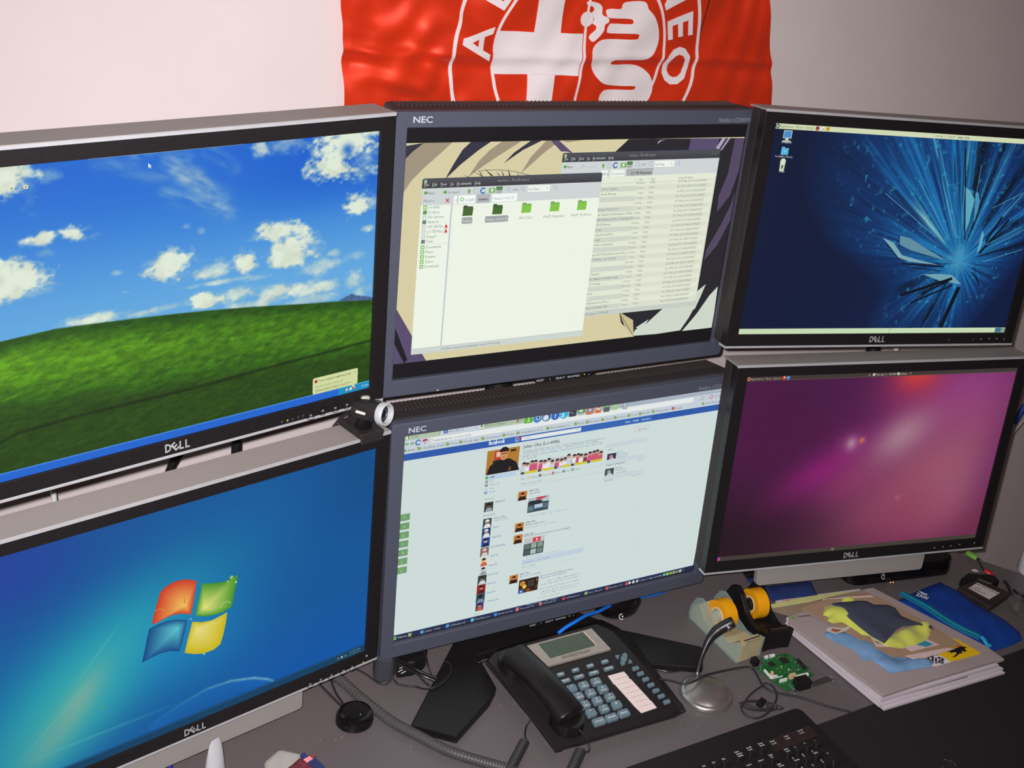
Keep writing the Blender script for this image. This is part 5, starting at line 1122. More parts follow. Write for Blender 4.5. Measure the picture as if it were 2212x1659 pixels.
for s, a, b, c, cc_ in (('Wall', (-0.1344,0.0796), (-0.1278,0.0801), (50, 60, 80), (90, 170, 90)), ('Info', (-0.134,0.073), (-0.1289,0.0734), GRY, (150, 155, 165)), ('Photos (79)', (-0.1339,0.0673), (-0.1181,0.0671), GRY, (150, 140, 150)), ('Notes', (-0.1339,0.0611), (-0.1265,0.061), GRY, (200, 205, 210)), ('Friends', (-0.134,0.0551), (-0.124,0.0553), GRY, (130, 160, 195))):
    T(s, a, b, .0060, c, .0002 if s == 'Wall' else 0); f.rect((a[0] - .0085, zm(a, b) - .0006), (a[0] - .0035, zm(a, b) + .0038), cc_)
z_ = zm((-0.0836,0.0679), (0.0183,0.068))
for s, a, b, cc_ in (('Share:', (-0.0836,0.0679), (-0.0756,0.0678), None), ('Status', (-0.0651,0.0677), (-0.0561,0.0679), (215, 205, 150)), ('Question', (-0.0461,0.0675), (-0.0329,0.0679), (120, 110, 110)), ('Photo', (-0.0237,0.0673), (-0.0147,0.0682), (190, 120, 110)), ('Link', (-0.0051,0.068), (0.001,0.068), (130, 140, 160)), ('Video', (0.0103,0.0678), (0.0185,0.0683), (150, 155, 165))):
    f.text(s, (a[0], z_ + (zm(a, b) - z_) * .2), .0058, (110, 118, 128), b[0] - a[0])
    if cc_: f.rect((a[0] - .0072, z_ - .0006), (a[0] - .0022, z_ + .0040), cc_)
xb_ = (0.0596,0.0567)[0]; zq = zm((-0.0821,0.0596), (-0.0463,0.0592)); f.rect(((-0.083,0.0618)[0], zq - .0035), (xb_, zq - .0031), (165, 180, 195)); f.rect(((-0.083,0.0618)[0], zq + .0085), (xb_, zq + .0088), (165, 180, 195)); T("What's on your mind?", (-0.082,0.0586), (-0.0463,0.0595), .0060, GRY)
def avatar(a, sz=.0150, k=0):
    x, z = a[0], a[1]; f.rect((x, z - sz * 1.02), (x + sz, z), [(190, 120, 50), (150, 160, 170), (40, 60, 90)][k]); f.poly([(x, z - sz), (x + sz, z - sz), (x + sz * .8, z - sz * .55), (x + sz * .2, z - sz * .55)], (40, 28, 24)); f.disc((x + sz * .5, z - sz * .40), sz * .2, (206, 130, 80), 10); f.poly([(x + sz * (.5 + .24 * math.cos(q * PI / 6)), z - sz * (.36 - .24 * math.sin(q * PI / 6))) for q in range(7)], (40, 24, 20))
for q in ((-0.0849,0.0476), (-0.0847,-0.0065), (-0.0847,-0.0274), (-0.0851,-0.0989)): avatar(q)
T('Julian Chia', (-0.0664,0.0446), (-0.0506,0.0451), .0062, NAVY, .0001); T('I like squirrelly', (-0.0662,0.0401), (-0.0476,0.0402), .0058, (80, 90, 110))
T('March 26 at 7:45pm  *  Like  Comment  Share', (-0.061,0.0004), (0.0051,0.0007), .0056, (150, 166, 190))
def desk_pic(a, b):
    x0_, x1_, z0_, z1_ = pic(a, b, (60, 70, 80)); wv, hv = x1_ - x0_, z1_ - z0_
    f.rect((x0_, z1_ - hv * .28), (x1_, z1_), (176, 180, 190)); f.rect((x0_ + wv * .38, z1_ - hv * .18), (x0_ + wv * .85, z1_), (200, 60, 80)); f.rect((x0_ + wv * .04, z0_ + hv * .55), (x0_ + wv * .6, z1_ - hv * .2), (40, 44, 52))
    f.rect((x0_ + wv * .7, z0_ + hv * .62), (x1_, z1_ - hv * .12), (170, 200, 200)); f.rect((x0_ + wv * .33, z0_ + hv * .2), (x0_ + wv * .72, z0_ + hv * .5), (180, 200, 215)); f.rect((x0_ + wv * .36, z0_ + hv * .2), (x0_ + wv * .7, z0_ + hv * .26), (70, 120, 180)); f.rect((x0_ + wv * .02, z0_ + hv * .1), (x0_ + wv * .28, z0_ + hv * .42), (96, 120, 128)); f.rect((x0_ + wv * .76, z0_ + hv * .15), (x1_, z0_ + hv * .5), (86, 110, 120))
desk_pic((-0.0665,0.0331), (-0.0302,0.0083))
T('Julian Chia', (-0.0664,-0.0096), (-0.0503,-0.0093), .0062, NAVY, .0001); T('Another smaller salon', (-0.067,-0.0136), (-0.0342,-0.014), .0058, (80, 90, 110)); T('March 27 at 4:41 am  *  Like  Comment', (-0.0665,-0.0186), (-0.0123,-0.0191), .0056, (150, 166, 190))
T('Julian Chia', (-0.0665,-0.0311), (-0.0505,-0.0307), .0062, NAVY, .0001); T('My Trader Network Visualization Turret (Unplugged)', (-0.0672,-0.0343), (0.0144,-0.0342), .0058, (80, 90, 110))
x0_, x1_, z0_, z1_ = pic((-0.0658,-0.0447), (-0.0306,-0.068), (58, 66, 68)); wv, hv = x1_ - x0_, z1_ - z0_; z1_ += .004
f.rect((x0_, z1_ - .004 - hv * .1), (x1_, z1_ + .004), (186, 192, 196)); f.rect((x0_ + wv * .42, z1_ - .005), (x0_ + wv * .80, z1_ + .003), (206, 60, 66)); f.rect((x0_ + wv * .58, z1_ - .003), (x0_ + wv * .66, z1_ + .001), (235, 220, 220))
for i in range(3):
    for j in range(2): f.rect((x0_ + wv * (.04 + .32 * i), z0_ + hv * (.06 + .44 * j)), (x0_ + wv * (.31 + .32 * i), z0_ + hv * (.42 + .44 * j)), [(96, 116, 108), (150, 170, 150), (130, 150, 140)][i] if j else [(70, 90, 96), (170, 190, 186), (110, 126, 126)][i])
T('March 27 at 3:33am  *  Like  Comment  Share', (-0.0608,-0.0731), (0.004,-0.0719), .0056, (150, 166, 190))
f.rect(((-0.0667,-0.083)[0], zm((-0.0667,-0.083), (0.0438,-0.0827)) - .001), ((0.0438,-0.0827)[0], zm((-0.0667,-0.083), (0.0438,-0.0827)) + .0085), (190, 206, 218)); T('2 Comments   Like   Tag Me', (-0.0654,-0.0818), (-0.0164,-0.0809), .0058, (110, 140, 180)); T('Write a comment', (-0.0653,-0.0898), (-0.0409,-0.0888), .0056, GRY); f.rect(((-0.0662,-0.0917)[0], zm((-0.066,-0.0932), (0.0422,-0.0926))), ((0.0422,-0.0926)[0], zm((-0.066,-0.0932), (0.0422,-0.0926)) + .0003), (170, 184, 194))
T('Julian Chia', (-0.0671,-0.1016), (-0.0508,-0.1013), .0062, NAVY, .0001); T('Like it does!  I love beautiful!', (-0.0671,-0.106), (-0.0305,-0.1059), .0058, (80, 90, 110))
x0_, x1_, z0_, z1_ = pic((-0.0673,-0.111), (-0.0329,-0.136), (50, 34, 24)); wv, hv = x1_ - x0_, z1_ - z0_
for u, v, r_, c in ((.18, .7, .2, (190, 130, 50)), (.3, .45, .16, (230, 190, 60)), (.15, .2, .15, (120, 60, 30)), (.85, .8, .14, (190, 90, 40)), (.5, .15, .16, (150, 70, 30)), (.9, .3, .12, (90, 60, 30))): f.disc((x0_ + wv * u, z0_ + hv * v), wv * r_ * .7, c, 10)
f.rect((x0_ + wv * .42, z0_ + hv * .25), (x0_ + wv * .88, z1_), (34, 26, 28))
for k in range(5): f.rect((x0_ + wv * (.48 + .07 * k), z0_ + hv * .35), (x0_ + wv * (.50 + .07 * k), z0_ + hv * .85), (110, 96, 80))
f.rect((x0_, z0_), (x0_ + wv * .3, z0_ + hv * .26), (50, 90, 160)); f.poly([(x0_ + wv * .1, z0_ + hv * .06), (x0_ + wv * .22, z0_ + hv * .13), (x0_ + wv * .1, z0_ + hv * .2)], (220, 228, 235))
for k, (a, b, c) in enumerate((((-0.0297,-0.1131), (0.0286,-0.1125), (60, 90, 150)), ((-0.0293,-0.1174), (0.0174,-0.1166), (70, 100, 150)), ((-0.0176,-0.1255), (0.0418,-0.1237), (120, 132, 140)), ((-0.028,-0.129), (0.0382,-0.1303), (120, 132, 140)), ((-0.0292,-0.1368), (0.0435,-0.1368), (130, 140, 146)), ((-0.0236,-0.1426), (0.0443,-0.143), (120, 130, 140)), ((-0.0267,-0.1471), (0.0374,-0.1474), (140, 150, 156)), ((-0.0302,-0.1537), (0.0103,-0.1538), (140, 150, 160)), ((-0.0492,-0.1632), (0.0068,-0.1612), (160, 172, 182)))):
    f.text(['BBC Live in concert TOKYO FINAL  Merry Christmas', 'All concerts  TOKYO BEST live', 'o1iu, i 1 ,l i8il,i  .j8iu concert .ui', 'a new song composition 1 il ioi u1 ili', 'live .i1 concert Tokyo 5 11 il 811i', 'Jan, 4.0  ,81 live and more 1 ., ooo', '11 il on stage concert i1 live', 'i1 il concert music album', 'March 5 at 1:20pm  *  Like  Comment'][k], (a[0], zm(a, b)), .0056, c, b[0] - a[0])
f.rect(((-0.0668,-0.1633)[0], (-0.0649,-0.1616)[1]), ((-0.0633,-0.1612)[0], (-0.0649,-0.1616)[1] + .0035), (110, 110, 120))
# left column
T('Married to', (-0.1406,0.0444), (-0.1256,0.0449), .0054, GRY); T('Sherry Lee', (-0.1229,0.037), (-0.1071,0.0374), .0060, NAVY, .0001)
T('Friends (200)', (-0.1408,0.017), (-0.1211,0.0171), .0056, (90, 110, 150))
ppl = [((-0.1405,0.0404), (-0.126,0.0242), (60, 56, 50), (150, 160, 165), (96, 80, 60)), ((-0.1404,0.0128), (-0.1262,-0.003), (60, 76, 80), (226, 226, 226), (170, 130, 110)), ((-0.1406,-0.0034), (-0.1264,-0.0194), (34, 60, 110), (220, 222, 225), (190, 140, 120)), ((-0.1402,-0.02), (-0.126,-0.0358), (40, 80, 160), (26, 36, 80), (200, 160, 150)), ((-0.1405,-0.0369), (-0.1264,-0.0528), (130, 100, 90), (206, 200, 200), (196, 120, 110)),
       ((-0.1406,-0.0538), (-0.1262,-0.0696), (214, 214, 208), (200, 90, 70), (225, 170, 80)), ((-0.1399,-0.0701), (-0.1262,-0.0852), (206, 212, 212), (150, 158, 162), (180, 186, 190)), ((-0.1406,-0.0859), (-0.126,-0.102), (50, 66, 66), (200, 210, 210), (120, 100, 90)), ((-0.1408,-0.1024), (-0.1262,-0.1188), (140, 40, 36), (80, 30, 30), (206, 110, 90)), ((-0.1407,-0.1189), (-0.1261,-0.1352), (48, 70, 84), (120, 140, 150), (36, 44, 52)), ((-0.1402,-0.1349), (-0.1267,-0.1499), (70, 60, 130), (190, 90, 50), (206, 130, 60))]
nm = ['', 'Sunny Chan', 'Wei Ho', 'Alex Chua', 'Lisa Lewinsberg', 'Calvin Tay', 'Rex Chia', 'Sherry Shan', 'Rebecca Lee', 'Kevin Hui', 'Rosanna Yeh']
np_ = [None, ((-0.123,0.009), (-0.1032,0.0099)), ((-0.1229,-0.0066), (-0.1136,-0.0062)), ((-0.1227,-0.0232), (-0.1074,-0.0231)), ((-0.1233,-0.0395), (-0.0997,-0.0401)), ((-0.1231,-0.056), (-0.1094,-0.0558)), ((-0.1233,-0.0724), (-0.1098,-0.0722)), ((-0.1231,-0.0895), (-0.1059,-0.0888)), ((-0.1232,-0.1051), (-0.1079,-0.1049)), ((-0.1229,-0.1217), (-0.1088,-0.1211)), ((-0.1202,-0.1376), (-0.1007,-0.1373))]
for (a, b, c1, c2, c3), n_, q in zip(ppl, nm, np_):
    x0_, x1_, z0_, z1_ = pic(a, b, c1); wv, hv = x1_ - x0_, z1_ - z0_
    f.poly([(x0_ + wv * .1, z0_), (x1_ - wv * .05, z0_), (x1_ - wv * .2, z0_ + hv * .4), (x0_ + wv * .3, z0_ + hv * .4)], c2); f.disc((x0_ + wv * .5, z0_ + hv * .6), wv * .22, c3, 10); f.poly([(x0_ + wv * (.5 + .26 * math.cos(k * PI / 6)), z0_ + hv * (.66 + .24 * math.sin(k * PI / 6))) for k in range(7)], c2 if c2[0] > 200 else (30, 26, 28))
    if q: T(n_, q[0], q[1], .0058, (90, 120, 170), .0001)
T('Singapore Polytec', (-0.1224,0.0056), (-0.0988,0.0059), .0052, GRY); T('More', (-0.1407,-0.1569), (-0.1318,-0.1571), .0054, GRY); T('See All', (-0.138,-0.1649), (-0.1264,-0.1646), .0054, (90, 120, 170))
# right column
T('Photos', (0.0654,0.0921), (0.0742,0.0925), .0058, (90, 100, 120)); T('People You May Know', (0.0656,0.0654), (0.099,0.0659), .0060, (70, 84, 120), .0001); T('Sponsored', (0.0651,0.0384), (0.0815,0.0386), .0060, (90, 110, 150))
for a, b, c1, c2, c3 in (((0.0647,0.0868), (0.081,0.0717), (50, 56, 80), (206, 180, 190), (190, 140, 130)), ((0.0644,0.0607), (0.0805,0.0454), (60, 74, 78), (190, 200, 200), (160, 166, 160))):
    x0_, x1_, z0_, z1_ = pic(a, b, c1); wv, hv = x1_ - x0_, z1_ - z0_; f.poly([(x0_ + wv * .1, z0_), (x1_, z0_), (x1_ - wv * .3, z0_ + hv * .5), (x0_ + wv * .3, z0_ + hv * .4)], c2); f.disc((x0_ + wv * .45, z0_ + hv * .62), wv * .2, c3, 10)
T('Wei Tay', (0.0823,0.0848), (0.0926,0.0856), .0058, (90, 120, 170)); T('Add as a Friend', (0.0822,0.0805), (0.1025,0.0809), .0054, GRY); T('/ Message Fr', (0.0824,0.076), (0.1025,0.0764), .0054, GRY); T('Bing Tian', (0.0826,0.058), (0.0949,0.0586), .0058, (90, 120, 170)); T('1 mutual friend', (0.0825,0.0538), (0.1032,0.0544), .0054, GRY); T('+ Add as Friend', (0.0829,0.0492), (0.1051,0.0495), .0054, GRY)
T('See All', (0.1234,0.0655), (0.1326,0.0656), .0052, GRY); T('Create an Ad', (0.1142,0.0387), (0.1323,0.0391), .0052, GRY)
for a, b in (((0.0601,0.0991), (0.1349,0.0953)), ((0.0611,0.0716), (0.1352,0.066)), ((0.0636,0.0435), (0.1365,0.039))): f.rect((a[0], zm(a, b)), (b[0], zm(a, b) + .0078), (198, 210, 214))
p, q = (0.1094,0.1219), (0.1339,0.1202); z_ = zm(p, q); f.rect((p[0], z_ - .004), (q[0], z_ + .0055), (150, 160, 165)); f.rect((p[0] + .0005, z_ - .0035), (q[0] - .0005, z_ + .005), (212, 220, 218)); f.text('/ Edit Profile', (p[0] + .0035, z_ - .0013), .0058, (80, 90, 110), q[0] - p[0] - .0065)
for a, b in (((-0.0876,0.1258), (-0.0892,-0.1711)), ((0.1398,0.1248), (0.1384,-0.1535))): xq = (a[0] + b[0]) / 2; f.rect((xq, -HH + .015), (xq + .0003, z_blue - .004), (186, 200, 204))
# green buttons down the left edge
zs_ = [(-0.2672,0.0414)[1], (-0.267,0.0268)[1], (-0.2668,0.0123)[1], (-0.2674,-0.0026)[1], (-0.2672,-0.0171)[1], (-0.2669,-0.0317)[1], (-0.267,-0.0466)[1]]
for k, z in enumerate(zs_):
    x = -HW + .0012; f.rect((x, z - .0052), (x + .0145, z + .0056), (84, 132, 84)); f.rect((x + .0005, z - .0046), (x + .0140, z + .0052), (112, 158, 104)); f.text('^=v?<|n'[k], (x + .0050, z - .0025), .0075, (215, 230, 205))
f.build('page_content', sE)
f = Flat(-.0004); zq = -HH
f.rect((-HW, zq), (HW, zq + .0108), (38, 44, 74)); f.rect((-HW, zq + .0102), (HW, zq + .0108), (70, 90, 140))
f.rect((-HW + .0008, zq + .002), (-HW + .0072, zq + .0085), (110, 170, 90)); f.text('Menu', (-HW + .0092, zq + .0034), .0062, (190, 200, 190), .0145); f.rect((-HW + .026, zq + .0022), (-HW + .0315, zq + .0082), (150, 170, 110))
for x, s, c in zip((.046, .088, .130, .170, .208, .250, .292, .334, .374, .412), ('Julian Chia', '(Skype)', 'Pictures', '(Facebook Cha', 'Torrent 3x', 'Virtual D..', 'VMware', 'Socket', 'Reader 3.0', 'Totem S..'), ((90, 150, 210), (90, 150, 210), (90, 190, 210), (60, 140, 220), (220, 120, 110), (200, 110, 100), (200, 60, 60), (150, 170, 120), (200, 90, 80), (200, 80, 80))):
    f.rect((-HW + x, zq + .0024), (-HW + x + .0052, zq + .008), c); f.text(s, (-HW + x + .007, zq + .0034), .0060, (165, 170, 180), .026)
a = (0.1435,-0.1685)[0]
for k, c in enumerate(((220, 225, 220), (220, 225, 220), (200, 205, 205))): f.rect((a + k * .0075, zq + .003), (a + k * .0075 + .0036, zq + .0082), c)
f.text('Mon 11 Apr, 5:30 AM', (a + .026, zq + .0034), .0058, (185, 190, 195), .040)
a = (0.2173,-0.1694)[0]
for k, c in enumerate(((110, 170, 170), (150, 200, 70), (130, 180, 90), (160, 170, 130), (150, 130, 110), (180, 190, 200), (60, 70, 80))): f.rect((a + k * .0065 - .005, zq + .0028), (a + k * .0065, zq + .0082), c)
f.build('taskbar', sE)

# ---------------------------------------------------------------- desk phone
PHX = Matrix.Translation([0.7875, 1.0057, 0.75]) @ rot(math.radians(1.2))
ph = thing('desk_phone', 'black office desk phone with grey-blue keys and a silver display panel', 'telephone', M=PHX)
SL = math.tan(math.radians(9.)); H0 = .020
def pz(y, h=0.): return H0 + SL * y + h
phm = mat('phone_black_plastic', (30, 26, 27), .42, spec=.4, var=.15, nscale=400)
ctl = [(-0.0047,-0.0094), (0.0363,-0.0107), (0.1172,-0.0132), (0.1894,-0.0145), (0.2087,-0.0095), (0.2093,0.0017), (0.2066,0.037), (0.201,0.0826), (0.1967,0.1143), (0.1888,0.1591), (0.1699,0.1799), (0.0362,0.1784), (-0.0186,0.1768), (-0.0419,0.1626), (-0.0268,0.0722), (-0.011,-0.0032)]
Pi_ = PHX.inverted()
cbo = []
for p in ((0.7871,1.0055,0.75), (0.8339,1.0032,0.75), (0.9167,1.0038,0.75), (0.9918,1.0036,0.75), (1.018,1.0088,0.75), (1.0214,1.0264,0.75), (1.0196,1.0683,0.75), (1.0189,1.1214,0.75), (1.018,1.1588,0.75), (1.0112,1.2007,0.75), (0.9936,1.2285,0.75), (0.8539,1.2231,0.75), (0.7955,1.2193,0.75), (0.7718,1.2073,0.75), (0.7786,1.1092,0.75), (0.7864,1.0106,0.75)):
    q = Pi_ @ Vector(p); cbo.append((q.x, q.y))
n = len(ctl); b = MB()
def zbot(y): t = min(1, max(0, (y - .06) / .08)); return .0008 + .014 * t * t * (3 - 2 * t)
b.add([(x, y, zbot(y)) for x, y in cbo] + [(x, y, pz(y, -.004)) for x, y in ctl] + [(x * .985 + .0018, y * .985 + .0015, pz(y * .985 + .0015)) for x, y in ctl],
      [tuple(range(n - 1, -1, -1)), tuple(range(2 * n, 3 * n))] + [(k * n + i, k * n + (i + 1) % n, (k + 1) * n + (i + 1) % n, (k + 1) * n + i) for k in (0, 1) for i in range(n)])
b.build('base', phm, ph, bevel=.0012)
def ph_plate(name, q, h0, h1, m, bevel=.0006, label=None, par=None):
    k = len(q); a = sum(q[i][0] * q[(i + 1) % k][1] - q[(i + 1) % k][0] * q[i][1] for i in range(k))
    if a < 0: q = q[::-1]
    mb = MB(); mb.add([(x, y, pz(y, h0)) for x, y in q] + [(x, y, pz(y, h1)) for x, y in q], [tuple(range(k - 1, -1, -1)), tuple(range(k, 2 * k))] + [(i, (i + 1) % k, (i + 1) % k + k, i + k) for i in range(k)])
    return mb.build(name, m, par or ph, bevel=bevel, label=label)
psil = mat('phone_silver', (150, 142, 134), .45, .2)
pan = ph_plate('display_panel', [(0.032,0.1687), (0.1535,0.1695), (0.1622,0.1235), (0.0466,0.1239)], -.001, .004, psil, label='silver display panel')
ph_plate('display', [(0.0524,0.1655), (0.1353,0.1661), (0.1413,0.1364), (0.0573,0.1353)], .0035, .0046, mat('lcd_green', (66, 76, 64), .3, spec=.5), par=pan)
ph_plate('display_rim', [(0.1353,0.1661), (0.1376,0.1662), (0.1435,0.1362), (0.1413,0.1364)], .0035, .0050, mat('rim_pink', (196, 168, 160), .5), par=pan, bevel=0)
v, f = text_tris('GRANDSTREAM', .0075, 0, 0, 2); a_, b_ = (0.0749,0.1282), (0.1254,0.1273); wv = math.hypot(b_[0] - a_[0], b_[1] - a_[1]) / max(q.x for q in v); dv = Vector((b_[0] - a_[0], b_[1] - a_[1])).normalized(); uv = Vector((-dv.y, dv.x))
MB().add([(a_[0] + q.x * wv * dv.x + q.y * uv.x, a_[1] + q.x * wv * dv.y + q.y * uv.y, pz(a_[1] + q.x * wv * dv.y + q.y * uv.y, .0043)) for q in v], f).build('brand_lettering', mat('lettering_dark', (50, 46, 44), .6), pan)
keym = mat('phone_key_rubber', (92, 112, 122), .6, var=.05)
inkw = mat('key_print_white', (178, 182, 184), .6)
kd = Vector((0.1054,0.0751)) - Vector((0.083,0.0749)); ka = math.atan2(kd.y, kd.x)
def key(c, w_, d_, h_, label='', sub=''):
    q = [(c[0] + x * math.cos(ka) - y * math.sin(ka), c[1] + x * math.sin(ka) + y * math.cos(ka)) for x, y in rrect(w_, d_, min(w_, d_) * .22, 3)]
    k = ph_plate('key', q, -.001, h_, keym, bevel=.0005)
    mb = MB(); any_ = False
    for s, sz, oy, ww in ((label, .0062, .0004, None), (sub, .0034, -.0038, w_ * .62)):
        if not s: continue
        if len(s) > 2 and s == label: sz, oy, ww = .0040, -.0014, w_ * .7
        v, f = text_tris(s, sz, 0, .00015, 1); mx = max(p.x for p in v); sx = ww / mx if ww else 1
        mb.add([(c[0] + ((p.x - mx / 2) * sx) * math.cos(ka) - (p.y + oy) * math.sin(ka), c[1] + ((p.x - mx / 2) * sx) * math.sin(ka) + (p.y + oy) * math.cos(ka), pz(c[1] + ((p.x - mx / 2) * sx) * math.sin(ka) + (p.y + oy) * math.cos(ka), h_ + .0002)) for p in v], f)
        any_ = True
    if any_: mb.build('key_print', inkw, k)
for c, s in zip(((0.0591,0.1049), (0.0861,0.1052), (0.113,0.1055), (0.1401,0.1055)), ('MENU', 'INFO', 'FLASH', 'MUTE')): key(c, .0125, .0058, .003, s)
for c, s in zip(((0.0599,0.092), (0.0849,0.0923), (0.1114,0.0918), (0.1392,0.092)), ('TRNF', 'CONF', 'PHBK', 'MESSAGE')): key(c, .0175, .0062, .003, s)
for c, s, u in zip(((0.0616,0.0755), (0.083,0.0749), (0.1054,0.0751), (0.0645,0.0594), (0.0859,0.0592), (0.1084,0.0597), (0.0662,0.0431), (0.0883,0.0434), (0.1111,0.0434), (0.0677,0.0271), (0.0908,0.0275), (0.1134,0.0276)),
                   '123456789*0#', ('', 'ABC', 'DEF', 'GHI', 'JKL', 'MNO', 'PQRS', 'TUV', 'WXYZ', '', 'OPER', '')): key(c, .0165, .0125, .0045, s, u)
for c, s, w_ in (((0.0714,0.0103), 'HOLD', .021), ((0.094,0.0106), 'SPEAKER', .020), ((0.1162,0.0112), 'SEND', .019)): key(c, w_, .012, .004, s)
for c in ((0.1814,0.079), (0.1836,0.0677), (0.1856,0.0557), (0.1877,0.0437), (0.1894,0.032), (0.1917,0.0205), (0.1942,0.0087)): key(c, .0115, .0058, .0035)
nc = (0.1727,0.1004)
ph_plate('navigation_key', [(nc[0] + .0052 * math.cos(k * PI / 8), nc[1] + .0052 * math.sin(k * PI / 8)) for k in range(16)], -.001, .004, keym)
for a0 in (45, 135, 225, 315):
    a = math.radians(a0) + ka; r_ = .0112
    q = [(nc[0] + rr * math.cos(a + t), nc[1] + rr * math.sin(a + t)) for rr, t in ((.0142, -.0), (.0092, -.52), (.0080, 0), (.0092, .52))]
    ph_plate('navigation_key', q, -.001, .0035, keym, bevel=.0004)
card = [(0.1308,0.0805), (0.1604,0.08), (0.162,0.0696), (0.1612,0.0657), (0.1631,0.0634), (0.1705,0.0226), (0.1703,0.0204), (0.1719,0.0181), (0.1732,0.0052), (0.1445,0.0043), (0.1403,0.0195), (0.1398,0.0237), (0.1332,0.0627), (0.1315,0.0651)]
cp = ph_plate('label_card', card, 0, .0012, mat('card_paper', (214, 196, 192), .8, var=.02), bevel=0)
ln = MB()
for i in range(1, 8):
    t = i / 8; a_ = Vector((0.1343,0.0801)).lerp(Vector((0.1477,0.0044)), t); b_ = Vector((0.1607,0.0795)).lerp(Vector((0.1723,0.0055)), t); d_ = (b_ - a_).normalized() * .0003; n_ = Vector((-d_.y, d_.x))
    ln.add([(p.x, p.y, pz(p.y, .0014)) for p in (a_ - n_, b_ - n_, b_ + n_, a_ + n_)], [(0, 1, 2, 3)])
ln.build('ruled_lines', mat('ruled_grey', (150, 140, 140), .8), cp)
# handset: two thick ends and a slimmer grip, lying in its cradle
A0, A1_ = Vector((-0.0061,0.1494)), Vector((0.0245,0.0136))
dd = A1_ - A0; path = []; rad = []
for i in range(25):
    t = i / 24; p = A0 + dd * t
    path.append((p.x, p.y, pz(p.y) + .020 + .009 * math.sin(PI * t))); e = abs(2 * t - 1)
    rad.append((.0235 + .0045 * e ** 3) * (1 if .02 < t < .98 else .80) * (.72 if t in (0, 1) else 1))
hm = mat('handset_black_plastic', (24, 21, 22), .30, spec=.5, var=.1)
hs = MB(); hs.tube(path, rad, 20, flat=.62); hs.build('handset', hm, ph, smooth=60, bevel=.004)
for t in (.07, .93):
    p = A0 + dd * t; hs = MB(); hs.lathe([(.026, 0), (.025, .018)], Matrix.Translation((p.x, p.y, pz(p.y, -.001))), 24); hs.build('earpiece' if t < .5 else 'mouthpiece', hm, ph, smooth=40)
cr = MB(); q0 = [(-0.0384,0.1616), (-0.0207,0.1726), (-0.013,0.1056), (-0.0017,0.0063), (-0.006,-0.0151), (-0.0174,-0.0144)]
ph_plate('cradle_ledge', q0, -.001, .004, phm, bevel=.001)
cord_m = mat('cord_rubber', (40, 38, 40), .5, spec=.4)
def helix(a, b, R_, r_, turns, z):
    a, b = Vector(a), Vector(b); t = (b - a).normalized(); u = t.cross(Vector((0, 0, 1))).normalized(); w_ = t.cross(u); n_ = int(turns * 9)
    return [a.lerp(b, i / n_) + u * math.cos(2 * PI * turns * i / n_) * R_ + w_ * math.sin(2 * PI * turns * i / n_) * R_ for i in range(n_ + 1)]
cA, cB = (0.7441,1.0323,0.76), (0.6868,0.9807,0.76)
q = MB(); q.tube(catmull([(0.7725,1.0658,0.762), (0.7646,1.0635,0.754), (0.7522,1.0462,0.758), (0.7461,1.0339,0.762)], 6), .0014, 7); q.tube(helix(cA, cB, .0068, .0014, 19, 0), .0014, 6)
tag(q.build('coiled_cord', cord_m, smooth=60), 'black coiled cord left of the phone, running off beside the ribbed sleeve', 'cord', group='coiled cords of the phone')
cA, cB = (0.813,0.9881,0.76), (0.7526,0.9339,0.76)
q = MB(); q.tube(catmull([(0.8131,1.0075,0.784), (0.8211,1,0.778), (0.8282,0.9925,0.762), (0.8245,0.9846,0.757), (0.8124,0.9829,0.764)], 6), .0014, 7); q.tube(helix(cA, cB, .0072, .0014, 20, 0), .0014, 6)
tag(q.build('coiled_cord', cord_m, smooth=60), 'black coiled cord hanging from the lower end of the phone handset', 'cord', group='coiled cords of the phone')

# ---------------------------------------------------------------- ribbed cable sleeve, round hub, loose cables
rp_ = catmull([(0.5207,1.2712,0.758), (0.5395,1.2409,0.758), (0.5562,1.1909,0.758), (0.5786,1.1363,0.758), (0.6047,1.094,0.759), (0.6313,1.0553,0.759), (0.664,1.0245,0.758), (0.6929,0.999,0.758), (0.7167,0.9701,0.758), (0.7442,0.9276,0.758)], 18)
P_ = []; R2 = []
for i, p in enumerate(rp_): P_.append(p); R2.append(.0078 if i % 2 else .0071)
q = MB(); q.tube(P_, R2, 14); slv = q.build('cable_sleeve', mat('sleeve_grey_plastic', (66, 63, 64), .5, var=.1), smooth=70); tag(slv, 'thick ribbed dark grey cable sleeve snaking across the desk', 'cable')
ribs = MB()
for i in range(2, len(rp_) - 2, 2):
    t = (rp_[i + 1] - rp_[i - 1]).normalized(); M_ = t.to_track_quat('Z', 'Y').to_matrix().to_4x4(); M_.translation = rp_[i]
    ribs.lathe([(.0074, -.0006), (.0082, 0), (.0074, .0006)], M_, 14)
ribs.build('rib', mat('sleeve_rib', (84, 80, 80), .45), slv, kind='stuff', smooth=60)
hb = (0.5318,1.1589,0.75); hub = thing('hub', 'glossy black round hub puck with two thin cables', 'usb hub', (hb[0], hb[1], DT))
gl = mat('gloss_black', (16, 14, 15), .18, spec=.5, var=.05)
MB().lathe([(.0255, .0015), (.0275, .004), (.0272, .015), (.0235, .021), (.018, .0225), (0, .0225)], None, 40, sy=.92).build('body', gl, hub, smooth=35)
MB().lathe([(.0175, .0222), (.0180, .0232), (.0165, .0230)], None, 36, sy=.92).build('top_ring', black_pl, hub, smooth=35)
for x, y, c in ((.004, -.010, (150, 220, 60)), (-.019, -.017, (120, 190, 120))): MB().box((x, y, .0228 if x > 0 else .012), (.0012, .0012, .0012)).build('indicator', glow_mat('led_green_%d' % (c[0]), c), hub)
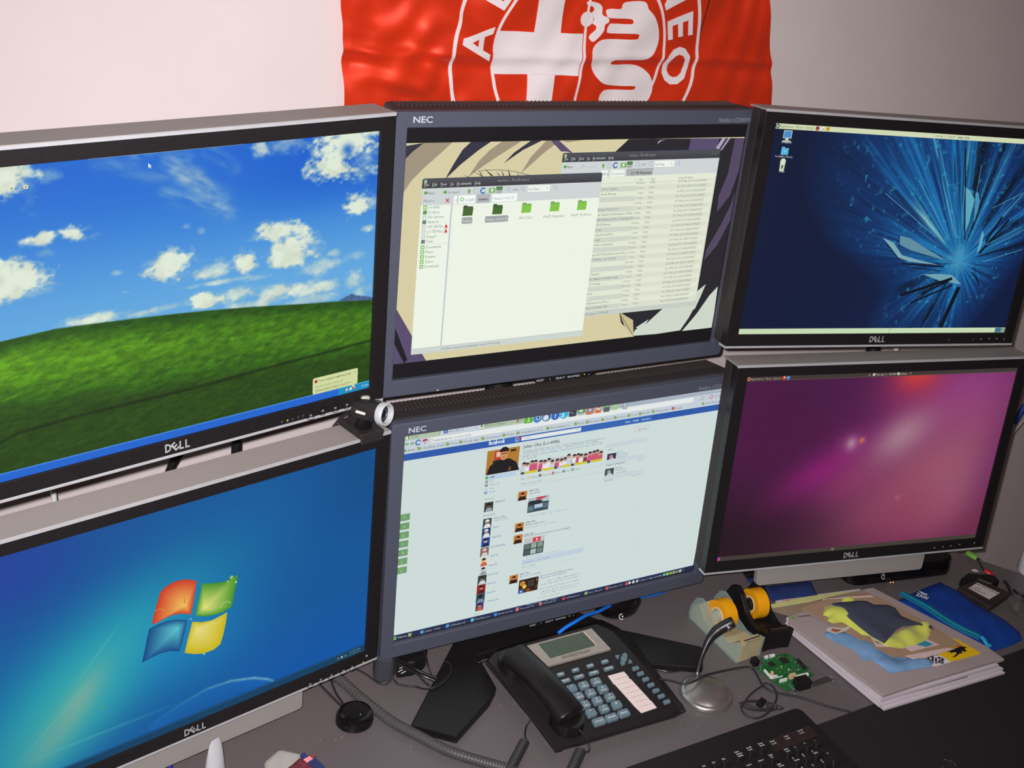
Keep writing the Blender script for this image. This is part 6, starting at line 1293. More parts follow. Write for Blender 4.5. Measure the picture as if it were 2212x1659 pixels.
for i, pts in enumerate(([(0.5094,1.2445,0.754), (0.5162,1.2197,0.754), (0.5212,1.1964,0.756), (0.5245,1.1799,0.76)], [(0.5292,1.2533,0.754), (0.5258,1.2247,0.754), (0.5256,1.1981,0.758), (0.5271,1.1817,0.76)])):
    q = MB(); q.tube(catmull(pts, 5), .0017, 7); q.build('hub_cable', cord_m, hub, world=True, smooth=60)
def wire(name, label, pts, r=.0014, m=None, cat='cable', n=6, grp=None):
    q = MB(); q.tube(catmull(pts, n), r, 8); return tag(q.build(name, m or cord_m, smooth=60), label, cat, grp)
shiny = mat('cable_gloss_black', (26, 25, 28), .2, spec=.6)
wire('cable', 'thin black cable looping in front of the small grey speaker', [(0.5668,1.2646,0.753), (0.5779,1.2521,0.753), (0.5854,1.2381,0.753), (0.5915,1.2233,0.753), (0.5997,1.2141,0.753), (0.6099,1.2153,0.755), (0.6175,1.2203,0.76)])
wire('cable', 'thin black cable curling onto the left foot of the middle stand', [(0.6135,1.2109,0.762), (0.6203,1.2084,0.753), (0.6316,1.1995,0.753), (0.6437,1.1928,0.754), (0.6487,1.182,0.758), (0.6544,1.1679,0.769), (0.6691,1.1697,0.77), (0.6866,1.1791,0.77), (0.6986,1.1906,0.77), (0.7037,1.2048,0.77), (0.7006,1.2139,0.77)])
wire('cable', 'shiny black cable running diagonally under the lower middle screen', [(0.6117,1.2175,0.8), (0.6271,1.2098,0.792), (0.641,1.2048,0.782), (0.6543,1.1945,0.776), (0.6711,1.1833,0.771)], .0022, shiny)
wire('cable', 'second shiny black cable just below the diagonal one', [(0.6141,1.213,0.796), (0.6315,1.2042,0.784), (0.6502,1.194,0.774), (0.6668,1.1803,0.77)], .0022, shiny)
wire('cable', 'thin grey cable hanging down behind the left stand foot', [(0.656,1.2091,0.81), (0.6651,1.2158,0.79), (0.6737,1.221,0.765), (0.6756,1.2073,0.754), (0.6747,1.2018,0.754)], .0016)
wire('cable', 'short black cable end between the small speakers and the left foot', [(0.6512,1.212,0.762), (0.6576,1.2106,0.754), (0.66,1.1996,0.753), (0.6638,1.1898,0.753)], .0016)
wire('cable', 'thin glossy wire curving over the left foot of the middle stand', [(0.7396,1.2384,0.769), (0.7411,1.221,0.768), (0.7441,1.2051,0.768), (0.7513,1.196,0.768), (0.7645,1.1967,0.768)], .0010, shiny)
sp1 = thing('speaker', 'small slate grey speaker box tucked behind the corner of the lower left screen', 'speaker', (0.5985,1.2274,0.75))
a_, b_, c_, d_ = (0.5872,1.2282,0.75), (0.6171,1.2193,0.75), (0.6356,1.2445,0.75), (0.5902,1.2471,0.75)
MB().prism([(p[0], p[1]) for p in ((0.5882,1.2293,0.75), (0.5951,1.2192,0.75), (0.6123,1.2174,0.75), (0.6309,1.2331,0.75), (0.6266,1.2549,0.75), (0.5977,1.2561,0.75))], DT, DT + .050).build('body', mat('speaker_grey', (58, 58, 66), .6), sp1, world=True, bevel=.006, bseg=3)
sp2 = thing('adapter', 'black power adapter with white rating print behind the small grey speaker', 'power adapter', (0.6463,1.2325,0.75))
MB().prism([(p[0], p[1]) for p in ((0.6216,1.2206,0.75), (0.6499,1.2179,0.75), (0.6735,1.2272,0.75), (0.6849,1.2483,0.75), (0.6538,1.2634,0.75), (0.6312,1.2388,0.75))], DT, DT + .030).build('body', black_pl, sp2, world=True, bevel=.005, bseg=3)
for p in ((0.6254,1.2125,0.7806), (0.6238,1.2017,0.7806), (0.6208,1.2063,0.7806)): MB().box(p, (.009, .0016, .0004), rz=.3).build('rating_print', inkw, sp2, world=True)
wire('network_cable', 'bright blue network cable arching from the phone to under the middle screen', [(0.8834,1.1903,0.795), (0.8986,1.1939,0.8), (0.9188,1.1991,0.802), (0.9491,1.2117,0.798), (0.9797,1.2223,0.79), (1.0275,1.2419,0.78), (1.0835,1.2525,0.77), (1.1303,1.2613,0.76), (1.1522,1.269,0.756)], .0030, mat('cable_blue', (22, 110, 214), .4, var=.03))
lg_ = (1.0392,1.2245,0.75)
sp3 = thing('speaker', 'black rounded speaker with a small silver emblem behind the phone', 'speaker', (lg_[0], lg_[1] + .03, DT), rz=-.15)
MB().lathe([(.028, 0), (.040, .010), (.043, .026), (.036, .042), (.020, .050), (0, .052)], None, 32, sy=.75).build('body', gl, sp3, smooth=50)
e = Flat(0); e.ring((0, 0), .0052, .0016, (190, 190, 195), 14, 60, 300); e.disc((.002, 0), .0016, (190, 190, 195), 8)
ep = (1.0145,1.2061,0.784)
e.mb.build('emblem', paint_mat('emblem_print'), sp3, world=True, M=Matrix.Translation((ep[0], ep[1] - .002, ep[2])) @ Matrix.Rotation(math.radians(-35), 4, 'X'))

# ---------------------------------------------------------------- gooseneck microphone
bc = (1.0679,1.0287,0.754); mic = thing('desk_microphone', 'silver domed desk microphone with a curved black neck', 'microphone', (bc[0], bc[1], DT))
smt = mat('brushed_silver', (176, 172, 170), .28, .85, var=.04)
MB().lathe([(.0405, 0), (.0425, .003), (.0412, .0075), (.0372, .0100)], None, 56).build('base_ring', smt, mic, smooth=50)
MB().lathe([(.0368, .0090), (.033, .0125), (.024, .0165), (.012, .0192), (0, .0200)], None, 56).build('dome', mat('dome_smoke_silver', (150, 144, 142), .30, .75), mic, smooth=60)
q = MB(); q.tube(catmull([(1.0727,1.0609,0.762), (1.077,1.0674,0.77), (1.0896,1.0791,0.786), (1.104,1.0885,0.802), (1.116,1.0909,0.814), (1.1268,1.0902,0.822), (1.1384,1.0871,0.83), (1.1431,1.0863,0.832)], 6), [.0036] * 12 + [.0036 + .0004 * k for k in range(14)] + [.0092] * 17, 14)
q.v = q.v; q.build('neck', mat('neck_rubber', (30, 27, 31), .35, spec=.5), mic, world=True, smooth=60)
for p, r_ in (((1.0698,1.0589,0.768), .0042), ((1.1207,1.0696,0.84), .0046)):
    MB().lathe([(r_ * math.sin(k * PI / 10), -r_ * math.cos(k * PI / 10)) for k in range(11)], Matrix.Translation(p), 18).build('chrome_stud', chrome, mic, world=True, smooth=60)

# ---------------------------------------------------------------- tape dispensers
def dispenser(fl, fr, label, body_m, lid_m, clear):
    a, b = Vector(fl[:2]), Vector(fr[:2]); wd_ = .054; u = (b - a).normalized(); v_ = Vector((-u.y, u.x))      # u across, v towards the back
    M_ = Matrix(((v_.x, u.x, 0, (a.x + b.x) / 2), (v_.y, u.y, 0, (a.y + b.y) / 2), (0, 0, 1, DT), (0, 0, 0, 1)))
    t = thing('tape_dispenser', label, 'tape dispenser', M=M_)
    L_ = .128
    prof = [(0, 0), (L_ - .004, 0), (L_, .012), (L_ - .001, .030), (L_ - .010, .050), (L_ - .022, .057), (L_ - .040, .052), (.062, .030), (.040, .024), (.024, .026), (.012, .036), (0, .040)]
    def side(pr, y0, y1, nm, m, bv=.0015):
        k = len(pr); mb = MB(); mb.add([(x, y0, z) for x, z in pr] + [(x, y1, z) for x, z in pr], [tuple(range(k)), tuple(range(2 * k - 1, k - 1, -1))] + [(i, i + k, (i + 1) % k + k, (i + 1) % k) for i in range(k)])
        return mb.build(nm, m, t, bevel=bv, bseg=2)
    h = wd_ / 2
    wt_ = .0032 if clear else .010
    side(prof, -h, -h + wt_, 'side_wall', lid_m, .001); side(prof, h - wt_, h, 'side_wall', lid_m, .001)
    base = [(.0006, .0006), (L_ - .005, .0006), (L_ - .0015, .012), (L_ - .003, .028), (L_ - .016, .040), (.092, .020), (.060, .014), (.040, .0225), (.024, .0245), (.012, .0345), (.0006, .038)]
    side(base, -h + wt_ + .0002, h - wt_ - .0002, 'weighted_base', body_m)
    side([(-.001, .036), (.010, .036), (.012, .0405), (.002, .0425), (-.001, .0425)], -h + .008, h - .008, 'blade_holder', body_m if clear else lid_m, .0005)
    tl = MB(); n = 18
    for i in range(n): y0 = -h + .010 + (wd_ - .020) * i / n; y1 = y0 + (wd_ - .020) / n; tl.add([(0, y0, .0425), (0, y1, .0425), (-.0025, (y0 + y1) / 2, .0430)], [(0, 1, 2)])
    tl.add([(0, -h + .010, .0425), (0, h - .010, .0425), (.006, h - .010, .0422), (.006, -h + .010, .0422)], [(0, 1, 2, 3)])
    tl.build('serrated_blade', mat('blade_steel', (130, 116, 104), .3, .8), t)
    Ry = Matrix.Translation((.078, 0, .037)) @ Matrix.Rotation(PI / 2, 4, 'X')
    R_ = .0262
    roll = MB().lathe([(.0145, -.0115), (R_, -.0115), (R_ + .0002, 0), (R_, .0115), (.0145, .0115), (.0145, -.0115)], Ry, 48).build('tape_roll', mat('amber_tape', (222, 150, 18), .3, spec=.5, var=.05), t, smooth=40, label='roll of amber sticky tape')
    MB().lathe([(.0125, -.0122), (.0146, -.0122), (.0146, .0122), (.0125, .0122), (.0125, -.0122)], Ry, 40).build('core', mat('tape_core_card', (220, 196, 160), .7), roll, smooth=40)
    MB().lathe([(0, -.0165), (.0105, -.0165), (.0105, .0165), (0, .0165)], Ry, 24).build('hub', lid_m, t, smooth=40)
    return t
clr = mat('smoky_clear_plastic', (164, 190, 184), .12, spec=.5, trans=.0, alpha=.27, var=.02)
beige = mat('dispenser_beige', (172, 160, 126), .5, var=.07, nscale=30)
dispenser((1.1662,1.0731,0.75), (1.2114,1.0759,0.75), 'see-through tape dispenser over a beige base with amber tape, nearest the phone', beige, clr, True)
dispenser((1.2308,1.0824,0.75), (1.2719,1.0785,0.75), 'black tape dispenser with amber tape, behind the see-through one', black_pl, black_pl, False)

# ---------------------------------------------------------------- green circuit boards
pc = thing('circuit_board', 'small stack of two green circuit boards with a metal bracket', 'circuit board', (1.2355,1.03,0.75))
grn = mat('board_green', (30, 92, 44), .4, spec=.4, var=.35, nscale=350); edge = mat('board_edge', (140, 160, 90), .6)
def board(name, q, z, th=.0016):
    MB().prism([p[:2] for p in q], DT + z, DT + z + th).build(name, grn, pc, world=True)
board('lower_board', [(1.1861,1.051,0.754), (1.1995,0.9878,0.754), (1.2713,1.0049,0.754), (1.2453,1.0564,0.754)], .003)
board('upper_board', [(1.1932,1.0551,0.768), (1.1969,1.0111,0.768), (1.2603,1.0079,0.768), (1.2471,1.0507,0.768)], .0168)
chipm = mat('chip_black', (36, 32, 32), .5)
def blk(c, sz, rz_, m, nm): MB().box((c[0], c[1], c[2]), sz, rz=rz_).build(nm, m, pc, world=True, bevel=.0003)
a1, a2 = (1.1969,1.0111,0.768), (1.2603,1.0079,0.768); br = math.atan2(a2[1] - a1[1], a2[0] - a1[0])
for c, s in (((1.2026,1.0368,0.7692), .0105), ((1.2293,1.0371,0.7692), .013)): blk(c, (s, s, .0016), br, chipm, 'chip')
blk((1.2099,1.0518,0.7705), (.020, .0035, .005), br, white_pl, 'white_connector'); blk((1.2501,1.019,0.7705), (.005, .022, .005), br, chipm, 'black_connector')
blk((1.192,1.0625,0.756), (.010, .012, .012), br, black_pl, 'black_connector')
rb = random.Random(3)
for i in range(26):
    u_, w2 = rb.random(), rb.random(); p = Vector((1.1966,1.0509,0.7688)).lerp(Vector((1.2042,1.0117,0.7688)), u_).lerp(Vector((1.2442,1.0475,0.7688)).lerp(Vector((1.2547,1.011,0.7688)), u_), w2)
    blk(p, (rb.uniform(.001, .003), rb.uniform(.001, .002), .0012), br, rb.choice([white_pl, chipm, mat('part_tan', (150, 116, 70), .5), mat('solder', (180, 184, 186), .3, .8)]), 'component')
for c in ((1.2367,1.0462,0.772), (1.1954,1.0496,0.772), (1.2335,1.0124,0.772), (1.207,1.0509,0.772)): MB().lathe([(.0016, -.018), (.0016, .0015), (0, .0025)], Matrix.Translation(c), 10).build('standoff', chrome, pc, world=True, smooth=40)
for c, s in (((1.1952,1.0241,0.76), (.004, .004, .012)), ((1.2266,1.0102,0.76), (.010, .006, .010))): blk(c, s, br, mat('card_tan', (196, 170, 130), .6), 'spacer')
for c, s in (((1.2034,1.0195,0.758), (.022, .003, .006)), ((1.208,1.0088,0.757), (.014, .003, .006)), ((1.2461,1.0069,0.757), (.024, .004, .006)), ((1.1936,1.0304,0.756), (.003, .020, .004))): blk(c, s, br, white_pl, 'white_connector')
blk((1.2316,0.9909,0.76), (.024, .018, .015), br, black_pl, 'port_block')
bm_ = mat('bracket_steel', (150, 160, 160), .35, .7)
q = MB(); p = [Vector((1.2067,0.9945,0.76)), Vector((1.2169,0.985,0.752)), Vector((1.2385,0.9835,0.752)), Vector((1.2867,0.9903,0.76)), Vector((1.2971,0.9831,0.754))]
for i in range(4): q.tube([p[i], p[i + 1]], .0013, 6)
q.build('bracket', bm_, pc, world=True)
q = MB(); q.quad((1.2378,0.9827,0.752), (1.295,0.984,0.752), (1.2826,0.9885,0.762), (1.2371,0.9847,0.762)); q.build('bracket_plate', mat('bracket_dark_sheet', (56, 52, 52), .4), pc, world=True)
for c in ((1.2142,0.9846,0.754), (1.2909,0.981,0.758)): MB().lathe([(.0026, -.003), (.0026, .002), (0, .003)], Matrix.Translation(c), 12).build('screw', chrome, pc, world=True, smooth=40)

# ---------------------------------------------------------------- stack of papers and magazines
paper = mat('paper_white', (196, 186, 194), .75, var=.02, nscale=20)
def sheet(name, label, cat, q, z0, z1, m, grp=None, bevel=0.):
    t = MB(); t.prism([p[:2] for p in q], z0, z1); return tag(t.build(name, m, bevel=bevel), label, cat, grp)
PF = [(1.3282,0.9109,0.776), (1.5986,0.906,0.776), (1.505,1.1395,0.776), (1.3045,1.1226,0.776)]
PF[0], PF[1] = Vector(PF[0]), Vector(PF[1]); u = (PF[1] - PF[0]); u.z = 0; Lu = u.length; u.normalize(); vL = Vector(PF[3]) - PF[0]; vL.z = 0; Lv = vL.length; v_ = vL.normalized()
vR = Vector(PF[2]) - PF[1]; vR.z = 0
lay = [(.0000, .0040, .004, -.010, .0, .004, 'bottom magazine of the white paper stack'), (.0041, .0075, -.002, -.004, .006, .012, 'second magazine from the bottom of the white paper stack'),
       (.0098, .0150, .002, .0, -.002, -.002, 'thick white booklet in the middle of the paper stack, above the dark gap'), (.0151, .0200, .006, .004, .0, .004, 'white booklet just under the top magazine of the paper stack'), ]
for z0, z1, du_, dv_, s_, e_, lb in lay:
    o = PF[0] + u * (du_ - .004) + v_ * dv_
    q = [o, o + u * (Lu + e_), o + u * (Lu + e_) + vR * .98, o + v_ * Lv * .99]
    sheet('magazine', lb, 'magazine', q, DT + z0, DT + z1, paper, 'magazines of the white paper stack')
q = [PF[0] + u * .02 - v_ * -.002, PF[0] + u * (Lu * .72), PF[0] + u * (Lu * .72) + v_ * .14, PF[0] + u * .02 + v_ * .14]
sheet('folder', 'thin dark folder showing as a black line low in the paper stack', 'folder', q, DT + .0076, DT + .0097, black_pl)
# the top magazine: a slightly wavy cover with its print
mg = thing('magazine', 'top magazine of the white paper stack, pale cover with a yellow badge', 'magazine', tuple(PF[0])[:2] + (DT + .0201,), group='magazines of the white paper stack')
cov = mat('magazine_cover', (160, 147, 147), .5, spec=.4, var=.06, nscale=12)
MB().prism([p[:2] for p in ((1.3272,0.9098,0.776), (1.424,0.911,0.776), (1.5833,0.9081,0.776), (1.6024,0.9054,0.776), (1.5981,0.9413,0.776), (1.5163,1.1359,0.776), (1.5001,1.1374,0.776), (1.3076,1.1199,0.776), (1.2937,1.1046,0.776))], DT + .0201, DT + .0256).build('cover', cov, mg, world=True, bevel=.0006)
pm = paint_mat('printed_ink', .55)
def printed(name, par, q, z, col, label=None):
    mb = MB(); q = [tuple(p[:2]) for p in q]; tr = tessellate_polygon([[Vector((a, b, 0)) for a, b in q]]); fs = []
    for t in tr:
        a, b, c = (q[i] for i in t); ar = (b[0] - a[0]) * (c[1] - a[1]) - (c[0] - a[0]) * (b[1] - a[1]); fs.append(tuple(t) if ar > 0 else tuple(t[::-1]))
    mb.add([(a, b, z) for a, b in q], fs, col); return mb.build(name, pm, par, world=par is not None, label=label)
def printed_text(name, par, s, a, b, z, size, col, bold=0., fit=True, italic=0.):
    v, f = text_tris(s, size, italic, bold, 2); a, b = Vector(a[:2]), Vector(b[:2]); d = (b - a); L_ = d.length; d.normalize(); n = Vector((-d.y, d.x)); sx = L_ / max(q.x for q in v) if fit else 1
    mb = MB(); mb.add([(a.x + q.x * sx * d.x + q.y * n.x, a.y + q.x * sx * d.y + q.y * n.y, z) for q in v], f, col); return mb.build(name, pm, par, world=par is not None)
zt = DT + .0258
printed('badge', mg, [(1.5497,0.9809,0.776), (1.5605,0.9718,0.776), (1.5724,0.9339,0.776), (1.5707,0.9297,0.776), (1.5025,0.9319,0.776), (1.4897,0.9619,0.776)], zt, (222, 184, 20), 'yellow badge with a black animal')
printed('badge_panel', mg, [(1.4604,0.9468,0.776), (1.4805,0.9556,0.776), (1.4972,0.9499,0.776), (1.5025,0.9319,0.776), (1.4681,0.9325,0.776), (1.4598,0.9354,0.776)], zt + .0001, (222, 214, 212))
printed_text('badge_lettering', mg, 'gip', (1.4929,0.9389,0.776), (1.4726,0.9589,0.776), zt + .0003, .024, (50, 50, 60), .0006)
dog = [(1.553,0.9565,0.776), (1.5406,0.9558,0.776), (1.53,0.9594,0.776), (1.515,0.9533,0.776), (1.5226,0.9523,0.776), (1.5168,0.9495,0.776), (1.5298,0.9483,0.776), (1.5282,0.9441,0.776), (1.5125,0.94,0.776), (1.52,0.939,0.776), (1.5358,0.9431,0.776), (1.5388,0.9405,0.776), (1.5429,0.947,0.776), (1.5468,0.9426,0.776), (1.5525,0.9438,0.776), (1.552,0.9488,0.776), (1.5601,0.9509,0.776)]
printed('animal', mg, dog, zt + .0002, (24, 20, 20))
printed('flame', mg, [(1.5378,0.96,0.776), (1.5491,0.961,0.776), (1.5508,0.9572,0.776), (1.5571,0.9576,0.776), (1.5457,0.9551,0.776), (1.5431,0.9582,0.776)], zt + .0003, (200, 60, 40))
printed('emblem', mg, [Vector((1.3107,1.1139,0.776)) + Vector((.005 * math.cos(k * PI / 5), .005 * math.sin(k * PI / 5), 0)) for k in range(10)], zt, (120, 150, 80))
printed_text('small_print', mg, 'Trader Monthly', (1.3191,1.1128,0.776), (1.3449,1.1083,0.776), zt, .006, (70, 62, 66), .0002)
for k, (a, b) in enumerate((((1.3168,1.1069,0.776), (1.3418,1.1047,0.776)), ((1.3156,1.1007,0.776), (1.3409,1.0973,0.776)), ((1.3306,0.9521,0.776), (1.3467,0.9525,0.776)), ((1.3255,1.0457,0.776), (1.3463,1.0451,0.776)), ((1.5031,0.923,0.776), (1.5475,0.9218,0.776)))):
    printed_text('small_print', mg, 'ili lllil iil lil', a, b, zt, .0035, (150, 134, 134))
# loose sheets behind and under
sheet('paper', 'white sheet with red print sticking out behind the magazines', 'paper', [(1.3369,1.1882,0.753), (1.5185,1.1641,0.753), (1.5205,1.147,0.753), (1.3912,1.1117,0.753), (1.3341,1.1612,0.753)], DT + .0002, DT + .0012, paper)
rp1 = printed_text('red_print', None, 'T H Market Alpha', (1.3498,1.1788,0.753), (1.3846,1.1739,0.753), DT + .0014, .0075, (190, 60, 80), .0003); rp1.parent = bpy.data.objects['paper']
sheet('paper', 'pale yellow-green sheet edge between the red-printed paper and the magazines', 'paper', [(1.3084,1.18,0.753), (1.402,1.1761,0.753), (1.4641,1.1687,0.753), (1.5211,1.1541,0.753), (1.5234,1.1406,0.753), (1.3399,1.1354,0.753)], DT + .0014, DT + .0026, mat('paper_yellow_green', (196, 196, 130), .7))
sheet('paper', 'beige-brown printed sheet lying over the back of the magazines', 'paper', [(1.2786,1.1482,0.777), (1.3685,1.1395,0.777), (1.4295,1.1391,0.777), (1.4873,1.1365,0.777), (1.4947,1.1288,0.777), (1.4982,1.117,0.777), (1.4118,1.1255,0.777), (1.3699,1.1219,0.777), (1.3066,1.1206,0.777)], DT + .0257, DT + .0263, mat('paper_brown_print', (140, 122, 104), .7, var=.2, nscale=20))
sheet('paper', 'white sheet with a red border under the folded cloth', 'paper', [(1.3971,1.1377,0.778), (1.495,1.1202,0.778), (1.5222,1.0504,0.778), (1.5116,1.047,0.778), (1.3926,1.0794,0.778)], DT + .0264, DT + .0270, mat('paper_cream', (206, 186, 176), .7))
rb_ = MB()
for a, b in (((1.4945,1.1197,0.778), (1.5222,1.0504,0.778)), ((1.3734,1.1263,0.778), (1.3977,1.1288,0.778)), ((1.4629,1.126,0.778), (1.4959,1.1196,0.778))):
    a, b = Vector(a), Vector(b); d = (b - a).normalized() * .0009; n_ = Vector((-d.y, d.x, 0)); rb_.add([(p.x, p.y, DT + .0273) for p in (a - n_, b - n_, b + n_, a + n_)], [(0, 1, 2, 3)])
rr = rb_.build('red_border', mat('red_ink', (176, 40, 46), .6)); rr.parent = bpy.data.objects['paper.003']; rr['kind'] = 'stuff'
# blue plastic bag, tan envelope, white cards
bag = puffy([(1.3364,1.0627,0.78), (1.3512,1.0642,0.78), (1.3801,1.0481,0.78), (1.3991,1.0097,0.78), (1.4135,0.9735,0.78), (1.4626,0.9506,0.78), (1.4724,0.9411,0.78), (1.4568,0.9341,0.78), (1.3753,0.9451,0.78), (1.3751,0.956,0.78), (1.3673,0.9845,0.78), (1.358,0.9831,0.78), (1.3542,0.9905,0.78), (1.3552,1.0119,0.78), (1.3367,1.0418,0.78), (1.332,1.0577,0.78)], DT + .0264, .004, .006, .005, .0034, 3)
tag(bag.build('plastic_bag', mat('blue_film', (112, 150, 190), .35, spec=.5, var=.12, nscale=60), smooth=60), 'crumpled light blue plastic bag half under the tan envelope', 'bag')
env = thing('envelope', 'tan paper envelope under the folded cloth', 'envelope', (1.4108,1.0109,0.781))
MB().prism([p[:2] for p in ((1.3344,1.1253,0.782), (1.3977,1.1304,0.782), (1.4992,1.1047,0.782), (1.5367,1.0101,0.782), (1.5478,0.9541,0.782), (1.4058,0.969,0.782))], DT + .0312, DT + .0322).build('paper_body', mat('kraft_paper', (158, 130, 106), .75, var=.05), env, world=True)
sheet('card', 'white card sticking out below the tan envelope, beside the yellow badge', 'card', [(1.4275,0.9681,0.78), (1.5152,0.9579,0.78), (1.5309,0.951,0.78), (1.4382,0.9512,0.78)], DT + .0306, DT + .0311, mat('card_pale_pink', (204, 184, 182), .7))
wc_ = sheet('card', 'white card with a teal square under the yellow end of the cloth', 'card', [(1.4019,1.0226,0.783), (1.456,1.0126,0.783), (1.4954,0.9897,0.783), (1.5077,0.967,0.783), (1.4455,0.9708,0.783), (1.4416,0.9822,0.783), (1.3947,1.0005,0.783)], DT + .0323, DT + .0328, mat('card_pale_pink', (204, 184, 182), .7))
o = printed('teal_square', None, [(1.4652,0.9822,0.783), (1.4904,0.9834,0.783), (1.4978,0.9712,0.783), (1.4797,0.97,0.783)], DT + .0330, (50, 140, 160)); o.parent = wc_
o = printed_text('handwriting', None, 'Tuk', (1.4003,1.005,0.783), (1.414,1.0036,0.783), DT + .0330, .008, (70, 50, 60), .0003); o.parent = wc_
ck = sheet('sticker', 'small clear and red sticker between the blue bag and the envelope', 'sticker', [(1.3486,1.0684,0.7825), (1.3715,1.0576,0.7825), (1.3907,1.0578,0.7825), (1.3764,1.0511,0.7825), (1.3478,1.0493,0.7825), (1.3368,1.0626,0.7825)], DT + .0323, DT + .0327, mat('sticker_pale', (190, 190, 180), .4))
o = printed('red_mark', None, [(1.3516,1.0626,0.7825), (1.366,1.0546,0.7825), (1.3525,1.0516,0.7825), (1.3451,1.0583,0.7825)], DT + .0329, (170, 84, 60)); o.parent = ck
# folded cloth
clo = thing('cloth', 'folded cloth, navy blue outside with bright yellow lining', 'cloth', (1.4329,1.0498,0.783))
yel = puffy([(1.3792,1.114,0.786), (1.3928,1.1137,0.786), (1.4063,1.0916,0.786), (1.4245,1.0129,0.786), (1.5154,1.0221,0.786), (1.5289,1.0127,0.786), (1.5248,1.0024,0.786), (1.5097,0.991,0.786), (1.4935,0.9835,0.786), (1.4648,0.9802,0.786), (1.449,0.984,0.786), (1.438,0.9798,0.786), (1.4236,0.9862,0.786), (1.4109,0.9958,0.786), (1.4022,1.0242,0.786), (1.3906,1.0323,0.786), (1.3865,1.0515,0.786), (1.3811,1.0697,0.786), (1.362,1.0727,0.786), (1.3571,1.0809,0.786), (1.366,1.0896,0.786), (1.36,1.0966,0.786)], DT + .0330, .010, .006, .004, .0050, 5)
yel.build('yellow_lining', mat('cloth_yellow', (184, 190, 80), .85, var=.05, sheen=.2, nscale=50, bump=.3), clo, world=True, smooth=60)
y2 = puffy([(1.4237,1.1203,0.786), (1.4353,1.1207,0.786), (1.4475,1.1154,0.786), (1.4423,1.1066,0.786), (1.4174,1.1102,0.786)], DT + .0330, .010, .004, .004)
y2.build('yellow_lining', mat('cloth_yellow', (206, 214, 66)), clo, world=True, smooth=60)
nav = puffy([(1.3866,1.1081,0.796), (1.4044,1.1058,0.796), (1.4204,1.102,0.796), (1.4397,1.0985,0.796), (1.4544,1.093,0.796), (1.46,1.0809,0.796), (1.4857,1.0719,0.796), (1.4922,1.0609,0.796), (1.4867,1.0406,0.796), (1.4961,1.0241,0.796), (1.5101,1.0095,0.796), (1.5204,1.0028,0.796), (1.5165,0.9919,0.796), (1.5093,1.0032,0.796), (1.4981,1.0118,0.796), (1.4674,1.018,0.796), (1.45,1.0146,0.796), (1.4254,1.0034,0.796), (1.4023,0.9937,0.796), (1.3933,1.0157,0.796), (1.3906,1.0392,0.796), (1.389,1.0643,0.796), (1.3893,1.0859,0.796), (1.3869,1.0985,0.796)], DT + .0425, .006, .010, .004, .0022, 8)
nav.build('navy_outside', mat('cloth_navy', (58, 62, 80), .9, var=.08, nscale=700, bump=.4), clo, world=True, smooth=60)

# ---------------------------------------------------------------- blue zip pouch, drive, odds and ends
po = thing('zip_pouch', 'bright blue mesh zip pouch with a teal zipper', 'pouch', (1.6561,1.04,0.75))
pq = [(1.6893,1.1297,0.768), (1.7007,1.0986,0.768), (1.706,1.0571,0.768), (1.7204,1.016,0.768), (1.7253,0.9921,0.768), (1.7235,0.9663,0.768), (1.7115,0.9509,0.768), (1.6806,0.9463,0.768), (1.6188,0.9462,0.768), (1.6061,0.9484,0.768), (1.5973,0.9679,0.768), (1.5783,1.0101,0.768), (1.5628,1.0498,0.768), (1.5531,1.0928,0.768), (1.5474,1.1139,0.768), (1.5697,1.1136,0.768), (1.6391,1.1252,0.768)]
puffy(pq, DT + .0005, .017, .016, .008, .0022, 11).build('body', mat('pouch_blue_mesh', (20, 58, 138), .55, spec=.3, var=.45, nscale=600, bump=.5), po, world=True, smooth=60)
zp_ = [(1.5732,1.1155,0.764), (1.5778,1.0906,0.767), (1.584,1.0636,0.769), (1.5885,1.035,0.7695), (1.5942,1.0115,0.7695), (1.6028,0.9894,0.7695), (1.6159,0.9711,0.768)]
zb = MB(); zb.tube(catmull([Vector(p) for p in zp_], 5), .0105, 10, flat=.2); zb.build('zipper_tape', mat('teal_tape', (10, 104, 140), .6, var=.2, nscale=300), po, world=True, smooth=60)
zb = MB(); zb.tube(catmull([Vector(p) + Vector((0, 0, .0018)) for p in zp_], 5), .0022, 6, flat=.5); zb.build('zipper_teeth', mat('teal_teeth', (14, 150, 170), .4), po, world=True, smooth=60)
pp = [Vector((1.6148,0.9665,0.772)), Vector((1.6141,0.9586,0.771)), Vector((1.615,0.9518,0.767)), Vector((1.6164,0.9488,0.764))]
zb = MB(); zb.tube(catmull(pp, 5), .0045, 10, flat=.35); zb.build('zip_pull', mat('pull_sky_blue', (40, 160, 205), .35), po, world=True, smooth=50)
zb = MB(); zb.lathe([(.0028, .0008), (.0046, .0008), (.0046, .0026), (.0028, .0026)], Matrix.Translation((1.6172,0.9496,0.764)), 18); zb.build('pull_eye', mat('pull_sky_blue', (40, 160, 205)), po, world=True, smooth=40)
o = printed_text('logo', po, 'ZAW', (1.5878,1.0971,0.77), (1.5989,1.0787,0.77), DT + .0200, .016, (205, 210, 215), .0006)
o = printed('logo_swoosh', po, [(1.6035,1.107,0.77), (1.6127,1.0914,0.77), (1.6077,1.0902,0.77), (1.6024,1.0993,0.77)], DT + .0200, (205, 210, 215))
dr = thing('hard_drive', 'dark drive enclosure with a white label beyond the blue pouch', 'hard drive', (1.7522,1.0825,0.75))
MB().prism([p[:2] for p in ((1.6939,1.0943,0.764), (1.7596,1.1045,0.764), (1.7872,1.048,0.764), (1.7116,1.0297,0.764))], DT, DT + .0145).build('body', mat('drive_brown_black', (46, 36, 36), .5, var=.2), dr, world=True, bevel=.0015)
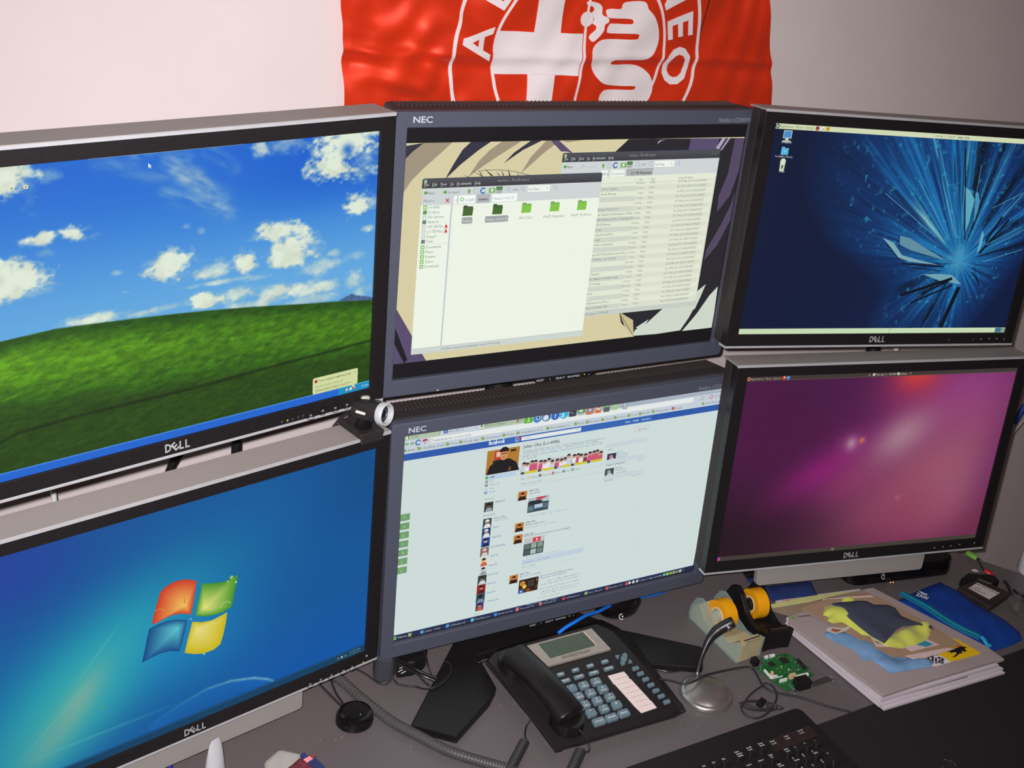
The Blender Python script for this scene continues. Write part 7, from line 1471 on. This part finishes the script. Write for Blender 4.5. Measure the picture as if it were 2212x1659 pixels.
printed('label', dr, [(1.7132,1.0856,0.765), (1.746,1.0925,0.765), (1.7638,1.0541,0.765), (1.7262,1.0465,0.765)], DT + .0148, (196, 186, 184), 'white printed label')
for a, b in (((1.7401,1.0889,0.765), (1.7564,1.053,0.765)), ((1.717,1.0844,0.765), (1.7317,1.0609,0.765)), ((1.7279,1.0833,0.765), (1.7328,1.073,0.765))): printed_text('label_print', dr, 'llIl lIIIl llI IIl lIl', a, b, DT + .0150, .004, (90, 84, 90), .0002)
lmp = thing('adapter', 'black power adapter behind the labelled drive', 'power adapter', (1.7815,1.1264,0.75))
MB().prism([p[:2] for p in ((1.7204,1.1114,0.768), (1.7492,1.1193,0.768), (1.797,1.0969,0.768), (1.7917,1.0792,0.768), (1.7685,1.077,0.768), (1.7538,1.1008,0.768), (1.715,1.0988,0.768))], DT, DT + .018).build('body', black_pl, lmp, world=True, bevel=.003)
wire('cable', 'black cable curling behind the drive at the right edge', [(1.8171,1.0874,0.756), (1.8127,1.0743,0.756), (1.793,1.0514,0.76), (1.7873,1.0392,0.76), (1.7913,1.0338,0.756), (1.8104,1.0279,0.754)], .0032)
wire('cable', 'black cable at the desk edge beside the clear plastic wrap', [(1.81,1.0581,0.758), (1.7904,1.0389,0.77), (1.7916,1.0292,0.77), (1.8076,1.027,0.766)], .0026)
cw_ = puffy([(1.7832,1.0506,0.77), (1.8043,1.0581,0.77), (1.8185,1.056,0.77), (1.8277,1.0459,0.77), (1.7948,1.0143,0.77), (1.7683,1.0092,0.77), (1.7641,1.0196,0.77)], DT + .0005, .026, .012, .006, .006, 21)
tag(cw_.build('plastic_wrap', mat('clear_wrap', (120, 112, 112), .12, spec=.8, alpha=.45), smooth=30), 'crumpled clear plastic wrap at the right edge of the desk', 'plastic wrap')
wire('cable', 'brown-black cable curving under the far corner of the blue pouch', [(1.7661,1.0307,0.754), (1.7632,1.0157,0.754), (1.764,1.004,0.754), (1.7702,0.9953,0.754)], .0018, mat('cable_brown', (84, 66, 58), .5))
gc_ = thing('connector', 'bright green plug end near the foot of the right-hand screens', 'connector', (1.8274,1.1804,0.75))
ga_, gb_ = Vector((1.8144,1.1795,0.758)), Vector((1.8181,1.1566,0.758))
q = MB(); q.tube([ga_, ga_.lerp(gb_, .5), gb_], [.0062, .0075, .0062], 8, flat=.8); q.build('body', mat('green_plastic', (106, 166, 62), .4), gc_, world=True, bevel=.001, smooth=50)
q = MB(); q.tube([gb_, gb_ + (gb_ - ga_) * .06], .0038, 8, flat=.6); q.build('socket', black_pl, gc_, world=True)
wire('cable', 'thin black cable from the green plug to the red one', [gb_, (1.8146,1.1429,0.754), (1.8065,1.1279,0.754), (1.8072,1.1214,0.755)], .0016)
ra_, rb2 = Vector((1.8066,1.1265,0.755)), Vector((1.8146,1.1105,0.754))
q = MB(); q.tube([ra_, ra_.lerp(rb2, .5), rb2], [.0036, .0058, .0012], 8, flat=.7); tag(q.build('connector', mat('red_plastic', (190, 24, 30), .4), smooth=50), 'small red plug tip at the end of the thin black cable', 'connector')
q = MB(); q.tube([(1.7822,1.1369,0.753), (1.7859,1.1325,0.755), (1.792,1.13,0.754)], [.001, .0042, .003], 8, flat=.6); tag(q.build('connector', mat('cream_plastic', (196, 176, 160), .5), smooth=50), 'tiny cream plug lying left of the red one', 'connector')
cu = (1.9048,1.0962,0.75)
cup = thing('bottle', 'white plastic bottle cut off by the right edge of the picture', 'bottle', (cu[0], cu[1], DT))
MB().lathe([(.024, 0), (.0265, .003), (.0265, .048), (.0225, .060), (.012, .066), (0, .066)], None, 36).build('body', mat('bottle_white', (214, 212, 220), .4, var=.02), cup, smooth=50)
MB().lathe([(.0105, .065), (.0105, .078), (0, .078)], None, 24).build('cap', white_pl, cup, smooth=40)
# long black soundbar-like speaker behind
sa_, sb_ = Vector((1.5443,1.1631,0.75)), Vector((1.7359,1.1359,0.75)); d = (sb_ - sa_); L_ = d.length + .05; ang = math.atan2(d.y, d.x)
bar = thing('speaker', 'long glossy black speaker bar behind the blue pouch, under the right screen', 'speaker', (sb_.x, sb_.y, DT), rz=ang)
pr = rrect(L_, .062, .028, 8, -L_ / 2 + .004, .034)
MB().prism(pr, 0, .034, top=[(x * .985 - .002, .034 + (y - .034) * .82) for x, y in pr]).build('body', gl, bar, bevel=.006, bseg=3)
MB().prism([(x, y) for x, y in rrect(L_ - .02, .05, .024, 8, -L_ / 2 + .004, .034)], .034, .0355).build('top_panel', black_pl, bar, bevel=.001)
for p in ((1.5866,1.1557,0.756), (1.5923,1.1546,0.756)): MB().box(p, (.0018, .0018, .0018)).build('indicator', glow_mat('led_amber', (240, 180, 110)), bar, world=True)
e = Flat(0); e.ring((0, 0), .0052, .0016, (180, 184, 188), 16, 30, 330); e.disc((.0015, .001), .0018, (150, 156, 160), 8)
ep = (1.5547,1.1569,0.78); e.mb.build('emblem', pm, bar, world=True, M=Matrix.Translation((ep[0], ep[1] - .006, ep[2])) @ Matrix.Rotation(math.radians(-30), 4, 'X'))
bf = puffy([(1.3249,1.2572,0.753), (1.3471,1.2528,0.753), (1.3495,1.226,0.753), (1.4426,1.2121,0.753), (1.4256,1.1734,0.753), (1.3515,1.1847,0.753), (1.3313,1.1862,0.753), (1.324,1.2137,0.753)], DT + .0005, .005, .008, .008, .0006, 2)
tag(bf.build('plastic_folder', mat('folder_blue', (40, 56, 104), .4, var=.15), smooth=60), 'dark blue plastic folder under the base plate of the right-hand screen', 'folder')

# ---------------------------------------------------------------- cables round the keyboard
wire('cable', 'black cable running over the microphone base towards the paper stack', [(1.001,1.0849,0.758), (1.0192,1.062,0.767), (1.0324,1.043,0.7725), (1.0524,1.0419,0.7745), (1.0834,1.0541,0.766), (1.137,1.0623,0.754), (1.1669,1.0601,0.753), (1.18,1.0543,0.753), (1.1779,1.0381,0.753), (1.1719,1.0172,0.753), (1.1752,0.9996,0.753), (1.1918,0.9856,0.753), (1.2139,0.9698,0.753), (1.2359,0.946,0.753), (1.2578,0.9263,0.753), (1.2714,0.9156,0.753)], .0018)
wire('cable', 'loose black loop of cable behind the keyboard', [(1.173,1.0138,0.753), (1.1437,1.0059,0.753), (1.1182,0.9929,0.754), (1.1017,0.982,0.756), (1.1008,0.9673,0.754), (1.1144,0.9562,0.754), (1.1393,0.9597,0.755), (1.1647,0.9744,0.756), (1.1807,0.9918,0.754), (1.1851,1.0096,0.753), (1.1764,1.0181,0.753)], .0016)
co = []; kr = random.Random(41)
for j in range(38):
    i = j * .7 / (2 * PI); c = Vector((1.1173,0.9761,0.755)) + Vector((.0045 * i, -.0012 * i, 0)); t = j * .7
    co.append(c + Vector(((.019 + .003 * i) * math.cos(t + .3 * i) + .003 * kr.uniform(-1, 1), (.010 + .0015 * i) * math.sin(t) + .002 * kr.uniform(-1, 1), .001 + .006 * abs(math.sin(t * .37 + i)))))
wire('cable', 'tangled coil of thin black cable at the back edge of the keyboard', co, .0011)
q = MB(); q.box((1.1383,0.9785,0.758), (.016, .010, .008), rz=.4); tag(q.build('cable_clip', black_pl, bevel=.001), 'small black clip holding the tangled thin cable', 'clip')
wire('cable', 'flat bundle of shiny black cable beside the right stand foot', [(1.0126,1.1116,0.754), (1.0255,1.0976,0.756), (1.0407,1.0871,0.758), (1.0617,1.0842,0.758), (1.081,1.0841,0.755), (1.0688,1.0929,0.754), (1.0477,1.1025,0.754), (1.0303,1.1107,0.754)], .0018, shiny)

# ---------------------------------------------------------------- keyboard
kx = [(0.8412,0.9248,0.77), (1.0743,0.939,0.77), (1.1812,0.9426,0.77), (1.1988,0.8979,0.77), (1.2139,0.8006,0.77)]
k0, k1 = Vector((1.0779,0.9421,0.766)[:2]), Vector((1.1851,0.9457,0.766)[:2]); kb_a = math.atan2((k1 - k0).y, (k1 - k0).x)
kd_ = Vector((math.cos(kb_a), math.sin(kb_a))); kn_ = Vector((-kd_.y, kd_.x))
KO = Matrix.Translation((k1.x, k1.y, DT)) @ rot(kb_a)
kb = thing('keyboard', 'black computer keyboard with white key legends at the bottom of the picture', 'keyboard', M=KO)
kpl = mat('keyboard_black', (24, 22, 23), .6, spec=.35, var=.2, nscale=400); kcap = mat('keycap_black', (26, 24, 25), .5, spec=.4, var=.1)
kw, kdp = .455, .19
MB().prism([(x, y) for x, y in rrect(kw, kdp, .012, 5, -kw / 2, -kdp / 2)], 0, .016, top=[(x * .994 - .001, y * .985 - .001) for x, y in rrect(kw, kdp, .012, 5, -kw / 2, -kdp / 2)]).build('body', kpl, kb, bevel=.002)
Ki = KO.inverted()
def kl(p): q = Ki @ Vector(p); return q.x, q.y
def cap(p, w_=.0165, d_=.0165, h_=.0075, s='', small=True, loc=None):
    x, y = loc or kl(p)
    q = rrect(w_, d_, .002, 2, x, y); tp = [(x + (a - x) * .78, y + .0008 + (b - y) * .76) for a, b in q]
    o = MB().prism(q, .0155, .016 + h_, top=tp).build('key', kcap, kb, bevel=.0006)
    if s:
        mb = MB(); yy = y + .0035 if '|' in s or not small else y + .0005
        for k, t in enumerate(s.split('|')):
            sz = .0036 if len(t) > 1 else .0052
            v, f = text_tris(t, sz, 0, .00015, 1); mb.add([(x - w_ * .34 + a.x, yy + a.y - k * .0040, .016 + h_ + .0003) for a in v], f)
        mb.build('key_print', inkw, o)
K_P, K_S, K_B = kl((1.024,0.8897,0.776)), kl((1.0462,0.8913,0.776)), kl((1.0683,0.8925,0.776))
py = (K_P[1] + K_S[1] + K_B[1]) / 3; pitch = .0190
cap(None, s='Print|Screen|SysRq', loc=(K_P[0], py), w_=.0175); cap(None, s='Scroll|Lock', loc=(K_S[0], py)); cap(None, s='Pause|Break', loc=(K_B[0], py))
fx = K_P[0] - .026
for i, s in enumerate(('F12', 'F11', 'F10', 'F9', '', 'F8', 'F7', 'F6', 'F5', '', 'F4', 'F3')):
    if s: cap(None, s=s, loc=(fx - i * pitch * .95, py), h_=.0065)
for r_ in range(1, 7):
    yy = py - .024 - (r_ - 1) * pitch
    if yy < -kdp + .012: break
    for c_ in range(3):
        if r_ <= 2 or (r_ == 4 and c_ == 1) or r_ == 5: cap(None, s=(('Insert', 'Home', 'Page|Up'), ('Delete', 'End', 'Page|Down'), ('', '', ''), ('', '^', ''), ('<', 'v', '>'))[r_ - 1][c_] if r_ <= 5 else '', loc=(K_P[0] + (K_B[0] - K_P[0]) / 2 * c_, yy))
    for c_ in range(14):
        x = fx - c_ * pitch
        if x < -kw + .012: break
        cap(None, s='=-0987654321'[c_ - 1] if r_ == 1 and 1 <= c_ <= 12 else '', loc=(x, yy))
    for c_ in range(4):
        x = K_B[0] + .030 + c_ * pitch
        s = (('Num|Lock', '/', '*', '-'), ('7|Home', '8|^', '9|PgUp', '+'), ('4|<', '5', '6|>', ''), ('1|End', '2|v', '3|PgDn', 'Enter'), ('0|Ins', '', '.|Del', ''), ('', '', '', ''))[r_ - 1][c_]
        if r_ in (3, 5) and c_ == 3: continue
        if r_ == 5 and c_ == 1: continue
        cap(None, s=s, loc=(x, yy - (pitch / 2 if c_ == 3 and r_ in (2, 4) else 0)), d_=.0165 + (pitch if c_ == 3 and r_ in (2, 4) else 0), w_=.0165)
lq = [kl((1.0856,0.9033,0.767)), kl((1.1719,0.9052,0.767)), kl((1.1702,0.8836,0.767)), kl((1.0858,0.8792,0.767))]
ledp = MB().prism(lq, .0155, .0170).build('indicator_panel', mat('panel_smoke', (38, 34, 30), .3, spec=.5), kb, bevel=.0005)
for p, s in (((1.0887,0.8971,0.768), 'Num|Lock'), ((1.116,0.898,0.768), 'Caps|Lock'), ((1.1447,0.9,0.768), 'Scroll|Lock')):
    x, y = kl(p); mb = MB()
    for k, t in enumerate(s.split('|')): v, f = text_tris(t, .0042, 0, .0001, 1); mb.add([(x + a.x, y + a.y - k * .0046, .0173) for a in v], f)
    mb.build('panel_print', inkw, ledp)

# ---------------------------------------------------------------- webcam on the lower left screen
wb = thing('webcam', 'black barrel webcam with a silver lens ring clipped on the lower left screen', 'webcam', (0.5208,1.1774,1.2583))
fr, bk_ = Vector((0.5307,1.1554,1.2646)), Vector((0.5068,1.1936,1.2569)); ax = (fr - bk_).normalized()
Mq = ax.to_track_quat('Z', 'Y').to_matrix().to_4x4(); Mq.translation = bk_; Lw = (fr - bk_).length
R_ = .0134
MB().lathe([(0, -.002), (R_ * .7, -.001), (R_, .004), (R_, Lw - .004)], Mq, 36).build('barrel', mat('webcam_black', (38, 33, 34), .5, spec=.4), wb, world=True, smooth=40)
MB().lathe([(R_ - .0005, Lw - .004), (R_ + .0010, Lw - .004), (R_ + .0014, Lw + .004), (R_ + .0004, Lw + .0055), (R_ - .0014, Lw + .005), (R_ - .0020, Lw + .002), (R_ - .0020, Lw - .003)], Mq, 44).build('lens_ring', mat('ring_silver', (190, 192, 196), .4, .3), wb, world=True, smooth=40, label='silver lens ring')
MB().lathe([(0, Lw - .002), (R_ - .0018, Lw - .002)], Mq, 36).build('lens_plate', gl, wb, world=True)
MB().lathe([(0, Lw + .0025), (.004, Lw + .002), (.0062, Lw + .0005), (.007, Lw - .0015)], Mq, 28).build('lens', mat('lens_glass', (20, 22, 30), .05, spec=1.), wb, world=True, smooth=60)
tp = Vector((0.5182,1.1878,1.2698)); 
q = MB(); q.lathe([(.0062, 0), (.0062, .003), (.004, .0045), (0, .0048)], Matrix.Translation(tp) @ Matrix.Scale(.6, 4, (0, 1, 0)), 20); q.build('button', mat('button_grey_green', (150, 158, 148), .35), wb, world=True, smooth=50)
q = MB(); q.tube(catmull([(0.5244,1.1769,1.2698), (0.5253,1.1772,1.2723), (0.5295,1.1782,1.2725), (0.5339,1.177,1.271), (0.5368,1.1756,1.2699), (0.5348,1.1731,1.2695), (0.5307,1.1701,1.2706)], 5), .0012, 7); q.build('wire_hook', chrome, wb, world=True, smooth=50)
for p in ((0.5244,1.1769,1.2698), (0.5305,1.1701,1.2704)): MB().lathe([(.0022 * math.sin(k * PI / 8), -.0022 * math.cos(k * PI / 8)) for k in range(9)], Matrix.Translation(p), 12).build('stud', chrome, wb, world=True, smooth=50)
a_, b_ = Vector((0.4929,1.1555,1.2738)), Vector((0.5037,1.1516,1.2705))
q = MB(); q.tube([a_, b_], .0018, 6); q.build('side_slot', mat('slot_cream', (200, 190, 178), .5), wb, world=True)
q = MB(); FD = frame_of('D')
px0, px1 = (0.2225,0.1924), (0.2652,0.1879)
DTOP = DH / 2 + D_TOP
q.box(((px0[0] + px1[0]) / 2 + .004, .018, DTOP + .004), (.036, .052, .008), M=FD); q.box(((px0[0] + px1[0]) / 2 + .004, -.0062, DTOP - .002), (.034, .004, .011), M=FD)
q.build('clip', mat('clip_black', (34, 30, 31), .6), wb, world=True, bevel=.002, kind='stuff')
q = MB(); c_ = (fr + bk_) / 2; q.tube([c_, (c_ + (FD @ Vector(((px0[0] + px1[0]) / 2 + .004, .014, DTOP + .008)))) / 2, FD @ Vector(((px0[0] + px1[0]) / 2 + .004, .014, DTOP + .006))], [.010, .008, .012], 14); q.build('swivel', black_pl, wb, world=True, smooth=50)
wire('cable', 'black webcam cable dropping behind the lower left screen', [(0.511,1.2201,1.2369), (0.5075,1.2337,1.2203), (0.4996,1.2363,1.2072), (0.4968,1.2401,1.1968), (0.5005,1.2503,1.1816)], .0019)
wire('cable', 'black webcam cable loop beside the grey-topped screen edge', [(0.5165,1.2161,1.2342), (0.5125,1.2251,1.2287), (0.5046,1.2328,1.2159), (0.5018,1.2367,1.2066), (0.5039,1.2322,1.2089), (0.5106,1.2193,1.2258)], .0016)

# ---------------------------------------------------------------- near left edge of the desk
tb_ = thing('squeeze_tube', 'white squeeze tube standing in front of the lower left screen', 'tube', (0.3088,1.0838,0.75), rz=.35)
q = MB(); n = 28; lv = [(0, .0150, .0150), (.010, .0155, .0155), (.05, .0150, .0120), (.085, .0120, .0065), (.105, .0090, .0022), (.112, .0060, .0008)]
q.v = [(a * math.cos(2 * PI * k / n), b * math.sin(2 * PI * k / n), z) for z, a, b in lv for k in range(n)]
for i in range(len(lv) - 1):
    for k in range(n): q.f.append((i * n + k, i * n + (k + 1) % n, (i + 1) * n + (k + 1) % n, (i + 1) * n + k)); q.c.append(None)
q.f += [tuple(range(n - 1, -1, -1)), tuple((len(lv) - 1) * n + k for k in range(n))]; q.c += [None, None]
q.build('body', mat('tube_white', (178, 178, 182), .5, var=.03), tb_, smooth=50)
pn = thing('pen', 'dark blue pen sticking up at the lower left', 'pen', (0.2658,1.1289,0.75))
a_, b_ = Vector((0.2635,1.1091,0.754)), Vector((0.2654,1.145,0.78))
q = MB(); q.tube([a_, a_.lerp(b_, .9), b_], [.0042, .0040, .0024], 12); q.build('barrel', mat('pen_blue', (40, 44, 130), .35), pn, world=True, smooth=40)
q = MB(); q.tube([b_, b_ + (b_ - a_).normalized() * .004], .0016, 8); q.build('clicker', mat('pen_blue', (40, 44, 130)), pn, world=True)
bx = thing('plastic_box', 'translucent grey plastic box corner at the bottom edge', 'box', (0.4086,1.1288,0.75))
MB().prism([p[:2] for p in ((0.4126,1.1258,0.77), (0.4337,1.1105,0.77), (0.4358,1.1053,0.77), (0.4354,1.0383,0.77), (0.374,1.0612,0.77), (0.3827,1.1089,0.77), (0.3858,1.1138,0.77), (0.407,1.1265,0.77))], DT, DT + .020).build('body', mat('box_translucent', (150, 146, 142), .3, spec=.5, var=.03), bx, world=True, bevel=.003, bseg=3)
MB().prism([p[:2] for p in ((0.4113,1.1198,0.7715), (0.4283,1.1083,0.7715), (0.4295,1.1043,0.7715), (0.4236,1.0412,0.7715), (0.378,1.0582,0.7715), (0.3865,1.1059,0.7715), (0.3888,1.1094,0.7715), (0.4076,1.1202,0.7715))], DT + .020, DT + .0215).build('lid', mat('box_lid', (160, 156, 152), .35), bx, world=True, bevel=.0006)
cl2 = thing('striped_cloth', 'crimson and navy striped cloth on the plastic box, bottom edge', 'cloth', (0.4483,1.1099,0.75))
base_q = [(0.434,1.1013,0.78), (0.4408,1.0948,0.78), (0.4473,1.089,0.78), (0.4533,1.0727,0.78), (0.457,1.0541,0.78), (0.4542,1.0214,0.78), (0.3764,1.0504,0.78), (0.3998,1.085,0.78), (0.4145,1.0913,0.78), (0.4265,1.0983,0.78)]
puffy(base_q, DT + .0216, .009, .010, .006, .0014, 9).build('body', mat('cloth_crimson', (112, 44, 56), .8, var=.4, nscale=120), cl2, world=True, smooth=60)
def strip(q, col, nm, z=.0335):
    mb = MB(); mb.prism([p[:2] for p in q], DT + z - .0005, DT + z + .0006); mb.build(nm, mat('cloth_' + nm, col, .8, var=.1), cl2, world=True)
strip([(0.4302,1.0965,0.783), (0.4342,1.0968,0.783), (0.4371,1.0882,0.783), (0.4291,1.0855,0.783), (0.4264,1.0926,0.783)], (40, 48, 96), 'navy_patch')
strip([(0.4291,1.0855,0.783), (0.4384,1.0882,0.783), (0.4417,1.0826,0.783), (0.432,1.0788,0.783)], (226, 140, 146), 'pink_patch')
strip([(0.4395,1.0895,0.783), (0.4458,1.089,0.783), (0.4465,1.0853,0.783), (0.4421,1.0829,0.783)], (130, 50, 50), 'red_patch')
strip([(0.4324,1.0782,0.783), (0.4451,1.0831,0.783), (0.4493,1.0694,0.783), (0.4515,1.0608,0.783), (0.4424,1.0607,0.783), (0.4334,1.0717,0.783)], (36, 46, 90), 'blue_patch')
# things glimpsed at the right edge, behind the right-hand screens
a_, b_ = (2.4267,1.6,0.6277), (2.4789,1.6,0.7149)
wire('cable', 'pale cable slanting up the wall behind the right edge of the purple screen', [(a_[0] - .14, 1.66, a_[2] - .20), (a_[0] - .02, 1.62, a_[2] - .03), a_, b_, (b_[0] + .12, 1.60, b_[2] + .16), (b_[0] + .24, 1.66, b_[2] + .40)], .0040, mat('cable_pale', (176, 160, 150), .5))
a_ = (2.4617,1.6,0.7534)
q = MB(); q.tube([(a_[0] - .010, 1.60, a_[2] - .035), (a_[0] + .002, 1.60, a_[2]), (a_[0] + .02, 1.60, a_[2] + .05), (a_[0] + .06, 1.62, a_[2] + .2)], .007, 8); tag(q.build('strap', mat('strap_blue', (40, 70, 160), .6), smooth=60), 'blue strap hanging by the wall at the right edge', 'strap')
